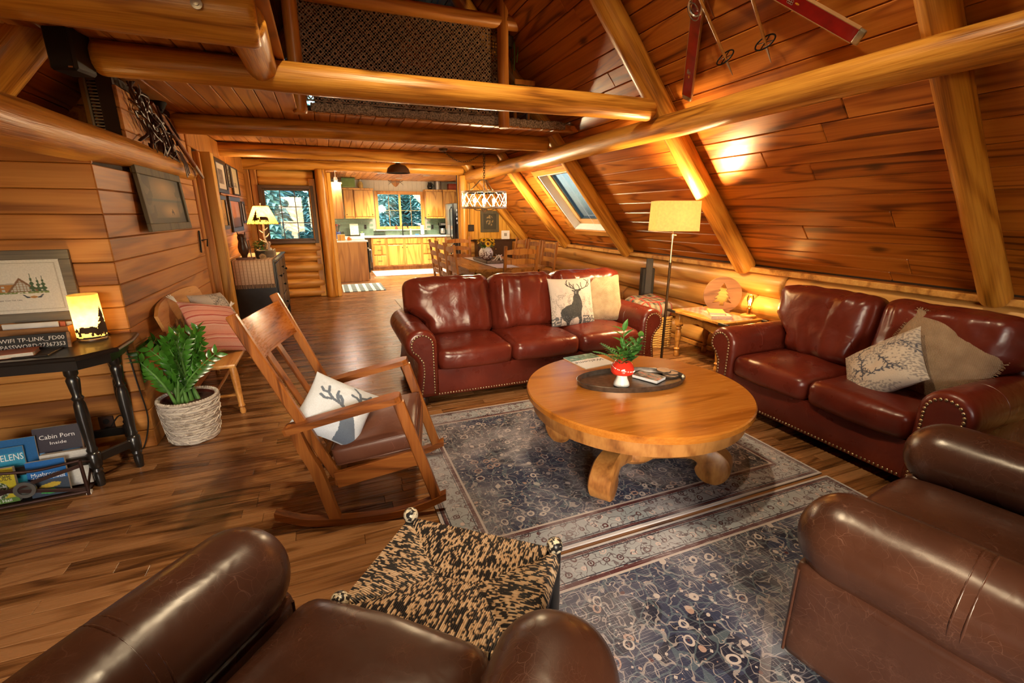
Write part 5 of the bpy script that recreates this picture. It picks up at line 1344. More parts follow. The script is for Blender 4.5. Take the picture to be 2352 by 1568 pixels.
# ================================================================ ENTRY SIDE
BT = plain('black_paint', (.012, .011, .010), .28, var=.3, coat=.3)
TZ = .79
A, B, Cc, L0 = onz(170, 820, TZ), onz(273, 797, TZ), onz(308, 776, TZ), onz(0, 826, TZ)
tb = thing('black_table', 'black octagonal gateleg table with turned legs against the plank wall', 'table', (-1.55, 3.1, 0))
yb = 3.385; fx = 2*(-1.62)
poly = [(-2.10, A.y+.02), (A.x, A.y), (B.x, B.y), (Cc.x-.005, Cc.y), (Cc.x-.03, yb), (-2.25, yb), (-2.25, 3.05)]
mb = MB(); n = len(poly); vs = []
for d, z in ((.018, TZ-.028), (.004, TZ-.024), (0, TZ-.016), (.004, TZ-.006), (.012, TZ)):
    for x, y in inset(poly, d) if d else poly: vs.append((x, y, z))
fs = [tuple(range(n))[::-1], tuple(4*n+i for i in range(n))]+[(L*n+i, L*n+(i+1) % n, (L+1)*n+(i+1) % n, (L+1)*n+i) for L in range(4) for i in range(n)]
mb.add(vs, fs); mb.build('tabletop', BT, tb, smooth=0, world=True)
mb = MB(); mb.prism(inset(poly, .055), TZ-.085, TZ-.028); mb.build('apron', BT, tb, smooth=0, world=True)
legp = [(0, 0), (.018, 0), (.02, .01), (.024, .07), (.02, .085), (.026, .095), (.02, .11), (.03, .125), (.032, .20), (.022, .21), (.027, .225), (.02, .24), (.024, .30), (.03, .42), (.026, .50), (.02, .52), (.028, .535), (.02, .55), (.026, .60), (.03, .64), (.022, .655), (.03, .67), (.03, .705)]
l1, l2 = onz(234, 1113), onz(323, 1070)
legs = [(l1.x, l1.y), (l2.x+.0, l2.y), (l2.x-.09, 3.36), (-1.95, l1.y), (-2.02, 3.33)]
for x, y in legs: MB().lathe(legp, 18, Matrix.Translation((x, y, 0))).build('leg', BT, tb, smooth=50, world=True)
for a, b in ((0, 1), (1, 2), (0, 3), (3, 4), (2, 4)):
    pa, pb_ = Vector((*legs[a], .165)), Vector((*legs[b], .165)); MB().bar(pa, pb_, .024, .05, .004).build('stretcher', BT, tb, smooth=0, world=True)
# glowing lamp
gp = onz(217, 774, TZ); GP = Vector((-1.315, 3.25, TZ))
gl = thing('glow_lamp', 'small glowing lantern lamp with bear and pine silhouettes on the black table', 'lamp', GP)
MB().lathe([(0, 0), (.062, 0), (.066, .006), (.064, .014), (0, .016)], 28).build('base', plain('lamp_dark_base', (.10, .05, .02), .4), gl)
m, nt, b, out = nmat('parchment_shade'); g = G(nt); nz = g.noise(g.coords(), 30, 3)
d_ = g.n('BsdfDiffuse'); t_2 = g.n('BsdfTranslucent'); c_ = g.ramp(nz, [(.3, (.62, .40, .11)), (.7, (.78, .54, .18))]); g.l(c_, d_.inputs[0]); g.l(c_, t_2.inputs[0])
mx = g.n('MixShader'); mx.inputs[0].default_value = .72; g.l(d_.outputs[0], mx.inputs[1]); g.l(t_2.outputs[0], mx.inputs[2]); g.l(mx.outputs[0], out.inputs[0]); PARCH = m
GR, GH = .068, .265
mb = MB(); mb.lathe([(GR, .016), (GR*.98, GH)], 40); mb.f = mb.f[:40]; mb.r = mb.r[:40]; mb.build('shade', PARCH, gl, smooth=60, fix=False)
SIL = plain('silhouette', (.045, .02, .006), .8)
def wrap(mb, poly, r, zoff, aoff, scale=1.0, cone=None):
    n = len(poly); vs = []
    # triangulate by fan of strips: subdivide polygon in small quads via grid sampling
    xs = [p[0] for p in poly]; ys = [p[1] for p in poly]; st = .004
    nx_ = int((max(xs)-min(xs))*scale/st)+1; ny_ = int((max(ys)-min(ys))*scale/st)+1
    for i in range(nx_):
        for j in range(ny_):
            u = min(xs)+(i+.5)*st/scale; v = min(ys)+(j+.5)*st/scale
            if inside(poly, u, v):
                q = []
                for du, dv in ((-.5, -.5), (.5, -.5), (.5, .5), (-.5, .5)):
                    X = (u+du*st/scale)*scale; Z = zoff+(v+dv*st/scale)*scale
                    R_ = r if cone is None else cone(Z); a = aoff+X/R_
                    q.append((R_*math.cos(a), R_*math.sin(a), Z))
                mb.add(q, [(0, 1, 2, 3)])
bear = [(-.50, .0), (-.48, .22), (-.52, .38), (-.60, .50), (-.66, .50), (-.72, .40), (-.86, .36), (-.90, .26), (-.78, .22), (-.62, .24), (-.56, .12), (-.60, .0), (-.50, .0), (-.40, .0), (-.38, .2), (-.1, .18), (.10, .2), (.06, .0), (.18, .0), (.22, .18), (.34, .0), (.44, .0), (.44, .3), (.40, .48), (.20, .58), (-.1, .55), (-.3, .6), (-.45, .52)]
pine = [(-.05, 0), (-.05, .1), (-.3, .1), (-.12, .28), (-.24, .28), (-.09, .46), (-.18, .46), (-.06, .64), (-.12, .64), (0, 1.0), (.12, .64), (.06, .64), (.18, .46), (.09, .46), (.24, .28), (.12, .28), (.3, .1), (.05, .1), (.05, 0)]
face = math.atan2(-GP.y, -GP.x)
mb = MB(); wrap(mb, bear, GR+.0012, .034, face-.15, .095); wrap(mb, pine, GR+.0012, .03, face+.95, .17); wrap(mb, pine, GR+.0012, .03, face+.55, .075); wrap(mb, pine, GR+.0012, .03, face+1.3, .08)
wrap(mb, [(-1.6, 0), (1.8, 0), (1.8, .12), (1.2, .2), (.6, .1), (0, .16), (-.7, .1), (-1.6, .2)], GR+.001, .017, face, .085)
mb.build('silhouette', SIL, gl, smooth=0, fix=False)
MB().ell((0, 0, .11), (.016, .016, .026), 10, 8).build('bulb', emis('lantern_bulb', (1, .85, .55), 30), gl)
light('lantern_glow', 'POINT', GP+Vector((0, 0, .12)), 12, (1, .70, .30), .02)
# framed cabin print on facing wall
FRM = wood('barn_frame', (.045, .038, .03), (.11, .095, .075), (.19, .165, .13), axis=0, rings=2, across=14, along=1, rough=.7, vary=.3, fine=.8)
def framed(name, label, M, w_, h_, fw, artf, fmat, mat_w=0.0, depth=.025, cat='picture', n=90, group=None):
    t = thing(name, label, cat, M=M, group=group)
    for a in ((-w_/2, w_/2, h_/2-fw, h_/2), (-w_/2, w_/2, -h_/2, -h_/2+fw), (-w_/2, -w_/2+fw, -h_/2+fw, h_/2-fw), (w_/2-fw, w_/2, -h_/2+fw, h_/2-fw)):
        MB().box(a[0], a[1], a[2], a[3], 0, depth, .003, random.random()).build('frame_rail', fmat, t, smooth=0)
    iw, ih = w_-2*fw, h_-2*fw
    mb = MB(); mb.grid(lambda u, v: ((u-.5)*iw, (.5-v)*ih, depth*.4), n, n); cols = [artf(i/n, j/n) for j in range(n+1) for i in range(n+1)]
    mb.build('print', vcol('print_'+label[:14].replace(' ', '_'), .55), t, smooth=0, colors=cols, fix=False)
    return t
def trees_in(u, v, x, y0, h, w):
    if y0-h < v < y0 and abs(u-x) < w*(v-(y0-h))/h*(.75+.35*math.sin((v-y0+h)/h*26)): return True
    return False
def cabin_art(u, v):
    base = (.78, .74, .66)
    if not (.06 < u < .94 and .07 < v < .93): return base if not (.05 < u < .95 and .055 < v < .945) else (.55, .5, .42)
    for x, h in ((.30, .22), (.345, .28), (.70, .34), (.755, .28), (.80, .30)):
        if trees_in(u, v, x, .60, h, .035): return (.05, .10, .04)
    if inside([(.47, .60), (.60, .33), (.76, .60)], u, v):
        if not inside([(.50, .585), (.60, .38), (.725, .585)], u, v): return (.22, .11, .05)
        if abs(((u*34) % 1)-.5) > .38 or abs(((v*22) % 1)-.5) > .40: return (.30, .17, .08)
        return (.55, .55, .50)
    if inside([(.34, .60), (.34, .44), (.55, .43), (.48, .60)], u, v):
        if v < .455: return (.45, .40, .34)
        if (.37 < u < .40 or .43 < u < .46) and (.48 < v < .52 or .545 < v < .585): return (.55, .6, .6)
        return (.45, .20, .05)
    if .59 < v < .63 and .26 < u < .84 and noise.noise(Vector((u*40, v*40, 1))) > -.2: return (.20, .26, .08)
    if math.hypot((u-.69)*1.0, (v-.70)*1.6) < .035: return (.45, .22, .06)
    for x in (.625, .755):
        if abs(u-x) < .03 and .65 < v < .72 and abs((u-x)*(1 if x > .69 else -1)*1.4+(v-.685)) < .014+.012*(v > .69): return (.04, .05, .07)
    return base
pa = ony(176, 578, 3.405); pbm = ony(190, 735, 3.405)
fw2, fh2 = .60, .405
cabx = -1.385-fw2/2; fr1 = framed('framed_print', 'wide barnwood-framed print of an A-frame cabin above the black table', frame_M((cabx, 3.408, 1.095), (1, 0, 0), (0, 0, 1), (0, -1, 0)), fw2, fh2, .052, lambda u, v: cabin_art(u, v), FRM, n=150)
text_mesh('caption', 'Trapper Creek Trail, Cabin', .010, INK, fr1, Matrix.Translation((-.015, -.075, .0108)), extrude=.0002)
# deer landscape picture on the side wall
DFR = wood('old_frame', (.03, .025, .015), (.075, .062, .035), (.13, .11, .065), axis=1, rings=2, across=10, along=1, rough=.6, vary=.2)
def dusk_art(u, v):
    r = math.hypot((u-.5)/.5, (v-.5)/.5)
    glow = max(0, 1-math.hypot((u-.55)/.42, (v-.18)/.32)); sky_ = (.20+.30*glow, .165+.16*glow, .10+.05*glow)
    if v > .52: glow2 = max(0, 1-math.hypot((u-.62)/.3, (v-.75)/.2)); sky_ = (.17+.42*glow2, .14+.24*glow2, .09+.07*glow2)
    if .47 < v < .53: sky_ = (.09, .10, .085)
    k = max(.22, 1-.55*r**2.2)
    e = 1 if (u < .22 or u > .82) and noise.noise(Vector((u*9, v*5, 2))) > -.1 else 0
    if e: sky_ = tuple(x*.5 for x in sky_)
    if inside([(.60, .83), (.605, .75), (.625, .72), (.63, .68), (.645, .69), (.65, .72), (.67, .76), (.675, .84), (.66, .84), (.65, .78), (.62, .78), (.612, .84)], u, v): return (.03, .022, .012)
    if v > .88: sky_ = (.06, .055, .03)
    return tuple(x*k*1.15 for x in sky_)
y0_, y1_ = 3.95, 5.06
framed('framed_painting', 'dark framed dusk painting of a deer by a lake hung on the entry plank wall', frame_M((-1.170, 4.47, 1.60), (0, -1, 0), (0, 0, 1), (1, 0, 0)) if False else frame_M((-1.168, 4.50, 1.592), (0, 1, 0), (-.06, 0, 1), (1, 0, .06)), 1.06, .445, .055, dusk_art, DFR, n=90)
# box with papers, chalk sign, journal, metal tray
RB = wood('box_wood', (.12, .045, .012), (.25, .10, .025), (.36, .16, .045), axis=0, rings=2, across=8, along=1, rough=.5, vary=.2)
bx = thing('wooden_caddy', 'low wooden box of papers behind the chalk sign on the black table', 'box', (-1.60, 3.285, TZ))
MB().box(-.20, .20, -.07, -.058, 0, .095, .002).box(-.20, .20, .058, .07, 0, .095, .002).box(-.20, -.188, -.058, .058, 0, .095).box(.188, .20, -.058, .058, 0, .095, .002).box(-.19, .19, -.06, .06, 0, .008).build('body', RB, bx, smooth=0)
for k, (c, lb) in enumerate((((.75, .72, .68), 'white leaflet on end in the wooden box'), ((.60, .16, .08), 'red edged leaflet in the wooden box'), ((.70, .62, .50), 'cream card in the wooden box'))):
    tag(MB().box(-1.70+k*.015, -1.46+k*.02, 3.268+k*.022, 3.272+k*.022+.004, TZ+.01, TZ+.118-.006*k, .001).build('paper_leaflet', cov('leaf%d' % k, c), None, smooth=0), lb, 'leaflet', 'papers in the wooden box')
cg = thing('chalk_sign', 'small chalkboard sign with the wifi name leaning on the wooden box', 'sign', M=frame_M((-1.575, 3.135, TZ), (1, .06, 0), (-.06*.96, .96, .28), (0, -.28, .96)))
Mcs = Matrix.Rotation(math.radians(72), 4, 'X')
cg2 = Matrix.Rotation(math.radians(-8), 4, 'Z')
cg.matrix_world = Matrix.Translation((-1.512, 3.10, TZ)) @ Matrix.Rotation(math.radians(3), 4, 'Z') @ Matrix.Rotation(math.radians(78), 4, 'X')
SLATE = plain('slate', (.016, .014, .013), .7, var=.4); CHALK = plain('chalk', (.78, .74, .68), .9)
MB().box(-.14, .14, 0, .085, -.006, .0, .001).build('board', SLATE, cg, smooth=0); MB().box(.14, .155, 0, .085, -.008, .004, .001).build('frame_end', RB, cg, smooth=0)
text_mesh('lettering', 'WIFI TP-LINK_FD00', .03, CHALK, cg, Matrix.Translation((0, .058, .0004)), width=.26)
text_mesh('lettering', 'PASSWORD:27367353', .03, CHALK, cg, Matrix.Translation((0, .024, .0004)), width=.26)
jb = book('orange hardback journal lying in front of the chalk sign', Vector((-1.545, 3.0, TZ+.004)), .17, .12, .022, math.radians(12), cov('orange', (.42, .10, .015)))
tr2 = thing('letter_tray', 'thin dark metal tray beneath the orange journal', 'tray', (-1.55, 3.02, TZ)); MB().box(-.16, .16, -.075, .075, 0, .003, .001).tube([(-.16, -.075, .004), (.16, -.075, .004), (.16, .075, .004), (-.16, .075, .004)], .004, 6, closed=True).build('plate', IRON, tr2, smooth=0)
# magazine rack
mg = Vector((-1.60, 2.86, 0)); rk0, rk1 = onz(0, 1175), onz(205, 1135)
mrk = thing('magazine_rack', 'dark metal magazine rack with crossed straps on the floor by the black table', 'magazine rack', (rk1.x, rk1.y, 0), math.atan2(rk1.y-rk0.y, rk1.x-rk0.x))
BRZ = plain('rack_bronze', (.055, .026, .02), .45, .6)
RW, RDp, RHt = .62, .16, .20
for yy in (0, RDp):
    f = MB().tube(catmull([(-RW, yy, .02), (-RW, yy, RHt), (-RW*.6, yy, RHt+.015), (-RW*.3, yy, RHt-.005), (0, yy, RHt+.01)], 4), .008, 8).tube([(-RW, yy, .02), (0, yy, .02)], .009, 8).tube([(0, yy, 0), (0, yy, RHt+.01)], .009, 8)
    f.bar((-RW, yy, .03), (0, yy, RHt-.02), .006, .02, .002).bar((-RW, yy, RHt-.02), (0, yy, .03), .006, .02, .002); f.build('side_frame', BRZ, mrk, smooth=40)
    MB().lathe([(.028, -.006), (.045, -.006), (.045, .006), (.028, .006), (.028, -.006)], 20, Matrix.Translation((-.24, yy-.006, .10)) @ Matrix.Rotation(PI/2, 4, 'X')).build('medallion_ring', plain('ring_iron', (.25, .26, .24), .35, .9), mrk, smooth=40)
MB().box(-RW, 0, 0, RDp, .012, .02).tube([(0, 0, RHt), (0.02, RDp*.5, RHt*.8), (0, RDp, RHt)], .007, 8).bar((0, 0, .03), (0, RDp, RHt-.02), .006, .018, .001).build('base_panel', BRZ, mrk, smooth=40)
for yy in (.01, RDp-.01): MB().box(-.012, .012, yy-.012, yy+.012, 0, .02, .002).build('foot', plain('pad', (.6, .58, .52), .6), mrk, smooth=0)
Mrk = WM[mrk.name]
def mag(label, x0, w_, h_, y, tilt, col, texts, t_=.006, z0=.022, art=None):
    M_ = Mrk @ Matrix.Translation((x0, y, z0)) @ Matrix.Rotation(math.radians(90+tilt), 4, 'X')
    t = thing('magazine', label, 'magazine', M=M_, group='magazines in the rack')
    MB().box(0, w_, 0, h_, -t_, 0, .0005).build('pages', PAGE, t, smooth=0)
    n = 60; mb = MB(); mb.grid(lambda u, v: (u*w_, (1-v)*h_, .0006), n, n)
    cols = [(art(i/n, j/n) if art else col) for j in range(n+1) for i in range(n+1)]
    mb.build('cover', COVM, t, smooth=0, colors=cols, fix=False)
    for tx, sz, px, py, c, sp in texts: text_mesh('lettering', tx, sz, c, t, Matrix.Translation((px*w_, py*h_, .001)), width=sp)
    return t
COVM = vcol('magazine_cover', .28); CHW = plain('cover_white', (.85, .85, .82), .4, var=.02); CBK = plain('cover_black', (.01, .01, .01), .4); CYEL = plain('cover_yellow', (.6, .5, .05), .4)
def cabin_cover(u, v):
    n_ = noise.noise(Vector((u*9, v*9, 3)))
    if v > .45 and (.08 < u < .2 or .55 < u < .95) and v < .8: return (.12, .30, .55)
    return (.05+.03*n_, .025+.02*n_, .02) if v > .5 else (.035, .03, .045)
mag('book with dark cabin photo cover standing at the back of the rack', -.235, .20, .30, .135, -10, (0, 0, 0), (('Cabin Porn', .034, .5, .82, CHW, .15), ('Inside', .024, .5, .70, CHW, .07)), .02, .06, cabin_cover)
mag('tall blue magazine at the back of the rack', -.46, .24, .27, .125, -8, (.015, .12, .32), (), .008, .06)
mag('bright blue magazine with St. Helens lettering in the rack', -.50, .235, .255, .10, -8, (.03, .25, .42), (('ST. HELENS', .05, .62, .78, CHW, .17),), .008, .04, lambda u, v: (.02, .18, .40) if v < .12 else (.04, .28+.1*v, .48))
mag('grey road atlas standing in the middle of the rack', -.20, .20, .20, .085, -6, (.6, .6, .58), (), .03, .03, lambda u, v: (.62, .60, .55))
def wild_art(u, v):
    if math.hypot(u-.5, (v-.62)*1.2) < .30: return (.06, .10, .03) if noise.noise(Vector((u*20, v*20, 1))) < .1 else (.5, .5, .42)
    if v > .86: return (.12, .22, .05)
    return (.55, .45, .03)
mag('yellow pocket trail guide facing out of the rack', -.44, .15, .19, .035, -6, (.5, .4, .03), (('THE', .03, .5, .90, CBK, .04), ('WILD FOOD', .03, .5, .80, CBK, .12), ('TRAIL GUIDE', .03, .5, .70, CBK, .125), ('Alan Hall', .022, .5, .07, CHW, .09)), .02, .024, wild_art)
def mush_art(u, v):
    if inside([(.2, .75), (.3, .68), (.6, .62), (.8, .66), (.75, .74), (.5, .78)], u, v): return (.60, .42, .05)
    if inside([(.25, .9), (.3, .82), (.6, .8), (.7, .9), (.5, .95)], u, v): return (.05, .45, .08)
    return (.02, .14, .42) if v < .55 else (.05, .07, .10)
mag('blue field guide to mushrooms of the Northwest facing out of the rack', -.24, .16, .20, .03, -6, (.02, .14, .42), (('Mushrooms', .03, .5, .62, CHW, .13), ('of the Northwest', .03, .5, .52, CHW, .14)), .015, .024, mush_art)
mag('yellow and black booklet at the end of the rack', -.60, .14, .19, .035, -6, (.5, .4, .03), (), .01, .024, lambda u, v: (.55, .42, .04) if u > .55 else ((.02, .02, .02) if v < .4 else (.05, .12, .25)))
# wall outlet and lamp cord
ou = thing('wall_outlet', 'brown wall outlet on the plank wall below the black table', 'outlet', frame_M(ony(247, 975, 3.41), (1, 0, 0), (0, 0, 1), (0, -1, 0)).translation)
OB = plain('outlet_brown', (.06, .025, .015), .4); oc = ou.location
MB().box(-.04, .04, -.006, .003, -.06, .06, .004).build('plate', OB, ou, smooth=0)
for zz in (-.025, .025): MB().lathe([(0, 0), (.017, 0), (.017, .004), (0, .004)], 14, Matrix.Translation((0, -.006, zz)) @ Matrix.Rotation(PI/2, 4, 'X')).build('socket', CBK, ou)
tag(MB().tube(catmull([(-1.30, 3.385, .80), (-1.235, 3.395, .72), (-1.215, 3.40, .45), (-1.20, 3.395, .22), (-1.24, 3.385, .05), (-1.29, 3.395, .012), (-1.33, 3.395, .25), ony(250, 985, 3.40)], 6), .004, 6).build('lamp_cable', CORD, None), 'dark cord running from the lantern lamp down to the wall outlet', 'cord')

# ---- planter and plant
PC = Vector((-.985, 3.475, 0))
pt = thing('basket_planter', 'round grey-white rope basket planter on the oak floor', 'planter', PC)
ROPE = wood('rope', (.20, .16, .12), (.42, .36, .30), (.60, .54, .47), axis=2, rings=3, across=9, along=14, rough=.9, vary=.7, fine=.8, bump=.5)
mb = MB(); HT = .30
for k in range(17):
    z = .012+k*HT/17; r = .135+.035*(z/HT)**.8+.003*math.sin(k*2.1)
    mb.tube([(r*math.cos(a)*(1+.01*noise.noise(Vector((a, k, 0)))), r*math.sin(a), z+.004*noise.noise(Vector((math.cos(a)*2, math.sin(a)*2, k)))) for a in [2*PI*q/40 for q in range(40)]], .0105, 7, closed=True, rnd=.02+random.random())
mb.lathe([(0, .004), (.13, .004), (.162, HT), (.155, HT), (.125, .012), (0, .012)], 36, rnd=.3); mb.build('coiled_rope', ROPE, pt, smooth=70, fix=False)
mb = MB()
for q in range(18):
    a = 2*PI*q/18; pts = []
    for k in range(9):
        z = .02+k*HT/9.2; r = .150+.035*(z/HT)**.8; aa = a+.16*(-1)**k; pts.append((r*math.cos(aa), r*math.sin(aa), z))
    mb.tube(pts, .0022, 4)
mb.build('twine', plain('twine', (.72, .66, .56), .9), pt, smooth=60)
mb = MB()
for q in range(60):
    a = 2*PI*q/60; r = .170; mb.ell((r*math.cos(a), r*math.sin(a), HT+.002), (.011, .011, .009), 6, 5, rnd=.02+random.random())
mb.build('braided_rim', ROPE, pt, smooth=70, fix=False)
SOIL = plain('soil', (.05, .02, .012), .95, scale=50, bump=.6)
MB().lathe([(0, .26), (.15, .26), (.152, .27), (.15, .275), (0, .272)], 28).build('soil', SOIL, pt)
POTR = plain('clay_pot', (.10, .02, .01), .5); MB().lathe([(.146, .24), (.154, .24), (.156, .295), (.149, .295), (.146, .24)], 30).build('inner_pot', POTR, pt, smooth=40)
ZZ = plain('zz_leaf', (.042, .15, .014), .22, var=.45, scale=10, coat=.3); ZS_ = plain('zz_stem', (.10, .24, .05), .4, var=.3)
zz_ = thing('zz_plant', 'glossy green zz plant growing in the rope basket', 'plant', PC+Vector((0, 0, .27)))
rn = random.Random(12)
for k in range(21):
    a = 2*PI*k*.382+rn.uniform(-.2, .2); lean = rn.uniform(.05, .24) if k > 3 else rn.uniform(0, .12); L = rn.uniform(.32, .47)
    base = Vector((rn.uniform(-.06, .06), rn.uniform(-.06, .06), 0)); d = Vector((math.cos(a)*lean, math.sin(a)*lean, 0)); pts = []
    for i in range(12):
        t = i/11; pts.append(base+d*(t*.55+t*t*.75)+Vector((0, 0, L*t*(1-.18*lean*t))))
    st_o = MB().tube(pts, [.011*(1-.8*i/11)+.0015 for i in range(12)], 6).build('stem', ZS_, zz_, smooth=60)
    mb = MB()
    for i in range(3, 12):
        t = (pts[min(i+1, 11)]-pts[i-1]).normalized(); sdv = t.cross(Vector((math.cos(a+1.2), math.sin(a+1.2), .2))).normalized()
        for sg in (-1, 1):
            leaf(mb, pts[i], sdv*sg+t*.85+Vector((0, 0, .12)), rn.uniform(.065, .088)*(1.0-.25*abs(i/11-.6)), .034, nrm=tuple(t.cross(sdv)*1.0), bend=.2)
    leaf(mb, pts[-1], (pts[-1]-pts[-2]), .075, .03)
    mb.v = [(max(x, -1.17-PC.x) if y+PC.y > 3.36 else max(x, -1.30-PC.x), y if x+PC.x > -1.18 else min(y, 3.37-PC.y), z) for x, y, z in mb.v]
    mb.build('leaflet', ZZ, st_o, smooth=60, fix=False)

# ---- bench with pillows
BW = wood('bench_pine', (.36, .13, .022), (.58, .26, .06), (.72, .38, .11), axis=1, rings=3, across=6, along=.7, rough=.3, vary=.15)
bn = thing('wooden_bench', 'small honey pine bench with turned legs along the entry plank wall', 'bench', (-.93, 4.35, 0))
MB().rbox((.0, 0, .40), (.40, 1.22, .035), .012, (6, 14, 3)).build('seat', BW, bn, smooth=50)
for x in (-.15, .16):
    for y in (-.52, .52):
        s_ = .04
        MB().lathe([(0, 0), (.016, 0), (.022, .02), (.016, .05), (.026, .06), (.019, .08), (.024, .2), (.028, .3), (.022, .385), (0, .385)], 14, Matrix.Translation((x+.03*(1 if x > 0 else -1), y+.03*(1 if y > 0 else -1), 0)) @ Matrix.Shear('XY', 4, (-.07*(1 if x > 0 else -1), -.07*(1 if y > 0 else -1)))).build('leg', BW, bn, smooth=50)
for y in (-.52, .52): MB().tube([(-.16, y, .14), (.17, y, .14)], .012, 8).build('stretcher', BW, bn)
MB().tube([(0.0, -.52, .14), (0, .52, .14)], .012, 8).build('stretcher', BW, bn)
mb = MB(); vs = []; fs = []; n = 16
for i in range(n+1):
    y = -.60+1.2*i/n; e = abs(2*i/n-1); zt = .86+.035*(1-e**2)-(.05*max(0, e-.85)/.15); xb = -.20-.03*(1-e**2)
    for dx, z in ((.0, .70), (.022, .70), (-.01, zt), (-.032, zt)): vs.append((xb+dx, y, z))
for i in range(n):
    for k in range(4): l = (k+1) % 4; fs.append((i*4+k, i*4+l, (i+1)*4+l, (i+1)*4+k))
fs += [(3, 2, 1, 0), tuple(n*4+k for k in range(4))]
mb.add(vs, fs); mb.build('crest_rail', BW, bn, smooth=40)
for k in range(9): y = -.5+k*.125; MB().tube([(-.165, y, .41), (-.21, y, .72)], .010, 8).build('spindle', BW, bn)
def pink(u, v):
    b_ = (.66, .30, .22)
    if u < 0: return b_
    k = noise.noise(Vector((v*38, 0, 5))); k2 = noise.noise(Vector((v*9, 0, 2)))
    if k > .25: return (.42, .06, .045)
    if k < -.35: return (.72, .50, .40)
    return (.66, .30+.08*k2, .22+.08*k2)
pillow('pink striped pillow with tassels leaning on the pine bench', pM((-.89, 4.14, .62), (.60, .70, -.25), (-.55, .25, .78)), .46, .46, .16, pink, n=80, seed=21)
tw = [o for o in COL.objects if o.name.startswith('throw_pillow')][-1]
TAS = plain('tassel', (.72, .66, .58), .95); 
for cx_, cy_ in ((-.225, .225), (.225, -.225), (-.225, -.225), (.225, .225)):
    mb = MB(); 
    for q in range(10): mb.tube([(cx_, cy_, 0), (cx_*1.18+random.uniform(-.015, .015), cy_*1.18+random.uniform(-.015, .015), random.uniform(-.02, .02))], .004, 4)
    mb.build('tassel', TAS, tw, smooth=0, fix=False)
pillow('cream toile pillow behind the pink striped one on the bench', pM((-.94, 4.52, .64), (.35, .90, -.1), (-.45, .12, .85)), .44, .44, .15, toile_fn(9, (.60, .53, .44), (.10, .09, .08), .2), n=90, seed=23)

# ---- black cabinet with runner and things on it
CX0, CX1, CY0, CY1, CZ = -1.15, -.645, 6.58, 7.97, .93
CBM = plain('cabinet_black', (.022, .019, .017), .35, var=.3)
cb = thing('black_cabinet', 'black painted sideboard cabinet with knobs beside the yellow post', 'cabinet', ((CX0+CX1)/2, (CY0+CY1)/2, 0))
def cbb(nm, m, *a, par=None, ch=.003): return MB().box(*a, ch).build(nm, m, par or cb, smooth=0, world=par is None)
cbb('body', CBM, CX0, CX1-.012, CY0, CY1, .12, CZ-.025); cbb('top', CBM, CX0-.005, CX1+.02, CY0-.02, CY1+.02, CZ-.025, CZ)
for x in (CX0+.03, CX1-.03):
    for y in (CY0+.03, CY1-.03): cbb('leg', CBM, x-.025, x+.025, y-.025, y+.025, 0, .13)
KNB = plain('knob_black', (.008, .007, .007), .25)
def facade(nm, y0, y1, z0, z1):
    d = cbb(nm, CBM, CX1-.012, CX1+.004, y0, y1, z0, z1, ch=.004)
    inv = WM[cb.name].inverted(); c = inv @ Vector((CX1+.004, (y0+y1)/2, (z0+z1)/2 if nm == 'drawer' else z0+.75*(z1-z0)))
    mk = MB().lathe([(0, 0), (.008, 0), (.007, .012), (.016, .018), (.017, .026), (.01, .032), (0, .033)], 12, Matrix.Translation(c) @ Matrix.Rotation(PI/2, 4, 'Y')); mk.build('knob', KNB, d, smooth=50)
facade('door', CY0+.02, CY0+.46, .15, .88)
for z0, z1 in ((.66, .88), (.41, .64), (.15, .39)): facade('drawer', CY0+.49, CY0+.92, z0, z1)
facade('door', CY0+.95, CY1-.02, .15, .88)
m, nt, b, out = nmat('woven_runner'); g = G(nt); s = g.sep(g.coords())
f_ = g.math('SINE', g.math('MULTIPLY', s[0], 150)); f2_ = g.math('SINE', g.math('MULTIPLY', g.math('ADD', s[2], s[1]), 170))
c_ = g.mix(g.step(f_, .72), (.78, .60, .42), (.48, .31, .18)); c_ = g.mix(g.math('MULTIPLY', g.step(f2_, .8), .4), c_, (.55, .38, .24)); g.l(c_, b.inputs['Base Color']); b.inputs['Roughness'].default_value = .95
g.l(g.bump(g.noise(g.coords(), 220, 2), .5, .003), b.inputs['Normal'])
rn_ = thing('table_runner', 'woven tan runner with fringe hanging over the black cabinet end', 'cloth', (-.90, CY0-.025, CZ))
mb = MB(); vs = []; fs = []; n = 30
prof_ = [(1.30, .003), (.6, .003), (.02, .003), (.0, 0), (-.004, -.02), (-.006, -.10), (-.004, -.2), (-.006, -.30)]
for i in range(n+1):
    x = -.225+.45*i/n
    for (y, z) in prof_: vs.append((x+(.01*math.sin(i*.8) if z < -.05 else 0)*abs(z), y+(.006*math.sin(i*.55)*min(1, abs(z)*5) if z < 0 else 0), z))
k_ = len(prof_)
for i in range(n):
    for j in range(k_-1): fs.append((i*k_+j, i*k_+j+1, (i+1)*k_+j+1, (i+1)*k_+j))
mb.add(vs, fs); mb.build('cloth', m, rn_, smooth=80, fix=False)
mb = MB()
for i in range(40):
    x = -.222+.444*i/39; mb.tube([(x, -.006, -.30), (x+random.uniform(-.006, .006), -.008+random.uniform(-.008, .004), -.35)], .0035, 4)
mb.build('fringe', fabric('fringe_tan', (.45, .32, .2), (.62, .46, .3), 200), rn_, smooth=0, fix=False, kind='stuff')
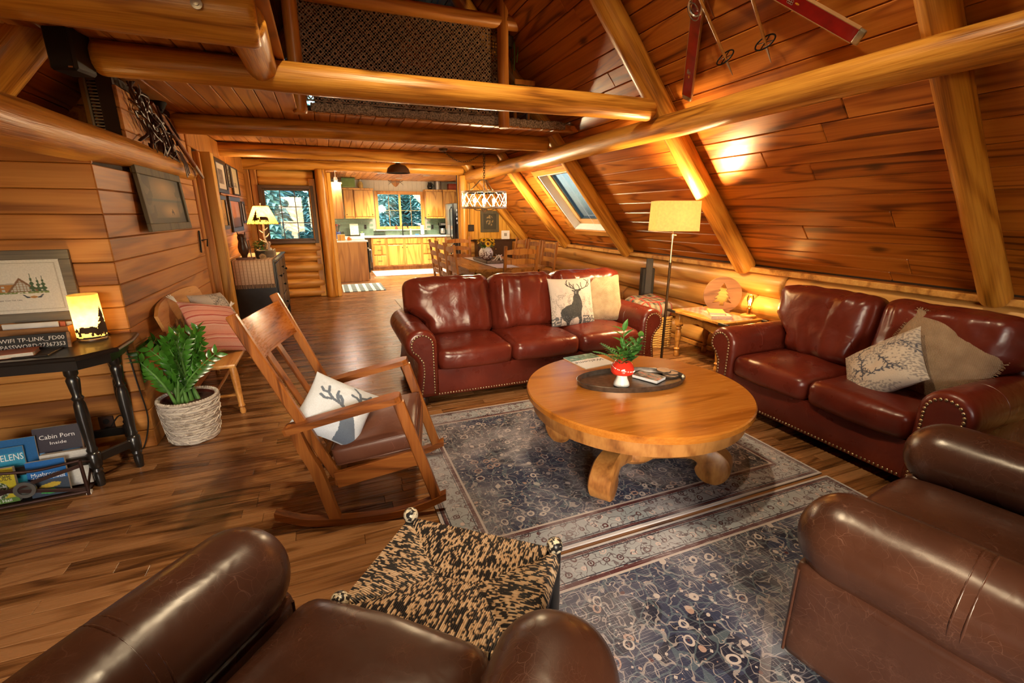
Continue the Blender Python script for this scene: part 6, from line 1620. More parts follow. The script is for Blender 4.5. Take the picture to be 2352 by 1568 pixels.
# bear table lamp
LPp = Vector((-.83, 7.55, CZ+.004))
bl2 = thing('bear_lamp', 'table lamp with antler stem and conical bear-print shade on the black cabinet', 'lamp', LPp)
ANT = plain('antler', (.62, .55, .45), .4, var=.25, scale=30)
MB().lathe([(0, 0), (.07, 0), (.072, .015), (.05, .025), (0, .025)], 20).build('base', plain('lamp_dark', (.06, .035, .02), .5), bl2)
mb = MB().tube(catmull([(0, 0, .02), (.02, 0, .12), (-.01, .005, .24), (.0, 0, .36), (0, 0, .44)], 5), .014, 8)
for z, d in ((.1, (.07, -.02, .05)), (.17, (-.07, -.03, .05)), (.23, (.06, .02, .06)), (.29, (-.06, .0, .05)), (.33, (.05, -.02, .04))): mb.tube([(0, 0, z), (d[0]*.6, d[1], z+d[2]*.4), (d[0], d[1], z+d[2])], [.011, .009, .004], 7)
mb.build('antler_stem', ANT, bl2, smooth=60)
S0, S1, R0, R1 = .425, .668, .202, .098
cone_r = lambda z: R0+(R1-R0)*(z-S0)/(S1-S0)
m, nt, b, out = nmat('amber_shade'); g = G(nt); nz = g.noise(g.coords(), 25, 3); d_ = g.n('BsdfDiffuse'); t_2 = g.n('BsdfTranslucent'); c_ = g.ramp(nz, [(.3, (.85, .48, .07)), (.7, (.95, .62, .13))]); g.l(c_, d_.inputs[0]); g.l(c_, t_2.inputs[0])
mx = g.n('MixShader'); mx.inputs[0].default_value = .7; g.l(d_.outputs[0], mx.inputs[1]); g.l(t_2.outputs[0], mx.inputs[2]); g.l(mx.outputs[0], out.inputs[0])
mb = MB(); mb.lathe([(R0, S0), (R1, S1)], 44); mb.f = mb.f[:44]; mb.r = mb.r[:44]; mb.build('lamp_shade', m, bl2, smooth=60, fix=False)
fc = math.atan2(-LPp.y, -LPp.x)
mb = MB(); wrap(mb, bear, 0, S0+.03, fc+.15, .12, lambda z: cone_r(z)+.0015); wrap(mb, pine, 0, S0+.03, fc-.55, .16, lambda z: cone_r(z)+.0015); mb.build('silhouette', SIL, bl2, smooth=0, fix=False)
mb = MB()
for z, r in ((S0, R0), (S1, R1)):
    for q in range(44): a = 2*PI*q/44; mb.ell((r*math.cos(a), r*math.sin(a), z+.004*(-1)**q), .006, 6, 4)
mb.build('laced_rim', plain('lacing', (.22, .11, .04), .8), bl2, smooth=60, fix=False, kind='stuff')
MB().tube([(0, 0, S1-.02), (0, 0, S1+.03)], .004, 6).ell((0, 0, S1+.035), .009, 8, 6).build('finial', ANT, bl2)
MB().ell((0, 0, .52), (.025, .025, .036), 10, 8).build('bulb', emis('lamp_bulb', (1, .75, .4), 40), bl2)
light('bear_lamp_glow', 'POINT', LPp+Vector((0, 0, .54)), 60, (1, .62, .24), .03)
# carved statuette, potted plant, book box
CRV = wood('carved_dark', (.025, .010, .006), (.06, .024, .012), (.10, .04, .02), axis=2, rings=3, across=9, along=2, rough=.35, vary=.1)
sv = thing('carved_figure', 'dark carved wooden owl figure on a slab base at the cabinet end', 'figurine', (-1.0, 6.72, CZ+.004))
MB().prism([(-.09, -.07), (.10, -.06), (.11, .05), (.02, .08), (-.09, .06)], 0, .025).build('slab_base', plain('slab', (.16, .06, .03), .5), sv, smooth=0)
mb = MB().lathe([(0, .025), (.03, .025), (.035, .05), (.058, .10), (.062, .15), (.05, .21), (.045, .23), (.052, .26), (.05, .29), (.03, .315), (0, .32)], 16).ell((-.03, -.04, .275), (.016, .016, .016), 8, 6).ell((.03, -.04, .275), (.016, .016, .016), 8, 6); mb.tube([(-.035, 0, .30), (-.045, 0, .345)], [.012, .003], 6).tube([(.035, 0, .30), (.045, 0, .345)], [.012, .003], 6); mb.build('body', CRV, sv, smooth=60)
MB().tube([(.08, -.02, .02), (.07, -.02, .24)], .006, 6).build('staff', CRV, sv)
pp = thing('potted_plant', 'small leafy green plant in a dark pot beside the carved owl', 'plant', (-.83, 6.80, CZ+.004))
MB().lathe([(0, 0), (.05, 0), (.065, .09), (.07, .10), (.06, .10), (0, .09)], 18).build('pot', plain('dark_pot', (.03, .025, .02), .4), pp)
mb = MB(); rn = random.Random(31)
for k in range(46):
    a = rn.uniform(0, 6.28); r = rn.uniform(.02, .07); z = .10+rn.uniform(0, .12); leaf(mb, (r*math.cos(a)*.6, r*math.sin(a)*.6, z), (math.cos(a), math.sin(a), rn.uniform(-.2, .8)), rn.uniform(.05, .075), .045, bend=.3)
mb.build('foliage', plain('pot_leaf', (.07, .22, .03), .4, var=.4), pp, smooth=0, fix=False)
cone_ = thing('pine_cone', 'pale pine cone lying by the potted plant on the cabinet', 'pine cone', (-.79, 6.66, CZ+.004)); mb = MB()
for k in range(50): a = k*2.4; z = .008+k*.0012; r = .03*math.sin(min(1, (k+6)/56)*PI)+.006; mb.ell((r*math.cos(a), r*math.sin(a), z), (.009, .009, .005), 6, 4)
mb.build('scales', plain('cone_scale', (.50, .36, .2), .7), cone_, fix=False)
bb = thing('book_box', 'grey wooden tray box with books standing in it on the cabinet', 'box', (-.80, 7.12, CZ+.004))
GRW = wood('grey_box', (.10, .075, .05), (.19, .145, .10), (.28, .22, .16), axis=0, rings=2, across=9, along=1, rough=.7, vary=.2)
MB().box(-.11, .11, -.17, -.155, 0, .09, .002).box(-.11, .11, .155, .17, 0, .09, .002).box(-.11, -.095, -.155, .155, 0, .09, .002).box(.095, .11, -.155, .155, 0, .09, .002).box(-.1, .1, -.16, .16, 0, .008).build('body', GRW, bb, smooth=0)
for k, c in enumerate(((.10, .05, .03), (.20, .12, .06), (.45, .30, .24))):
    o = MB().box(-.012, .012, -.075, .075, 0, .19, .002).build('small_book', cov('sb%d' % k, c), None, smooth=0); o.location = (-.86+k*.045, 7.06, CZ+.014); o.rotation_euler = (0, .22, .1)
    tag(o, ('dark brown book leaning in the grey box', 'tan book leaning in the grey box', 'pink notebook leaning in the grey box')[k], 'book', 'books in the grey box')
sh = thing('seashell_jar', 'small clear jar standing in the grey box', 'jar', (-.735, 7.06, CZ+.014)); MB().lathe([(0, 0), (.025, 0), (.028, .01), (.028, .09), (.02, .10), (.02, .11), (0, .11)], 16).build('body', plain('jar', (.7, .72, .7), .15), sh)
# pictures above cabinet
DKF = plain('dark_frame', (.03, .018, .012), .4)
def art_bw(u, v):
    if .22 < u < .78 and .2 < v < .8: return (.16, .13, .11) if .3 < u < .7 and noise.noise(Vector((u*9, v*7, 4))) > -.2 else (.25, .22, .2)
    return (.66, .60, .52)
def art_txt(u, v): return (.55, .5, .4) if noise.noise(Vector((u*10, v*26, 2))) > .22 and .15 < u < .85 else (.03, .025, .02)
def art_card(u, v):
    if .25 < u < .75 and .55 < v < .75 and noise.noise(Vector((u*12, v*12, 5))) > -.1: return (.12, .10, .08)
    return (.66, .56, .34)
def art_forest(u, v):
    if any(trees_in(u, v, x, .85, h, .11) for x, h in ((.3, .5), (.55, .6), (.8, .45))): return (.05, .035, .02)
    return (.55-.2*v, .30-.12*v, .06)
def art_sunset(u, v):
    if v > .62+.08*noise.noise(Vector((u*12, 1, 1))): return (.12, .07, .06)
    return (.50, .22+.1*v, .14)
XW = -1.188
def side_pic(label, yc, zc, w_, h_, fw, art): return framed('wall_picture', label, frame_M((XW, yc, zc), (0, 1, 0), (0, 0, 1), (1, 0, 0)), w_, h_, fw, art, DKF, n=40, depth=.03, group='pictures above the black cabinet')
side_pic('large matted photo in dark frame, first in the upper row above the cabinet', 7.06, 1.955, .66, .41, .05, art_bw)
side_pic('dark word sign beside the matted photo above the cabinet', 7.62, 2.0, .28, .30, .015, art_txt)
side_pic('cream print in the upper row nearest the log wall', 8.06, 1.955, .52, .38, .012, art_card)
side_pic('narrow forest picture in the lower row above the cabinet', 6.87, 1.51, .40, .41, .05, art_forest)
side_pic('wide sunset picture in the lower row above the cabinet', 7.72, 1.49, .86, .47, .06, art_sunset)
side_pic('small picture low beside the sunset picture', 8.42, 1.52, .26, .32, .03, art_bw)
tag(MB().box(-1.19, -1.15, 6.75, 8.3, 1.728, 1.745, .003).build('picture_ledge', CASW, None, smooth=0), 'thin picture ledge between the two rows of frames', 'ledge')

# ---- hanging harness tangle and staff
hg = thing('hanging_harness', 'tangle of dark leather straps and buckles hanging on the wall above the purlin', 'harness', (-1.19, 4.7, 2.2))
STR = plain('strap_leather', (.045, .014, .012), .35, var=.4); rn = random.Random(77)
for k in range(34):
    mb = MB(); y0 = rn.uniform(4.15, 4.8); z0_ = rn.uniform(2.10, 2.36); pts = []
    for i in range(6):
        t = i/5; pts.append((-1.165+rn.uniform(0, .05), y0+t*rn.uniform(.1, .5)+rn.uniform(-.05, .05), max(1.93, z0_-t*rn.uniform(.1, .36)+rn.uniform(-.03, .03))))
    mb.tube(catmull(pts, 4), .010, 5, flat=.35); mb.build('strap', STR, hg, smooth=60, world=True)
for k in range(3):
    y = 4.95+k*.05; MB().tube(catmull([(-1.12, y, 2.02), (-1.09, y+.02, 1.92), (-1.08, y+.02, 1.80+.02*k)], 4), .013, 6, flat=.4).build('strap', STR, hg, smooth=60, world=True)
for y, z in ((4.40, 2.30), (4.62, 2.12), (4.9, 2.02)): MB().tube([(-1.125, y+.022*math.cos(a), z+.022*math.sin(a)) for a in [PI/4+PI/2*q for q in range(4)]], .004, 6, closed=True).build('buckle', STEEL, hg, world=True)
HATM = plain('dark_felt', (.012, .01, .009), .9); ha = thing('felt_cup', 'small dark felt cone hung above the leather straps', 'ornament', (-1.15, 4.78, 2.33)); MB().lathe([(0, -.06), (.02, -.05), (.06, .02), (.055, .03), (0, .02)], 16).build('cone', HATM, ha, smooth=50)
ax0, ax1 = Vector((-1.155, 4.62, 2.32)), Vector((-1.085, 5.56, 1.84))
sf = thing('wooden_staff', 'reddish wooden staff with metal tip leaning beside the leather straps', 'staff', ax0)
MB().tube([ax0, ax0.lerp(ax1, .8)], [.014, .02], 10).build('shaft', plain('staff_red', (.22, .07, .03), .4), sf, world=True); MB().tube([ax0.lerp(ax1, .8), ax1], [.021, .016], 10).build('tip', STEEL, sf, world=True)
# black loudspeaker at the beam end
sp = thing('loudspeaker', 'black loudspeaker tucked at the end of the long tie beam', 'speaker', (-1.115, 3.30, 2.20), math.radians(-14))
MB().box(-.10, .03, -.05, .10, 0, .235, .012).build('cabinet', plain('speaker_black', (.008, .008, .009), .5), sp, smooth=0)
MB().box(-.085, .018, -.056, -.05, .015, .22, .004).build('grille', plain('speaker_grille', (.018, .018, .018), .9, scale=300, bump=1), sp, smooth=0)
MB().box(-.005, .015, -.058, -.056, .01, .017).build('badge', STEEL, sp, smooth=0)
# ================================================================ DINING
DCW = wood('dining_oak', (.16, .05, .009), (.36, .13, .023), (.50, .21, .045), axis=2, rings=3, across=8, along=1, rough=.32, vary=.3)
DTW = wood('table_oak', (.18, .07, .015), (.34, .15, .035), (.46, .23, .06), axis=1, rings=4, across=5, along=.7, rough=.28, vary=.15)
def make_dchair():
    t = thing('dining_chair', '', 'chair', group='ladder-back dining chairs')
    MB().rbox((0, .0, .445), (.46, .42, .035), .012, (6, 6, 3)).build('seat', DCW, t, smooth=50)
    for sx_ in (-1, 1):
        MB().bar((sx_*.20, .18, 0), (sx_*.20, .18, .43), .038, .038, .004, (0, 1, 0)).build('leg', DCW, t, smooth=0)
        mb = MB(); pts = [(sx_*.225, -.20, 0), (sx_*.225, -.20, .45), (sx_*.225, -.235, .8), (sx_*.225, -.27, 1.08)]; vs = []; fs = []
        for p in pts:
            for dx, dy in ((-.019, -.016), (.019, -.016), (.019, .016), (-.019, .016)): vs.append((p[0]+dx, p[1]+dy, p[2]))
        for i in range(3):
            for k in range(4): l = (k+1) % 4; fs.append((i*4+k, i*4+l, (i+1)*4+l, (i+1)*4+k))
        fs += [(3, 2, 1, 0), (12, 13, 14, 15)]; mb.add(vs, fs); mb.build('back_post', DCW, t, smooth=0)
        MB().bar((sx_*.21, -.19, .2), (sx_*.20, .17, .2), .022, .022, .003).build('stretcher', DCW, t, smooth=0)
    for z in (.59, .73, .87, 1.0):
        yy = -.20-.07*(z-.45)/.63; mb = MB(); vs = []; fs = []; n = 8
        for i in range(n+1):
            x = -.21+.42*i/n; e = (1-(2*i/n-1)**2); 
            for dy, dz in ((-.008, -.03), (.008, -.03), (.008, .022+.022*e), (-.008, .022+.022*e)): vs.append((x, yy-.02*e+dy, z+dz))
        for i in range(n):
            for k in range(4): l = (k+1) % 4; fs.append((i*4+k, i*4+l, (i+1)*4+l, (i+1)*4+k))
        fs += [(3, 2, 1, 0), tuple(n*4+k for k in range(4))]; mb.add(vs, fs, random.random()); mb.build('ladder_slat', DCW, t, smooth=30)
    return t
dc0 = make_dchair()
spots = [((2.37, 5.86, .011), 0, 'ladder-back dining chair at the table end just behind the sofa'), ((1.86, 6.36, .011), -PI/2, 'ladder-back dining chair on the kitchen side, nearest the sofa'), ((1.86, 6.92, .011), -PI/2, 'middle ladder-back dining chair on the open floor side of the table'),
         ((1.86, 7.48, .011), -PI/2, 'ladder-back dining chair on the open floor side, furthest from the sofa'), ((2.24, 8.05, .011), PI, 'ladder-back dining chair at the far head of the table'), ((2.93, 6.42, .011), PI/2, 'ladder-back dining chair under the slope nearest the sofa'),
         ((2.93, 6.98, .011), PI/2, 'middle ladder-back dining chair under the sloping ceiling'), ((2.93, 7.54, .011), PI/2, 'ladder-back dining chair under the slope furthest from the sofa')]
for k, (loc, rz, lb) in enumerate(spots):
    if k == 0: dc0.location = loc; dc0['label'] = lb
    else: dup(dc0, lb, loc=loc, rz=rz)
dt = thing('dining_table', 'long oak dining table with clipped corners behind the sofa', 'dining table', (2.39, 7.0, .011))
def octo(x, y, c): return [(-x+c, -y), (x-c, -y), (x, -y+c), (x, y-c), (x-c, y), (-x+c, y), (-x, y-c), (-x, -y+c)]
for k in range(5):
    x0 = -.59+k*.236; cl = [(max(x0+.0006, min(x0+.2354, x)), y) for x, y in octo(.59, .95, .09)]
    pts = []; 
    for p in cl:
        if not pts or (Vector(p)-Vector(pts[-1])).length > 1e-4: pts.append(p)
    if k in (0, 4):
        s_ = -1 if k == 0 else 1; xo = s_*.59; xi = x0+.2354 if k == 0 else x0+.0006
        pts = [(xi, -.95), (xo-s_*.09, -.95), (xo, -.86), (xo, .86), (xo-s_*.09, .95), (xi, .95)]
    else: pts = [(x0+.0006, -.95), (x0+.2354, -.95), (x0+.2354, .95), (x0+.0006, .95)]
    MB().prism(pts, .70, .74, None, random.random()).build('top_board', DTW, dt, smooth=0)
MB().box(-.5, .5, -.85, -.825, .60, .70, .003).box(-.5, .5, .825, .85, .60, .70, .003).box(-.5, -.475, -.85, .85, .60, .70, .003).box(.475, .5, -.85, .85, .60, .70, .003).build('apron', DTW, dt, smooth=0)
for x in (-.46, .46):
    for y in (-.80, .80): MB().box(x-.045, x+.045, y-.045, y+.045, 0, .70, .008).build('leg', DCW, dt, smooth=0)
TT = .752
rw = MB(); rw.grid(lambda u, v: (2.20+.36*u+.0*v, 6.10+1.75*v, TT+.0015+.0008*math.sin(u*9)), 6, 20); o = rw.build('table_runner', fabric('white_runner', (.62, .60, .58), (.78, .77, .75), 120), None, smooth=0, fix=False); tag(o, 'white runner cloth with dark fringe along the dining table', 'cloth')
mb = MB()
for i in range(70): y = 6.10+1.75*i/69; mb.tube([(2.20, y, TT+.002), (2.19, y+random.uniform(-.01, .01), TT+.0025)], .004, 4)
mb.build('fringe', plain('dark_fringe', (.10, .08, .07), .9), o, smooth=0, fix=False, kind='stuff')
ty = thing('serving_tray', 'rustic dark wood frame tray on the dining table runner', 'tray', (2.40, 7.0, TT+.003))
TRW = wood('tray_wood', (.06, .04, .025), (.13, .09, .06), (.2, .15, .1), axis=1, rings=3, across=9, along=1, rough=.6, vary=.3)
for k in range(4): MB().box(-.16+k*.08+.001, -.08+k*.08-.001, -.34, .34, 0, .012, .002, random.random()).build('board', TRW, ty, smooth=0)
for x in (-.165, .155): MB().box(x, x+.012, -.36, .36, .012, .05, .003).build('side_rail', TRW, ty, smooth=0)
for y in (-.36, .348): MB().box(-.165, .167, y, y+.012, .012, .05, .003).build('side_rail', TRW, ty, smooth=0)
vs_ = thing('flower_vase', 'white and brown crackled vase of sunflowers on the dining table', 'vase', (2.37, 7.07, TT+.016))
m, nt, b, out = nmat('leafy_vase'); g = G(nt); s = g.sep(g.coords()); nz = g.noise(g.coords(), 22, 2)
g.l(g.mix(g.math('LESS_THAN', s[2], g.math('ADD', .01, g.math('MULTIPLY', g.math('PINGPONG', nz, .12), 1.4))), (.72, .70, .66), (.10, .035, .02)), b.inputs['Base Color']); b.inputs['Roughness'].default_value = .3
MB().lathe([(0, 0), (.07, 0), (.085, .02), (.115, .09), (.115, .14), (.085, .19), (.065, .205), (.07, .22), (.055, .22), (0, .20)], 28).build('body', m, vs_, smooth=60)
SUNY = plain('sunflower_petal', (.85, .48, .01), .6, var=.25); SUNB = plain('sunflower_disc', (.10, .035, .01), .9); STG = plain('flower_green', (.10, .22, .04), .6, var=.3)
for k, (x, y, z, tl, ta) in enumerate(((-.0, -.10, .27, 1.15, -1.6), (-.11, -.02, .30, .8, 3.1), (.11, -.04, .30, .9, -.4), (.02, .06, .34, .3, 1.0), (-.08, .08, .32, .7, 2.2), (.13, .06, .27, 1.1, .4), (-.06, -.09, .33, .7, -2.2), (.07, -.09, .33, .7, -1.0))):
    sf_ = thing('sunflower', ('sunflower facing the living room at the front of the vase', 'sunflower on the kitchen side of the vase', 'sunflower leaning to the log wall side of the vase', 'topmost sunflower in the middle of the vase', 'sunflower at the back of the vase towards the kitchen', 'low sunflower drooping over the log wall side of the vase', 'upper front sunflower on the kitchen side', 'upper front sunflower on the log wall side')[k], 'flower', M=Matrix.Translation((2.37+x, 7.07+y, TT+.016+z)) @ Matrix.Rotation(ta, 4, 'Z') @ Matrix.Rotation(tl, 4, 'Y'), group='sunflowers in the vase')
    mb = MB()
    for q in range(16): a = 2*PI*q/16; leaf(mb, (.016*math.cos(a), .016*math.sin(a), 0), (math.cos(a), math.sin(a), .15), .042, .018, bend=.1)
    mb.build('petals', SUNY, sf_, smooth=0, fix=False); MB().ell((0, 0, .003), (.022, .022, .008), 12, 6).build('disc', SUNB, sf_)
    inv = sf_.matrix_world.inverted(); MB().tube([(0, 0, 0), inv @ Vector((2.37+x*.2, 7.07+y*.2, TT+.016+.15))], .004, 5).build('stem', STG, sf_)
mb = MB(); rn = random.Random(3)
for k in range(26): a = rn.uniform(0, 6.28); leaf(mb, (.05*math.cos(a), .05*math.sin(a), .22), (math.cos(a), math.sin(a), rn.uniform(.1, 1)), .09, .04, bend=.4)
mb.build('foliage', STG, vs_, smooth=0, fix=False)
an_ = thing('antler_ornament', 'small bleached antler ornament beside the sunflower vase', 'ornament', (2.47, 6.82, TT+.016))
mb = MB().tube(catmull([(-.08, 0, .012), (-.03, .02, .04), (.03, 0, .10), (.06, -.02, .02)], 5), .012, 7).tube(catmull([(0, .05, .012), (.04, .02, .07), (.09, .03, .10)], 5), .010, 7).tube([(.0, .01, .06), (-.02, .0, .12)], [.009, .003], 6).tube([(.04, .02, .07), (.12, -.01, .015)], [.010, .005], 6); mb.build('antler', ANT, an_, smooth=60)
# sideboard under far wall with white card
sd2 = thing('sideboard', 'dark brown sideboard against the far plank wall behind the dining table', 'sideboard', (3.2, 8.97, 0)); SDW = plain('dark_brown', (.05, .022, .012), .4)
MB().box(-.40, .34, -.12, .12, .05, .98, .005).build('body', SDW, sd2, smooth=0); MB().box(-.42, .36, -.14, .13, .98, 1.0, .004).build('top', SDW, sd2, smooth=0)
for k in range(3): d = MB().box(-.37, .31, -.135, -.12, .68-.29*k, .94-.29*k, .004).build('drawer', SDW, sd2, smooth=0); MB().ell((-.03, -.145, .81-.29*k), .015, 8, 6).build('knob', BRASS, d)
cdd = thing('white_card', 'white square card with a small printed square standing on the sideboard', 'card', (3.42, 8.93, 1.0)); MB().box(-.09, .09, -.003, .003, 0, .17, .001).build('card', WHITE, cdd, smooth=0)
MB().box(-.03, .03, -.0045, -.003, .06, .12).build('printed_square', plain('grey_print', (.35, .33, .3), .7, scale=300, var=.8), cdd, smooth=0)
def flow_art(u, v):
    n_ = noise.noise(Vector((u*7, v*7, 1))); c = math.hypot((u-.5)*1.3, v-.45)
    return (.30, .22, .10) if n_ > .1 and c < .36 else (.05, .045, .03)
framed('framed_painting', 'dark floral painting in an ornate brown frame on the far plank wall', frame_M((3.18, 9.232, 1.345), (1, 0, 0), (0, 0, 1), (0, -1, 0)), .40, .43, .06, flow_art, DFR, n=40)
tm = thing('switch_box', 'dark metal switch box on the far plank wall beside the painting', 'switch', (2.775, 9.232, 1.22)); MB().box(-.06, .06, -.03, 0, -.065, .065, .006).build('box', IRON, tm, smooth=0); MB().box(.01, .03, -.034, -.03, .012, .03).box(.01, .03, -.034, -.03, -.03, -.012).build('socket', CBK, tm, smooth=0)
MB().tube([(-.02, -.012, .06), (-.02, -.012, .9)], .006, 6).build('conduit', IRON, tm)

# ---- chandelier
CHP = Vector((2.255, 6.78, 0)); ch = thing('chandelier', 'whitewashed metal drum chandelier with candle bulbs over the dining table', 'chandelier', CHP)
CHW2 = plain('whitewash_metal', (.62, .52, .38), .5, .4, var=.3, scale=40); CHD = plain('chain_dark', (.10, .07, .045), .5, .7); RR = .335; z0c, z1c = 1.575, 1.815
for z, hgt in ((z0c, .026), (z1c-.02, .026)): MB().lathe([(RR, z), (RR+.004, z), (RR+.004, z+hgt), (RR, z+hgt), (RR, z)], 48).build('drum_ring', CHW2, ch, smooth=40)
nX = 14
for k in range(nX):
    a0, a1 = 2*PI*k/nX, 2*PI*(k+1)/nX
    for p, q in ((a0, a1), (a1, a0)):
        pts = [((RR+.001)*math.cos(p+(q-p)*t), (RR+.001)*math.sin(p+(q-p)*t), z0c+.02+(z1c-z0c-.03)*t) for t in (0, .33, .66, 1)]
        MB().tube(pts, .005, 6).build('lattice_bar', CHW2, ch)
for k in range(3):
    a = 2*PI*k/3+.5; c, s_ = math.cos(a), math.sin(a)
    MB().tube(catmull([(RR*c, RR*s_, z1c), (.22*c, .22*s_, z1c+.02), (.12*c, .12*s_, z1c+.10), (.06*c, .06*s_, z1c+.16), (.0, .0, z1c+.17)], 5), .008, 7).build('top_arm', CHW2, ch)
MB().tube([(0, 0, z0c-.04), (0, 0, z1c+.16)], .008, 8).lathe([(0, z0c-.06), (.02, z0c-.05), (.05, z0c-.02), (.05, z0c-.01), (0, z0c)], 16).build('stem', CHW2, ch, smooth=50)
CANDB = emis('candle_bulb', (1, .80, .48), 38)
for k in range(6):
    a = 2*PI*k/6+.3; c, s_ = math.cos(a)*.17, math.sin(a)*.17
    am = MB().tube(catmull([(0, 0, z0c-.02), (c*.5, s_*.5, z0c-.03), (c*.95, s_*.95, z0c-.015), (c, s_, z0c+.02)], 4), .006, 6).tube([(c, s_, z0c+.015), (c, s_, z0c+.075)], .009, 8).build('candle_arm', CHW2, ch)
    MB().lathe([(.006, z0c+.075), (.014, z0c+.095), (.016, z0c+.11), (.008, z0c+.14), (0, z0c+.15)], 10, Matrix.Translation((c, s_, 0))).build('bulb', CANDB, am, smooth=60)
light('chandelier_glow', 'POINT', CHP+Vector((0, 0, 1.70)), 340, (1, .74, .42), .16)
def chain(parent, pts, name='chain'):
    P = resample(pts, .032); mb = MB()
    for i, (a, b) in enumerate(zip(P, P[1:])):
        d = (b-a).normalized(); u = d.cross(Vector((0, 1, .3))).normalized() if i % 2 else d.cross(Vector((1, 0, .3))).normalized(); c = (a+b)/2
        mb.tube([c+d*(.022*math.cos(t))+u*(.010*math.sin(t)) for t in [2*PI*q/8 for q in range(8)]], .0028, 5, closed=True)
    mb.build(name, CHD, parent, smooth=60)
chain(ch, [(0, 0, z1c+.17), (0, 0, 2.39)])
chain(ch, [(.012, 0, z1c+.2), (.02, 0, 2.36)])
cn = onz(1018, 341, 2.395)-CHP; MB().lathe([(0, 2.355), (.05, 2.36), (.062, 2.385), (.062, 2.398), (0, 2.398)], 18, Matrix.Translation((cn.x, cn.y, 0))).build('canopy', CHD, ch, smooth=40)
chain(ch, [Vector((cn.x*(1-t), cn.y*(1-t), 2.36-.15*math.sin(PI*t)*(1-.2*t))) for t in [q/14 for q in range(15)]])
# ---- dome ceiling light
dl = thing('dome_light', 'dark metal dome ceiling light near the kitchen opening', 'ceiling light', (1.20, 8.05, 2.14))
MB().lathe([(.185, .0), (.19, .004), (.17, .07), (.12, .12), (.05, .14), (.03, .16), (.03, .26), (.025, .26), (.02, .13), (.11, .11), (.165, .06), (.18, .0), (.185, 0)], 36).build('shade', plain('dark_bronze', (.09, .05, .03), .4, .7), dl, smooth=50)
for k in range(2): MB().ell((-.05+.1*k, 0, .045), (.025, .025, .03), 10, 8).build('bulb', emis('dome_bulb', (1, .8, .5), 6), dl)
light('dome_glow', 'POINT', (1.20, 8.05, 2.12), 45, (1, .74, .42), .08)

# ================================================================ KITCHEN
HICK = wood('hickory', (.34, .13, .02), (.60, .31, .06), (.74, .44, .105), axis=2, rings=4, across=6, along=.7, rough=.34, vary=.35)
HICKD = wood('hickory_end', (.24, .085, .018), (.40, .165, .036), (.52, .24, .06), axis=2, rings=3, across=6, along=.7, rough=.36, vary=.15)
HICKM = wood('hickory_shadow_tone', (.26, .10, .016), (.46, .22, .042), (.58, .32, .075), axis=2, rings=4, across=6, along=.7, rough=.34, vary=.2)  # body wood darkened to stand in for shadow lines around the doors
QTZ = plain('white_quartz', (.80, .80, .76), .25, var=.05)
FY = 13.03
def X(px, py=580, Y=FY): return ony(px, py, Y).x
HND = plain('dark_pull', (.03, .025, .02), .4, .6)
def base_unit(label, x0, x1, kinds, name='base_cabinet'):
    t = thing(name, label, 'cabinet', ((x0+x1)/2, FY, 0), group='hickory base cabinets'); w_ = x1-x0
    MB().box(-w_/2, w_/2, 0, .56, .10, .875, .002).build('body', HICKM, t, smooth=0); MB().box(-w_/2, w_/2, .06, .5, 0, .10).build('toe_kick', HICKD, t, smooth=0)
    for nm_, a, b_, z0, z1, hd in kinds:
        d = MB().box(-w_/2+a*w_+.03, -w_/2+b_*w_-.03, -.02, 0, z0+.008, z1-.008, .007, random.random()).build(nm_, HICK, t, smooth=0)
        cx_ = (-w_/2+(a+b_)/2*w_)
        if nm_ == 'drawer' and hd: MB().tube([(cx_-.05, -.02, (z0+z1)/2), (cx_-.05, -.04, (z0+z1)/2), (cx_+.05, -.04, (z0+z1)/2), (cx_+.05, -.02, (z0+z1)/2)], .006, 6).build('handle', HND, d)
        if nm_ == 'door': xk = (-w_/2+b_*w_-.06) if hd > 0 else (-w_/2+a*w_+.06); MB().ell((xk, -.03, z1-.07), .014, 8, 6).build('knob', HND, d)
    return t
dr3 = [('drawer', 0, 1, .70, .86, 1), ('drawer', 0, 1, .42, .68, 1), ('drawer', 0, 1, .12, .40, 1)]
base_unit('hickory drawer cabinet left of the sink doors', X(855), X(889), dr3)
base_unit('hickory sink cabinet with two doors below the kitchen window', X(889), X(970), [('drawer', 0, .5, .70, .86, 0), ('drawer', .5, 1, .70, .86, 0), ('door', 0, .5, .12, .68, 1), ('door', .5, 1, .12, .68, -1)])
base_unit('hickory drawer cabinet right of the sink doors', X(970), X(1002), dr3)
base_unit('hickory corner cabinet by the refrigerator', X(1002), X(1045), [('door', 0, 1, .12, .86, -1)])
# left run: range and end cabinet
ec = thing('end_cabinet', 'tall-sided oak cabinet end panel at the kitchen opening', 'cabinet', (.50, 11.2, 0))
MB().box(.185, .83, 11.0, 11.03, .0, .885, .003).build('end_panel', HICKD, ec, smooth=0, world=True); MB().box(.06, .80, 11.03, 11.10, .05, .88).build('body', HICKD, ec, smooth=0, world=True)
rg = thing('range_cooker', 'black range with towel on its door in the kitchen', 'stove', (.5, 11.5, 0)); BLKG = plain('black_glass', (.012, .012, .013), .12)
MB().box(.05, .85, 11.11, 11.86, .02, .90, .004).build('body', BLKG, rg, smooth=0, world=True); MB().box(.85, .88, 11.13, 11.84, .18, .72, .004).build('oven_door', BLKG, rg, smooth=0, world=True); MB().box(.85, .88, 11.13, 11.84, .76, .89, .004).build('control_panel', BLKG, rg, smooth=0, world=True)
MB().tube([(.88, 11.16, .69), (.92, 11.16, .69), (.92, 11.80, .69), (.88, 11.80, .69)], .010, 8).build('handle', STEEL, rg, world=True)
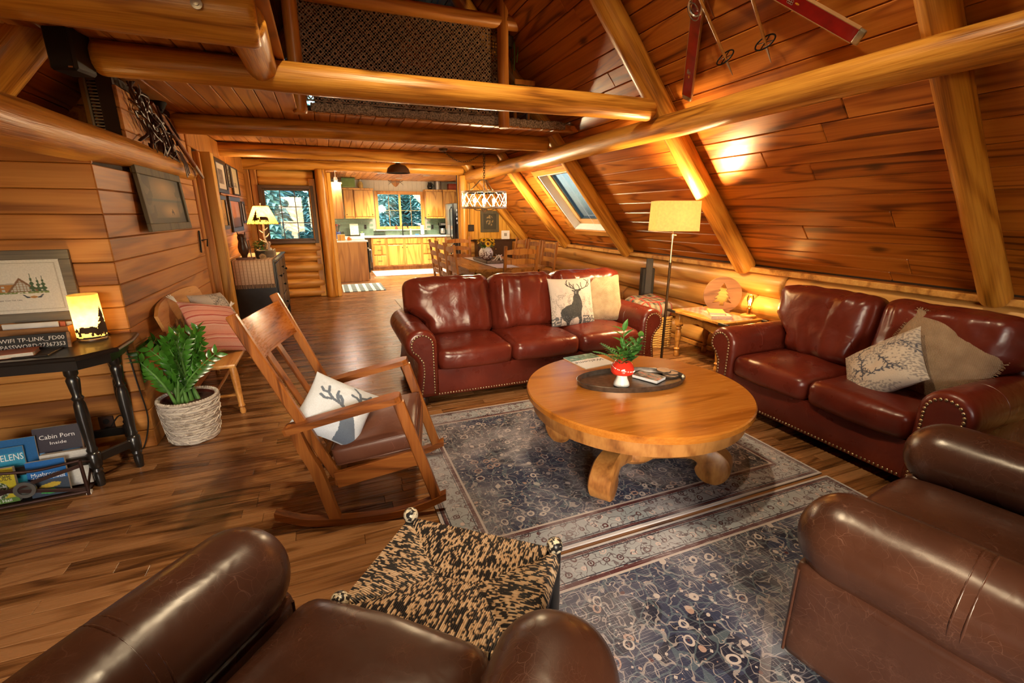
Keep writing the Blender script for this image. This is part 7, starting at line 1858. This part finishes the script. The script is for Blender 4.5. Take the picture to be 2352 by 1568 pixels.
tw_ = MB().rbox((.925, 11.24, .55), (.03, .12, .30), .012, (3, 6, 8), lambda p, q: p+Vector((noise.noise(p*20)*.01, 0, 0))).build('dish_towel', fabric('grey_towel', (.22, .22, .24), (.5, .5, .5), 150, axes=(1, 2)), None, smooth=60); tag(tw_, 'grey dish towel hanging on the range door', 'towel')
base2 = thing('side_base_cabinet', 'hickory cabinet run between the range and the corner', 'cabinet', (.4, 12.4, 0)); MB().box(.05, .80, 11.87, 13.02, .10, .875).build('body', HICK, base2, smooth=0, world=True)
for k in range(2): d = MB().box(.80, .818, 11.9+k*.56, 12.42+k*.56, .12, .86, .004).build('door', HICK, base2, smooth=0, world=True)
wt = MB().box(.04, .86, 10.98, 11.105, .885, .92, .004).build('worktop', QTZ, None, smooth=0); tag(wt, 'short strip of white worktop on the end cabinet by the opening', 'worktop')
wt = MB().prism([(.04, 11.865), (.86, 11.865), (.86, 12.98), (3.70, 12.98), (3.70, 13.60), (.04, 13.60)], .885, .92).build('worktop', QTZ, None, smooth=0); tag(wt, 'white quartz worktop running round the kitchen to the sink', 'worktop')
UZ0, UZ1 = 1.415, 2.12
def wall_unit(label, x0, x1, Y0, doors, z1=UZ1, side=None, name='wall_cabinet'):
    t = thing(name, label, 'cabinet', ((x0+x1)/2, Y0, UZ0), group='hickory wall cabinets'); w_ = x1-x0
    MB().box(-w_/2, w_/2, 0, 13.60-Y0, 0, z1-UZ0, .003).build('body', HICKM, t, smooth=0); MB().box(-w_/2-.01, w_/2+.01, -.03, 13.60-Y0, z1-UZ0, z1-UZ0+.04, .004).build('crown', HICK, t, smooth=0); MB().box(-w_/2, w_/2, -.015, .05, -.035, 0, .003).build('light_rail', HICK, t, smooth=0)
    for a, b_, hd in doors:
        d = MB().box(-w_/2+a*w_+.015, -w_/2+b_*w_-.015, -.018, 0, .02, z1-UZ0-.02, .004, random.random()).build('door', HICK, t, smooth=0)
        MB().ell((-w_/2+(b_ if hd > 0 else a)*w_-.05*hd, -.03, .07), .013, 8, 6).build('knob', HND, d)
    return t
wall_unit('hickory wall cabinet left of the kitchen window', X(813, 460, 13.27), X(858, 460, 13.27), 13.27, [(0, 1, 1)])
wall_unit('hickory wall cabinet right of the kitchen window', X(978, 460, 13.27), X(1017, 460, 13.27), 13.27, [(0, 1, -1)])
wall_unit('hickory wall cabinet next to the refrigerator', X(1018, 460, 13.22), X(1062, 460, 13.22), 13.22, [(0, .6, 1), (.6, 1, -1)])
wall_unit('narrow hickory wall cabinet in the kitchen corner over the crock', X(789.5, 460, 13.2), X(812, 460, 13.2), 13.2, [(0, 1, -1)])
lw_ = thing('end_wall_cabinet', 'hickory wall cabinet over the range with a dark end panel', 'cabinet', (.2, 11.5, UZ0))
MB().box(.03, .385, 11.03, 13.15, UZ0, UZ1).build('body', HICK, lw_, smooth=0, world=True); MB().box(.03, .40, 11.0, 11.03, UZ0-.02, UZ1, .003).build('end_panel', HICKD, lw_, smooth=0, world=True); MB().box(.02, .42, 10.98, 13.15, UZ1, UZ1+.04, .004).build('crown', HICKD, lw_, smooth=0, world=True)
for k in range(3): MB().box(.385, .403, 11.05+k*.55, 11.57+k*.55, UZ0+.02, UZ1-.02, .004).build('door', HICK, lw_, smooth=0, world=True)
# tile backsplash
TIL = plain('green_tile', (.13, .21, .16), .2, var=.25, scale=5, coat=.3); GROUT = plain('grout', (.30, .33, .30), .8)
bsp = MB().box(.02, 1.30, 13.606, 13.612, .92, UZ0).box(2.72, 3.7, 13.606, 13.612, .92, UZ0).box(1.30, 2.72, 13.606, 13.612, .92, 1.06).build('wall_tile_panel', GROUT, None, smooth=0); struct(bsp, 'green tiled backsplash above the worktop', 'backsplash')
for r in range(8):
    z = .925+r*.0615; x = .03-(.1 if r % 2 else 0)
    while x < 3.7:
        a, b_ = max(x, .03), min(x+.198, 3.7)
        if b_-a > .03 and not (r > 1 and b_ > 1.30 and a < 2.72): MB().box(a, b_, 13.600, 13.607, z, min(z+.058, UZ0), .002).build('tile', TIL, bsp, smooth=0, fix=False)
        x += .202
# refrigerator
rf = thing('refrigerator', 'black refrigerator with letter magnets at the kitchen right side', 'refrigerator', (2.95, 11.6, 0)); fx0 = ony(1041, 500, 11.55).x
MB().box(fx0, fx0+.75, 11.5, 12.25, .02, 1.76, .01).build('body', BLKG, rf, smooth=0, world=True)
MB().box(fx0-.035, fx0-.003, 11.51, 12.24, .80, 1.75, .008).build('door', BLKG, rf, smooth=0, world=True); MB().box(fx0-.035, fx0-.003, 11.51, 12.24, .05, .78, .008).build('door', BLKG, rf, smooth=0, world=True)
MB().tube([(fx0-.03, 11.58, 1.68), (fx0-.075, 11.58, 1.60), (fx0-.075, 11.58, .95), (fx0-.03, 11.58, .86)], .012, 8).tube([(fx0-.03, 11.58, .74), (fx0-.075, 11.58, .70), (fx0-.075, 11.58, .30), (fx0-.03, 11.58, .25)], .012, 8).build('handle', BLACKM, rf, world=True)
rn = random.Random(6)
for k in range(16): MB().box(fx0+.06+.09*(k % 4)+rn.uniform(0, .02), fx0+.10+.09*(k % 4)+rn.uniform(0, .02), 11.494, 11.5, 1.25+.1*(k//4)+rn.uniform(0, .02), 1.30+.1*(k//4)+rn.uniform(0, .03)).build('magnet', WHITE, rf, smooth=0, world=True)
# sink faucet and worktop things
WTZ = .92
fp = onz(925, 537, WTZ); fp.y = 13.42; fX = ony(925, 530, 13.42).x
fa = thing('kitchen_faucet', 'tall black gooseneck faucet at the kitchen sink', 'faucet', (fX, 13.42, WTZ))
MB().lathe([(0, 0), (.03, 0), (.03, .01), (.02, .02), (0, .02)], 14).build('base', BLACKM, fa); MB().tube([(0, 0, 0), (0, 0, .26)]+[(0.07-.07*math.cos(a), -.03*math.sin(a), .26+.08*math.sin(a)) for a in [PI*q/10 for q in range(11)]]+[(.145, -.01, .19)], .014, 8).build('spout', BLACKM, fa, smooth=60); MB().tube([(.02, 0, .10), (.06, -.02, .13)], .007, 6).build('lever', BLACKM, fa)
def P_(px, Y=13.35): return ony(px, 540, Y).x
def place(name, label, cat, px, Y=13.35): return thing(name, label, cat, (P_(px, Y), Y, WTZ))
o = place('dish_rack', 'black wire dish rack left of the faucet', 'dish rack', 872); 
for k in range(9): MB().tube([(-.14+k*.035, -.10, .01), (-.14+k*.035, -.10, .11), (-.14+k*.035, .10, .11), (-.14+k*.035, .10, .01)], .004, 5).build('wire', BLACKM, o)
MB().tube([(-.15, -.11, .02), (.15, -.11, .02), (.15, .11, .02), (-.15, .11, .02)], .006, 6, closed=True).tube([(-.15, -.11, .11), (.15, -.11, .11), (.15, .11, .11), (-.15, .11, .11)], .006, 6, closed=True).build('frame', BLACKM, o)
o = place('paper_towel', 'white paper towel roll right of the kitchen window', 'paper towel', 971, 13.45); MB().lathe([(.02, .01), (.055, .01), (.055, .27), (.02, .27), (.02, .01)], 18).build('roll', WHITE, o); MB().lathe([(0, 0), (.07, 0), (.07, .012), (0, .012)], 16).tube([(0, 0, 0), (0, 0, .30)], .008, 6).build('stand', HND, o)
o = place('soap_bottle', 'pale soap bottle beside the sink', 'bottle', 944, 13.4); MB().lathe([(0, 0), (.03, 0), (.032, .01), (.032, .11), (.012, .13), (.012, .15), (0, .15)], 14).build('body', plain('soap', (.8, .66, .4), .3), o); MB().tube([(0, 0, .14), (0, 0, .18), (-.03, 0, .18)], .006, 6).build('pump', WHITE, o)
o = place('sponge', 'blue sponge on the worktop', 'sponge', 958, 13.3); MB().box(-.05, .05, -.03, .03, 0, .03, .006).build('block', plain('blue_sponge', (.05, .20, .55), .9), o, smooth=0); MB().box(-.05, .05, -.03, .03, .03, .038, .002).build('scourer', plain('scour', (.04, .12, .3), .95), o, smooth=0)
o = place('amber_flask', 'round amber bottle on the window sill', 'bottle', 912, 13.56); o.location.z = 1.075; MB().lathe([(0, 0), (.03, 0), (.04, .03), (.03, .06), (.01, .08), (.01, .11), (0, .11)], 14).build('body', plain('amber_b', (.30, .06, .03), .2), o); MB().ell((0, 0, .115), .012, 8, 6).build('stopper', plain('cork', (.45, .3, .15), .8), o)
CMM = plain('appliance_steel', (.35, .35, .35), .3, .7)
o = place('coffee_maker', 'black and steel coffee maker right of the window', 'coffee maker', 1017, 13.40); MB().box(-.09, .09, -.10, .12, 0, .03, .005).box(-.09, .09, .02, .12, .03, .34, .005).box(-.09, .09, -.10, .12, .25, .34, .005).build('body', BLKG, o, smooth=0); MB().lathe([(0, .035), (.065, .035), (.072, .08), (.06, .16), (.05, .18), (0, .18)], 16, Matrix.Translation((0, -.03, 0))).build('carafe', CMM, o); MB().box(-.07, .07, -.103, -.10, .27, .32).build('panel', CMM, o, smooth=0)
o = place('blender', 'blender with clear jug beside the coffee maker', 'blender', 1035, 13.38); MB().box(-.07, .07, -.07, .07, 0, .13, .02).build('motor_base', BLKG, o, smooth=0); MB().lathe([(0, .13), (.05, .13), (.07, .32), (.07, .34), (0, .34)], 14).build('jug', CMM, o)
m, nt, b, out = nmat('tablet_screen'); g = G(nt); g.l(g.ramp(g.noise(g.coords(), 40, 3), [(.4, (.45, .58, .45)), (.6, (.70, .74, .68))]), b.inputs['Base Color']); b.inputs['Roughness'].default_value = .4
o = place('recipe_stand', 'pale green sign on a small stand by the tiled wall', 'sign', 815, 13.3); Mt = Matrix.Rotation(math.radians(-15), 4, 'X'); MB().box(-.11, .11, -.006, .006, .03, .33, .003, M=Mt).build('panel', m, o, smooth=0); MB().box(-.13, .13, -.03, .08, 0, .03, .004).build('stand', HND, o, smooth=0)
o = place('herb_pot', 'white pot with a small succulent on the worktop', 'plant', 832, 13.2); MB().lathe([(0, 0), (.05, 0), (.06, .08), (.055, .08), (0, .07)], 14).build('pot', WHITE, o); mb = MB(); 
for k in range(14): a = k*2.4; leaf(mb, (0, 0, .08), (math.cos(a), math.sin(a), 1.2), .07, .02, bend=.1)
mb.build('leaves', plain('succulent', (.25, .42, .15), .5), o, smooth=0, fix=False)
o = thing('knife_block', 'wooden knife block on the worktop end by the opening', 'knife block', (.30, 11.06-.02, .92)); MB().box(-.08, .08, -.035, .035, 0, .14, .006).build('block', HICK, o, smooth=0)
for k in range(5): MB().box(-.062+k*.028, -.046+k*.028, -.012, .012, .14, .20, .003).build('knife_handle', CBK, o, smooth=0)
o = thing('utensil_crock', 'blue and white crock of utensils behind the knife block', 'crock', (.26, 12.0, .92)); MB().lathe([(0, 0), (.06, 0), (.075, .05), (.07, .15), (.065, .16), (0, .15)], 18).build('crock', plain('blue_white', (.10, .14, .45), .2, var=.9, scale=22), o)
for k in range(7): a = k*.9; MB().tube([(0, 0, .1), (.05*math.cos(a), .05*math.sin(a), .30)], .007, 5).ell((.055*math.cos(a), .055*math.sin(a), .32), (.022, .012, .03), 8, 6).build('utensil', plain('utensil_%d' % k, (.05+.1*(k % 3), .04, .03), .5), o)
o = thing('apple_jar', 'amber squat jar next to the knife block', 'jar', (.47, 11.06, .92)); MB().lathe([(0, 0), (.045, 0), (.05, .02), (.045, .06), (.03, .075), (0, .075)], 14).build('body', plain('amber_jar', (.45, .12, .02), .2), o); MB().lathe([(0, .075), (.032, .075), (.03, .085), (0, .09)], 12).build('lid', HICKD, o)
for k, px in enumerate((839, 993)): tz = ony(px, 521, 13.60); tt_ = thing('wall_outlet', ('black outlet in the green tile left of the window', 'black outlet in the green tile right of the window')[k], 'outlet', (tz.x, 13.598, tz.z), group='outlets in the kitchen tile'); MB().box(-.035, .035, -.004, .002, -.06, .06, .003).build('plate', CBK, tt_, smooth=0); MB().box(-.015, .015, -.006, -.004, .015, .04).box(-.015, .015, -.006, -.004, -.04, -.015).build('socket', BLKG, tt_, smooth=0)
# decor on top of cabinets
UT = UZ1+.042
def deco(name, label, cat, px, Y, fn): t = thing(name, label, cat, (ony(px, 425, Y).x, Y, UT)); fn(t); return t
deco('green_crate', 'green box on top of the wall cabinets left of the window', 'box', 800, 12.9, lambda t: (MB().box(-.16, .16, -.1, .1, 0, .20, .004).build('body', plain('green_tin', (.12, .22, .06), .5), t, smooth=0), MB().box(-.165, .165, -.105, .105, .20, .22, .004).build('lid', plain('green_lid', (.09, .17, .05), .5), t, smooth=0)))
deco('rooster_figure', 'yellow and white bird figure on top of the wall cabinets', 'figurine', 828, 13.42, lambda t: (MB().lathe([(0, 0), (.05, 0), (.07, .06), (.06, .13), (.035, .17), (0, .20)], 14).build('body', plain('yellow_glaze', (.75, .62, .25), .3, var=.4), t), MB().ell((0, -.03, .20), .03, 8, 6).build('head', WHITE, t)))
deco('tin_canister', 'round metal canister on top of the cabinets right of the window', 'canister', 1005, 13.45, lambda t: (MB().lathe([(0, 0), (.10, 0), (.10, .22), (0, .22)], 18).build('body', CMM, t), MB().lathe([(0, .22), (.105, .22), (.10, .24), (0, .245)], 18).build('lid', STEEL, t)))
deco('dark_jug', 'dark jug on top of the cabinets beside the canister', 'jug', 987, 13.45, lambda t: (MB().lathe([(0, 0), (.06, 0), (.08, .08), (.05, .17), (.055, .2), (0, .2)], 14).build('body', BLKG, t), MB().tube([(.06, 0, .06), (.12, 0, .10), (.06, 0, .17)], .01, 6).build('handle', BLKG, t)))
deco('red_crate', 'red bread box on top of the cabinets by the refrigerator', 'box', 1040, 13.42, lambda t: (MB().box(-.15, .15, -.1, .1, 0, .17, .01).build('body', plain('red_tin', (.40, .06, .03), .5), t, smooth=0), MB().box(-.15, .15, -.105, -.1, .05, .12, .003).build('front', plain('red_tin2', (.5, .10, .05), .5), t, smooth=0)))
am2 = ony(908, 420, 13.58); at_ = thing('antler_mount', 'small antler mount on a wooden shield above the kitchen window', 'trophy', am2)
MB().prism([(-.12, .10), (.12, .10), (.13, .02), (.05, -.08), (0, -.11), (-.05, -.08), (-.13, .02)], 0, .02, Matrix.Rotation(PI/2, 4, 'X')).build('shield', HICKD, at_, smooth=0)
for sg in (-1, 1): MB().tube(catmull([(sg*.02, -.03, .03), (sg*.12, -.08, .02), (sg*.22, -.07, .08), (sg*.26, -.05, .18)], 4), .010, 6).tube([(sg*.12, -.08, .02), (sg*.20, -.10, -.06)], [.009, .003], 6).build('antler', plain('grey_antler', (.22, .20, .18), .5), at_, smooth=60)
spp = ony(771, 417, 10.85); spx = thing('spot_lamp', 'small bright spot lamp above the kitchen end cabinet', 'lamp', spp)
MB().lathe([(0, 0), (.03, 0), (.04, .05), (.03, .09), (0, .09)], 14).build('housing', WHITE, spx); MB().ell((0, -.01, -.004), (.028, .028, .012), 10, 6).build('bulb', emis('spot_bulb', (.9, .95, 1.0), 180), spx); MB().tube([(0, 0, .09), (0, 0, 2.40-spp.z)], .006, 6).build('stem', WHITE, spx)
light('kitchen_spot', 'POINT', spp+Vector((.02, .02, -.06)), 20, (1, .9, .75), .04)
for k, (x, y) in enumerate(((1.3, 11.3), (2.4, 11.6), (1.9, 12.7))):
    cl_ = thing('recessed_light', ('recessed ceiling light above the kitchen range', 'recessed ceiling light above the refrigerator side', 'recessed ceiling light above the kitchen sink')[k], 'ceiling light', (x, y, 2.385), group='recessed kitchen lights')
    MB().lathe([(.07, 0), (.09, 0), (.09, .012), (.07, .012), (.07, 0)], 24).build('ring', WHITE, cl_); MB().lathe([(0, .006), (.07, .006), (.07, .01), (0, .01)], 24).build('lens', emis('recess_lens', (1, .86, .62), 12), cl_)
    light('recessed_glow', 'SPOT', (x, y, 2.37), 340, (1, .82, .55), .07, spot=2.6)

# ================================================================ SKIS AND POLES ON THE SLOPE
SKP = PR0-NR*.035
def sp_(x, y, off=0.0): return onpl(x, y, SKP-NR*off, NR)
SKR = plain('ski_red', (.30, .008, .006), .25, var=.25, coat=.4); SKE = plain('ski_edge', (.45, .26, .12), .4); SKT = plain('ski_tip', (.38, .36, .28), .4, .6, var=.5)
def ski(label, tip, tow, L, wd):
    d = (tow-tip).normalized(); M_ = frame_M(tip, d, NR.cross(d), NR)
    t = thing('ski', label, 'ski', M=M_, group='old red skis on the sloping ceiling')
    MB().box(.035, L, -wd/2, wd/2, -.012, .008, .003).build('body', SKR, t, smooth=0)
    for sg in (-1, 1): MB().box(.035, L, sg*wd/2-.002, sg*wd/2+.002, -.013, .009).build('edge', SKE, t, smooth=0)
    MB().rbox((.018, 0, -.002), (.04, wd*1.02, .022), .008, 6, lambda p, q: p+Vector((noise.noise(p*60)*.004, 0, 0))).build('tip_cap', SKT, t, smooth=60)
    return t, M_
s1, Ms1 = ski('red ski pointing down beside the log rafter', sp_(1578, 228), sp_(1602, 30), 1.85, .082)
s2, Ms2 = ski('red ski crossing outwards over the love seat', sp_(1980, 88, .028), sp_(1838, 8, .028), 1.85, .082)
ri = MB().tube([(.74+.06*math.cos(a), .05*math.sin(a), -.03) for a in [2*PI*q/24 for q in range(24)]], .008, 7, closed=True).tube([(.72+.05*math.cos(a), .06*math.sin(a), -.05-.02*math.sin(a)) for a in [2*PI*q/24 for q in range(24)]], .003, 6, closed=True).build('binding_ring', STEEL, s1)
text_mesh('lettering', 'ERIK', .03, SKT, s1, Matrix.Translation((.22, 0, -.0125)) @ Matrix.Rotation(PI, 4, 'X') @ Matrix.Rotation(PI/2, 4, 'Z'), extrude=.0002) if False else None
for sk_o, xx in ((s1, .24), (s2, .42)):
    mb = MB()
    for q in range(5): mb.tube([(xx+.011*(q//2)+.007*math.cos(a), -.012+.013*(q % 2)+.007*math.sin(a), -.0128) for a in [2*PI*r/10 for r in range(10)]], .001, 4, closed=True)
    mb.build('emblem_rings', SKT, sk_o, smooth=0, fix=False); MB().ell((xx-.03, 0, -.0125), (.014, .006, .001), 8, 5).build('flame_mark', plain('flame_yellow', (.7, .35, .03), .4), sk_o)
def pole(label, tip, up_):
    d = (up_-tip).normalized(); L = 1.2; t = thing('ski_pole', label, 'ski pole', tip, group='bamboo ski poles')
    BAM = bpy.data.materials.get('bamboo') or plain('bamboo', (.40, .17, .04), .35, var=.3)
    MB().tube([tip+d*.10, tip+d*L], [.009, .010], 8).build('shaft', BAM, t, world=True); MB().tube([tip, tip+d*.03, tip+d*.11], [.002, .004, .010], 8).build('spike', STEEL, t, world=True)
    c = tip+d*.13; u = NR.cross(d).normalized(); v = NR; ax = (v*.75+d*.2).normalized()
    MB().tube([c+u*(.06*math.cos(a))+ax*(.055*math.sin(a)) for a in [2*PI*q/24 for q in range(24)]], .005, 6, closed=True).bar(c-u*.058, c+u*.058, .008, .003, 0).bar(c-ax*.053, c+ax*.053, .008, .003, 0).build('basket', BLACKM, t, world=True, smooth=60)
pole('bamboo ski pole next to the downward red ski', sp_(1683, 173, .05), sp_(1622, 30, .05)); pole('bamboo ski pole between the two red skis', sp_(1771, 144, .05), sp_(1729, 0, .05))

# ================================================================ LOFT THINGS
LZ = 2.475
GRD = plain('grey_dresser', (.07, .075, .07), .5)
dr_ = thing('grey_chest', 'low grey chest just behind the loft edge', 'chest', (.48, 5.75, LZ)); MB().box(-.42, .42, -.2, .2, .03, .40, .006).build('body', GRD, dr_, smooth=0); MB().box(-.44, .44, -.22, .22, .40, .42, .004).build('top', GRD, dr_, smooth=0)
for x in (-.38, .38): MB().box(x-.03, x+.03, -.18, .18, 0, .03).build('foot', FOOTW, dr_, smooth=0)
lc = thing('loft_chair', 'wooden chair whose lower rungs show behind the loft edge', 'chair', (1.15, 5.55, LZ))
for x in (-.17, .17):
    for y in (-.16, .16): MB().bar((x, y, 0), (x, y, .42 if y < 0 else .85), .035, .035, .004, (0, 1, 0)).build('leg', DCW, lc, smooth=0)
MB().box(-.17, .17, -.175, -.145, .10, .16, .004).build('stretcher', DCW, lc, smooth=0); MB().box(-.2, .2, -.2, .2, .42, .45, .006).build('seat', DCW, lc, smooth=0); MB().box(-.17, .17, .15, .17, .6, .84, .004).build('backrest', DCW, lc, smooth=0)
m, nt, b, out = nmat('zebra_weave'); g = G(nt); s = g.sep(g.coords()); a_n = g.math('ARCTAN2', s[1], s[0]); zz2 = g.math('SINE', g.math('ADD', g.math('MULTIPLY', a_n, 26), g.math('MULTIPLY', g.math('PINGPONG', s[2], .04), 160)))
g.l(g.mix(g.step(zz2, 0), (.03, .025, .02), (.50, .40, .28)), b.inputs['Base Color']); b.inputs['Roughness'].default_value = .8
zb = thing('striped_basket', 'black and tan zigzag striped basket by the loft railing post', 'basket', (1.78, 5.28, LZ)); MB().lathe([(0, 0), (.12, 0), (.17, .12), (.16, .24), (.15, .25), (0, .05)], 28).build('body', m, zb, smooth=50); MB().tube([(.16*math.cos(a), .16*math.sin(a), .245) for a in [2*PI*q/28 for q in range(28)]], .01, 6, closed=True).build('rim', FOOTW, zb)
cr_ = thing('wooden_crate', 'rough wooden crate of papers on a stand at the loft corner', 'crate', (2.16, 5.12, LZ))
for x in (-.08, .08): MB().bar((x, 0, 0), (x, 0, .28), .03, .03, .003, (0, 1, 0)).build('leg', DCW, cr_, smooth=0)
for z in (.30, .365): MB().box(-.12, .12, -.09, -.075, z, z+.05, .003, random.random()).build('slat', DCW, cr_, smooth=0)
MB().box(-.12, .12, -.09, .09, .28, .30, .003).build('bottom', DCW, cr_, smooth=0)
tag(MB().box(2.06, 2.26, 5.06, 5.18, LZ+.302, LZ+.40, .003).build('paper_stack', plain('papers', (.35, .33, .28), .8, scale=60, var=.4), None, smooth=0), 'stack of papers in the rough loft crate', 'papers')
ad = thing('power_adapter', 'black power adapter with cord lying on the loft carpet edge', 'adapter', (.26, 5.0, 2.482)); MB().box(-.035, .035, -.03, .03, 0, .05, .006).build('body', CBK, ad, smooth=0); MB().tube(catmull([(.03, 0, .03), (.10, .0, .02), (.2, .02, .006), (.32, .04, .004)], 5), .005, 6).build('cord', CORD, ad)
spd = thing('hanging_plant', 'trailing spider plant behind the loft railing post', 'plant', (2.0, 5.12, 3.28)); rn = random.Random(9); mb = MB(); SPL = plain('spider_leaf', (.08, .12, .025), .5, var=.4)
for k in range(9):
    a = rn.uniform(-1, 1.2); h = rn.uniform(.2, .42); mb.tube(catmull([(0, 0, 0), (.05*a, -.02, .10), (.10*a, -.03, -.05), (.07*a+.02, -.03, -h)], 5), .006, 4, flat=.2)
mb.build('leaves', SPL, spd, smooth=60, fix=False); MB().lathe([(0, -.08), (.05, -.08), (.07, .01), (0, .01)], 14).build('pot', FOOTW, spd); MB().tube([(0, 0, 0), (0, 0, .5)], .002, 5).build('hanger', CORD, spd)

# ================================================================ CEILING LAMPS ABOVE THE LIVING ROOM
def track_lamp(label, loc, aim, power, col=(1, .76, .46)):
    loc = Vector(loc); t = thing('beam_lamp', label, 'lamp', loc, group='lamps on the ridge beam')
    d = (Vector(aim)-loc).normalized(); q = d.to_track_quat('-Z', 'Y')
    Mq = q.to_matrix().to_4x4()
    MB().lathe([(.045, 0), (.05, 0), (.045, .10), (.02, .12), (0, .12), (0, .10), (.038, .09), (.045, 0)], 18, Mq).build('housing', BLACKM, t, smooth=40)
    MB().lathe([(0, .03), (.04, .03), (.04, .035), (0, .04)], 16, Mq).build('lens', emis('beam_lens', (1, .8, .5), 20), t)
    MB().tube([(0, 0, .08), (0, 0, RIDZ-.22-loc.z)], .008, 6).build('stem', BLACKM, t)
    l = light('beam_lamp_glow', 'SPOT', loc+d*.02, power, col, .06, spot=2.1); l.rotation_euler = q.to_euler()
track_lamp('black lamp hanging from the ridge over the coffee table', (.72, 1.9, 3.9), (1.5, 2.3, 0), 210)
track_lamp('unseen black lamp added under the ridge to brighten the rocking chair side', (.66, .6, 3.9), (.0, 2.4, .3), 130)  # lamp added out of view to lift the room's warm brightness
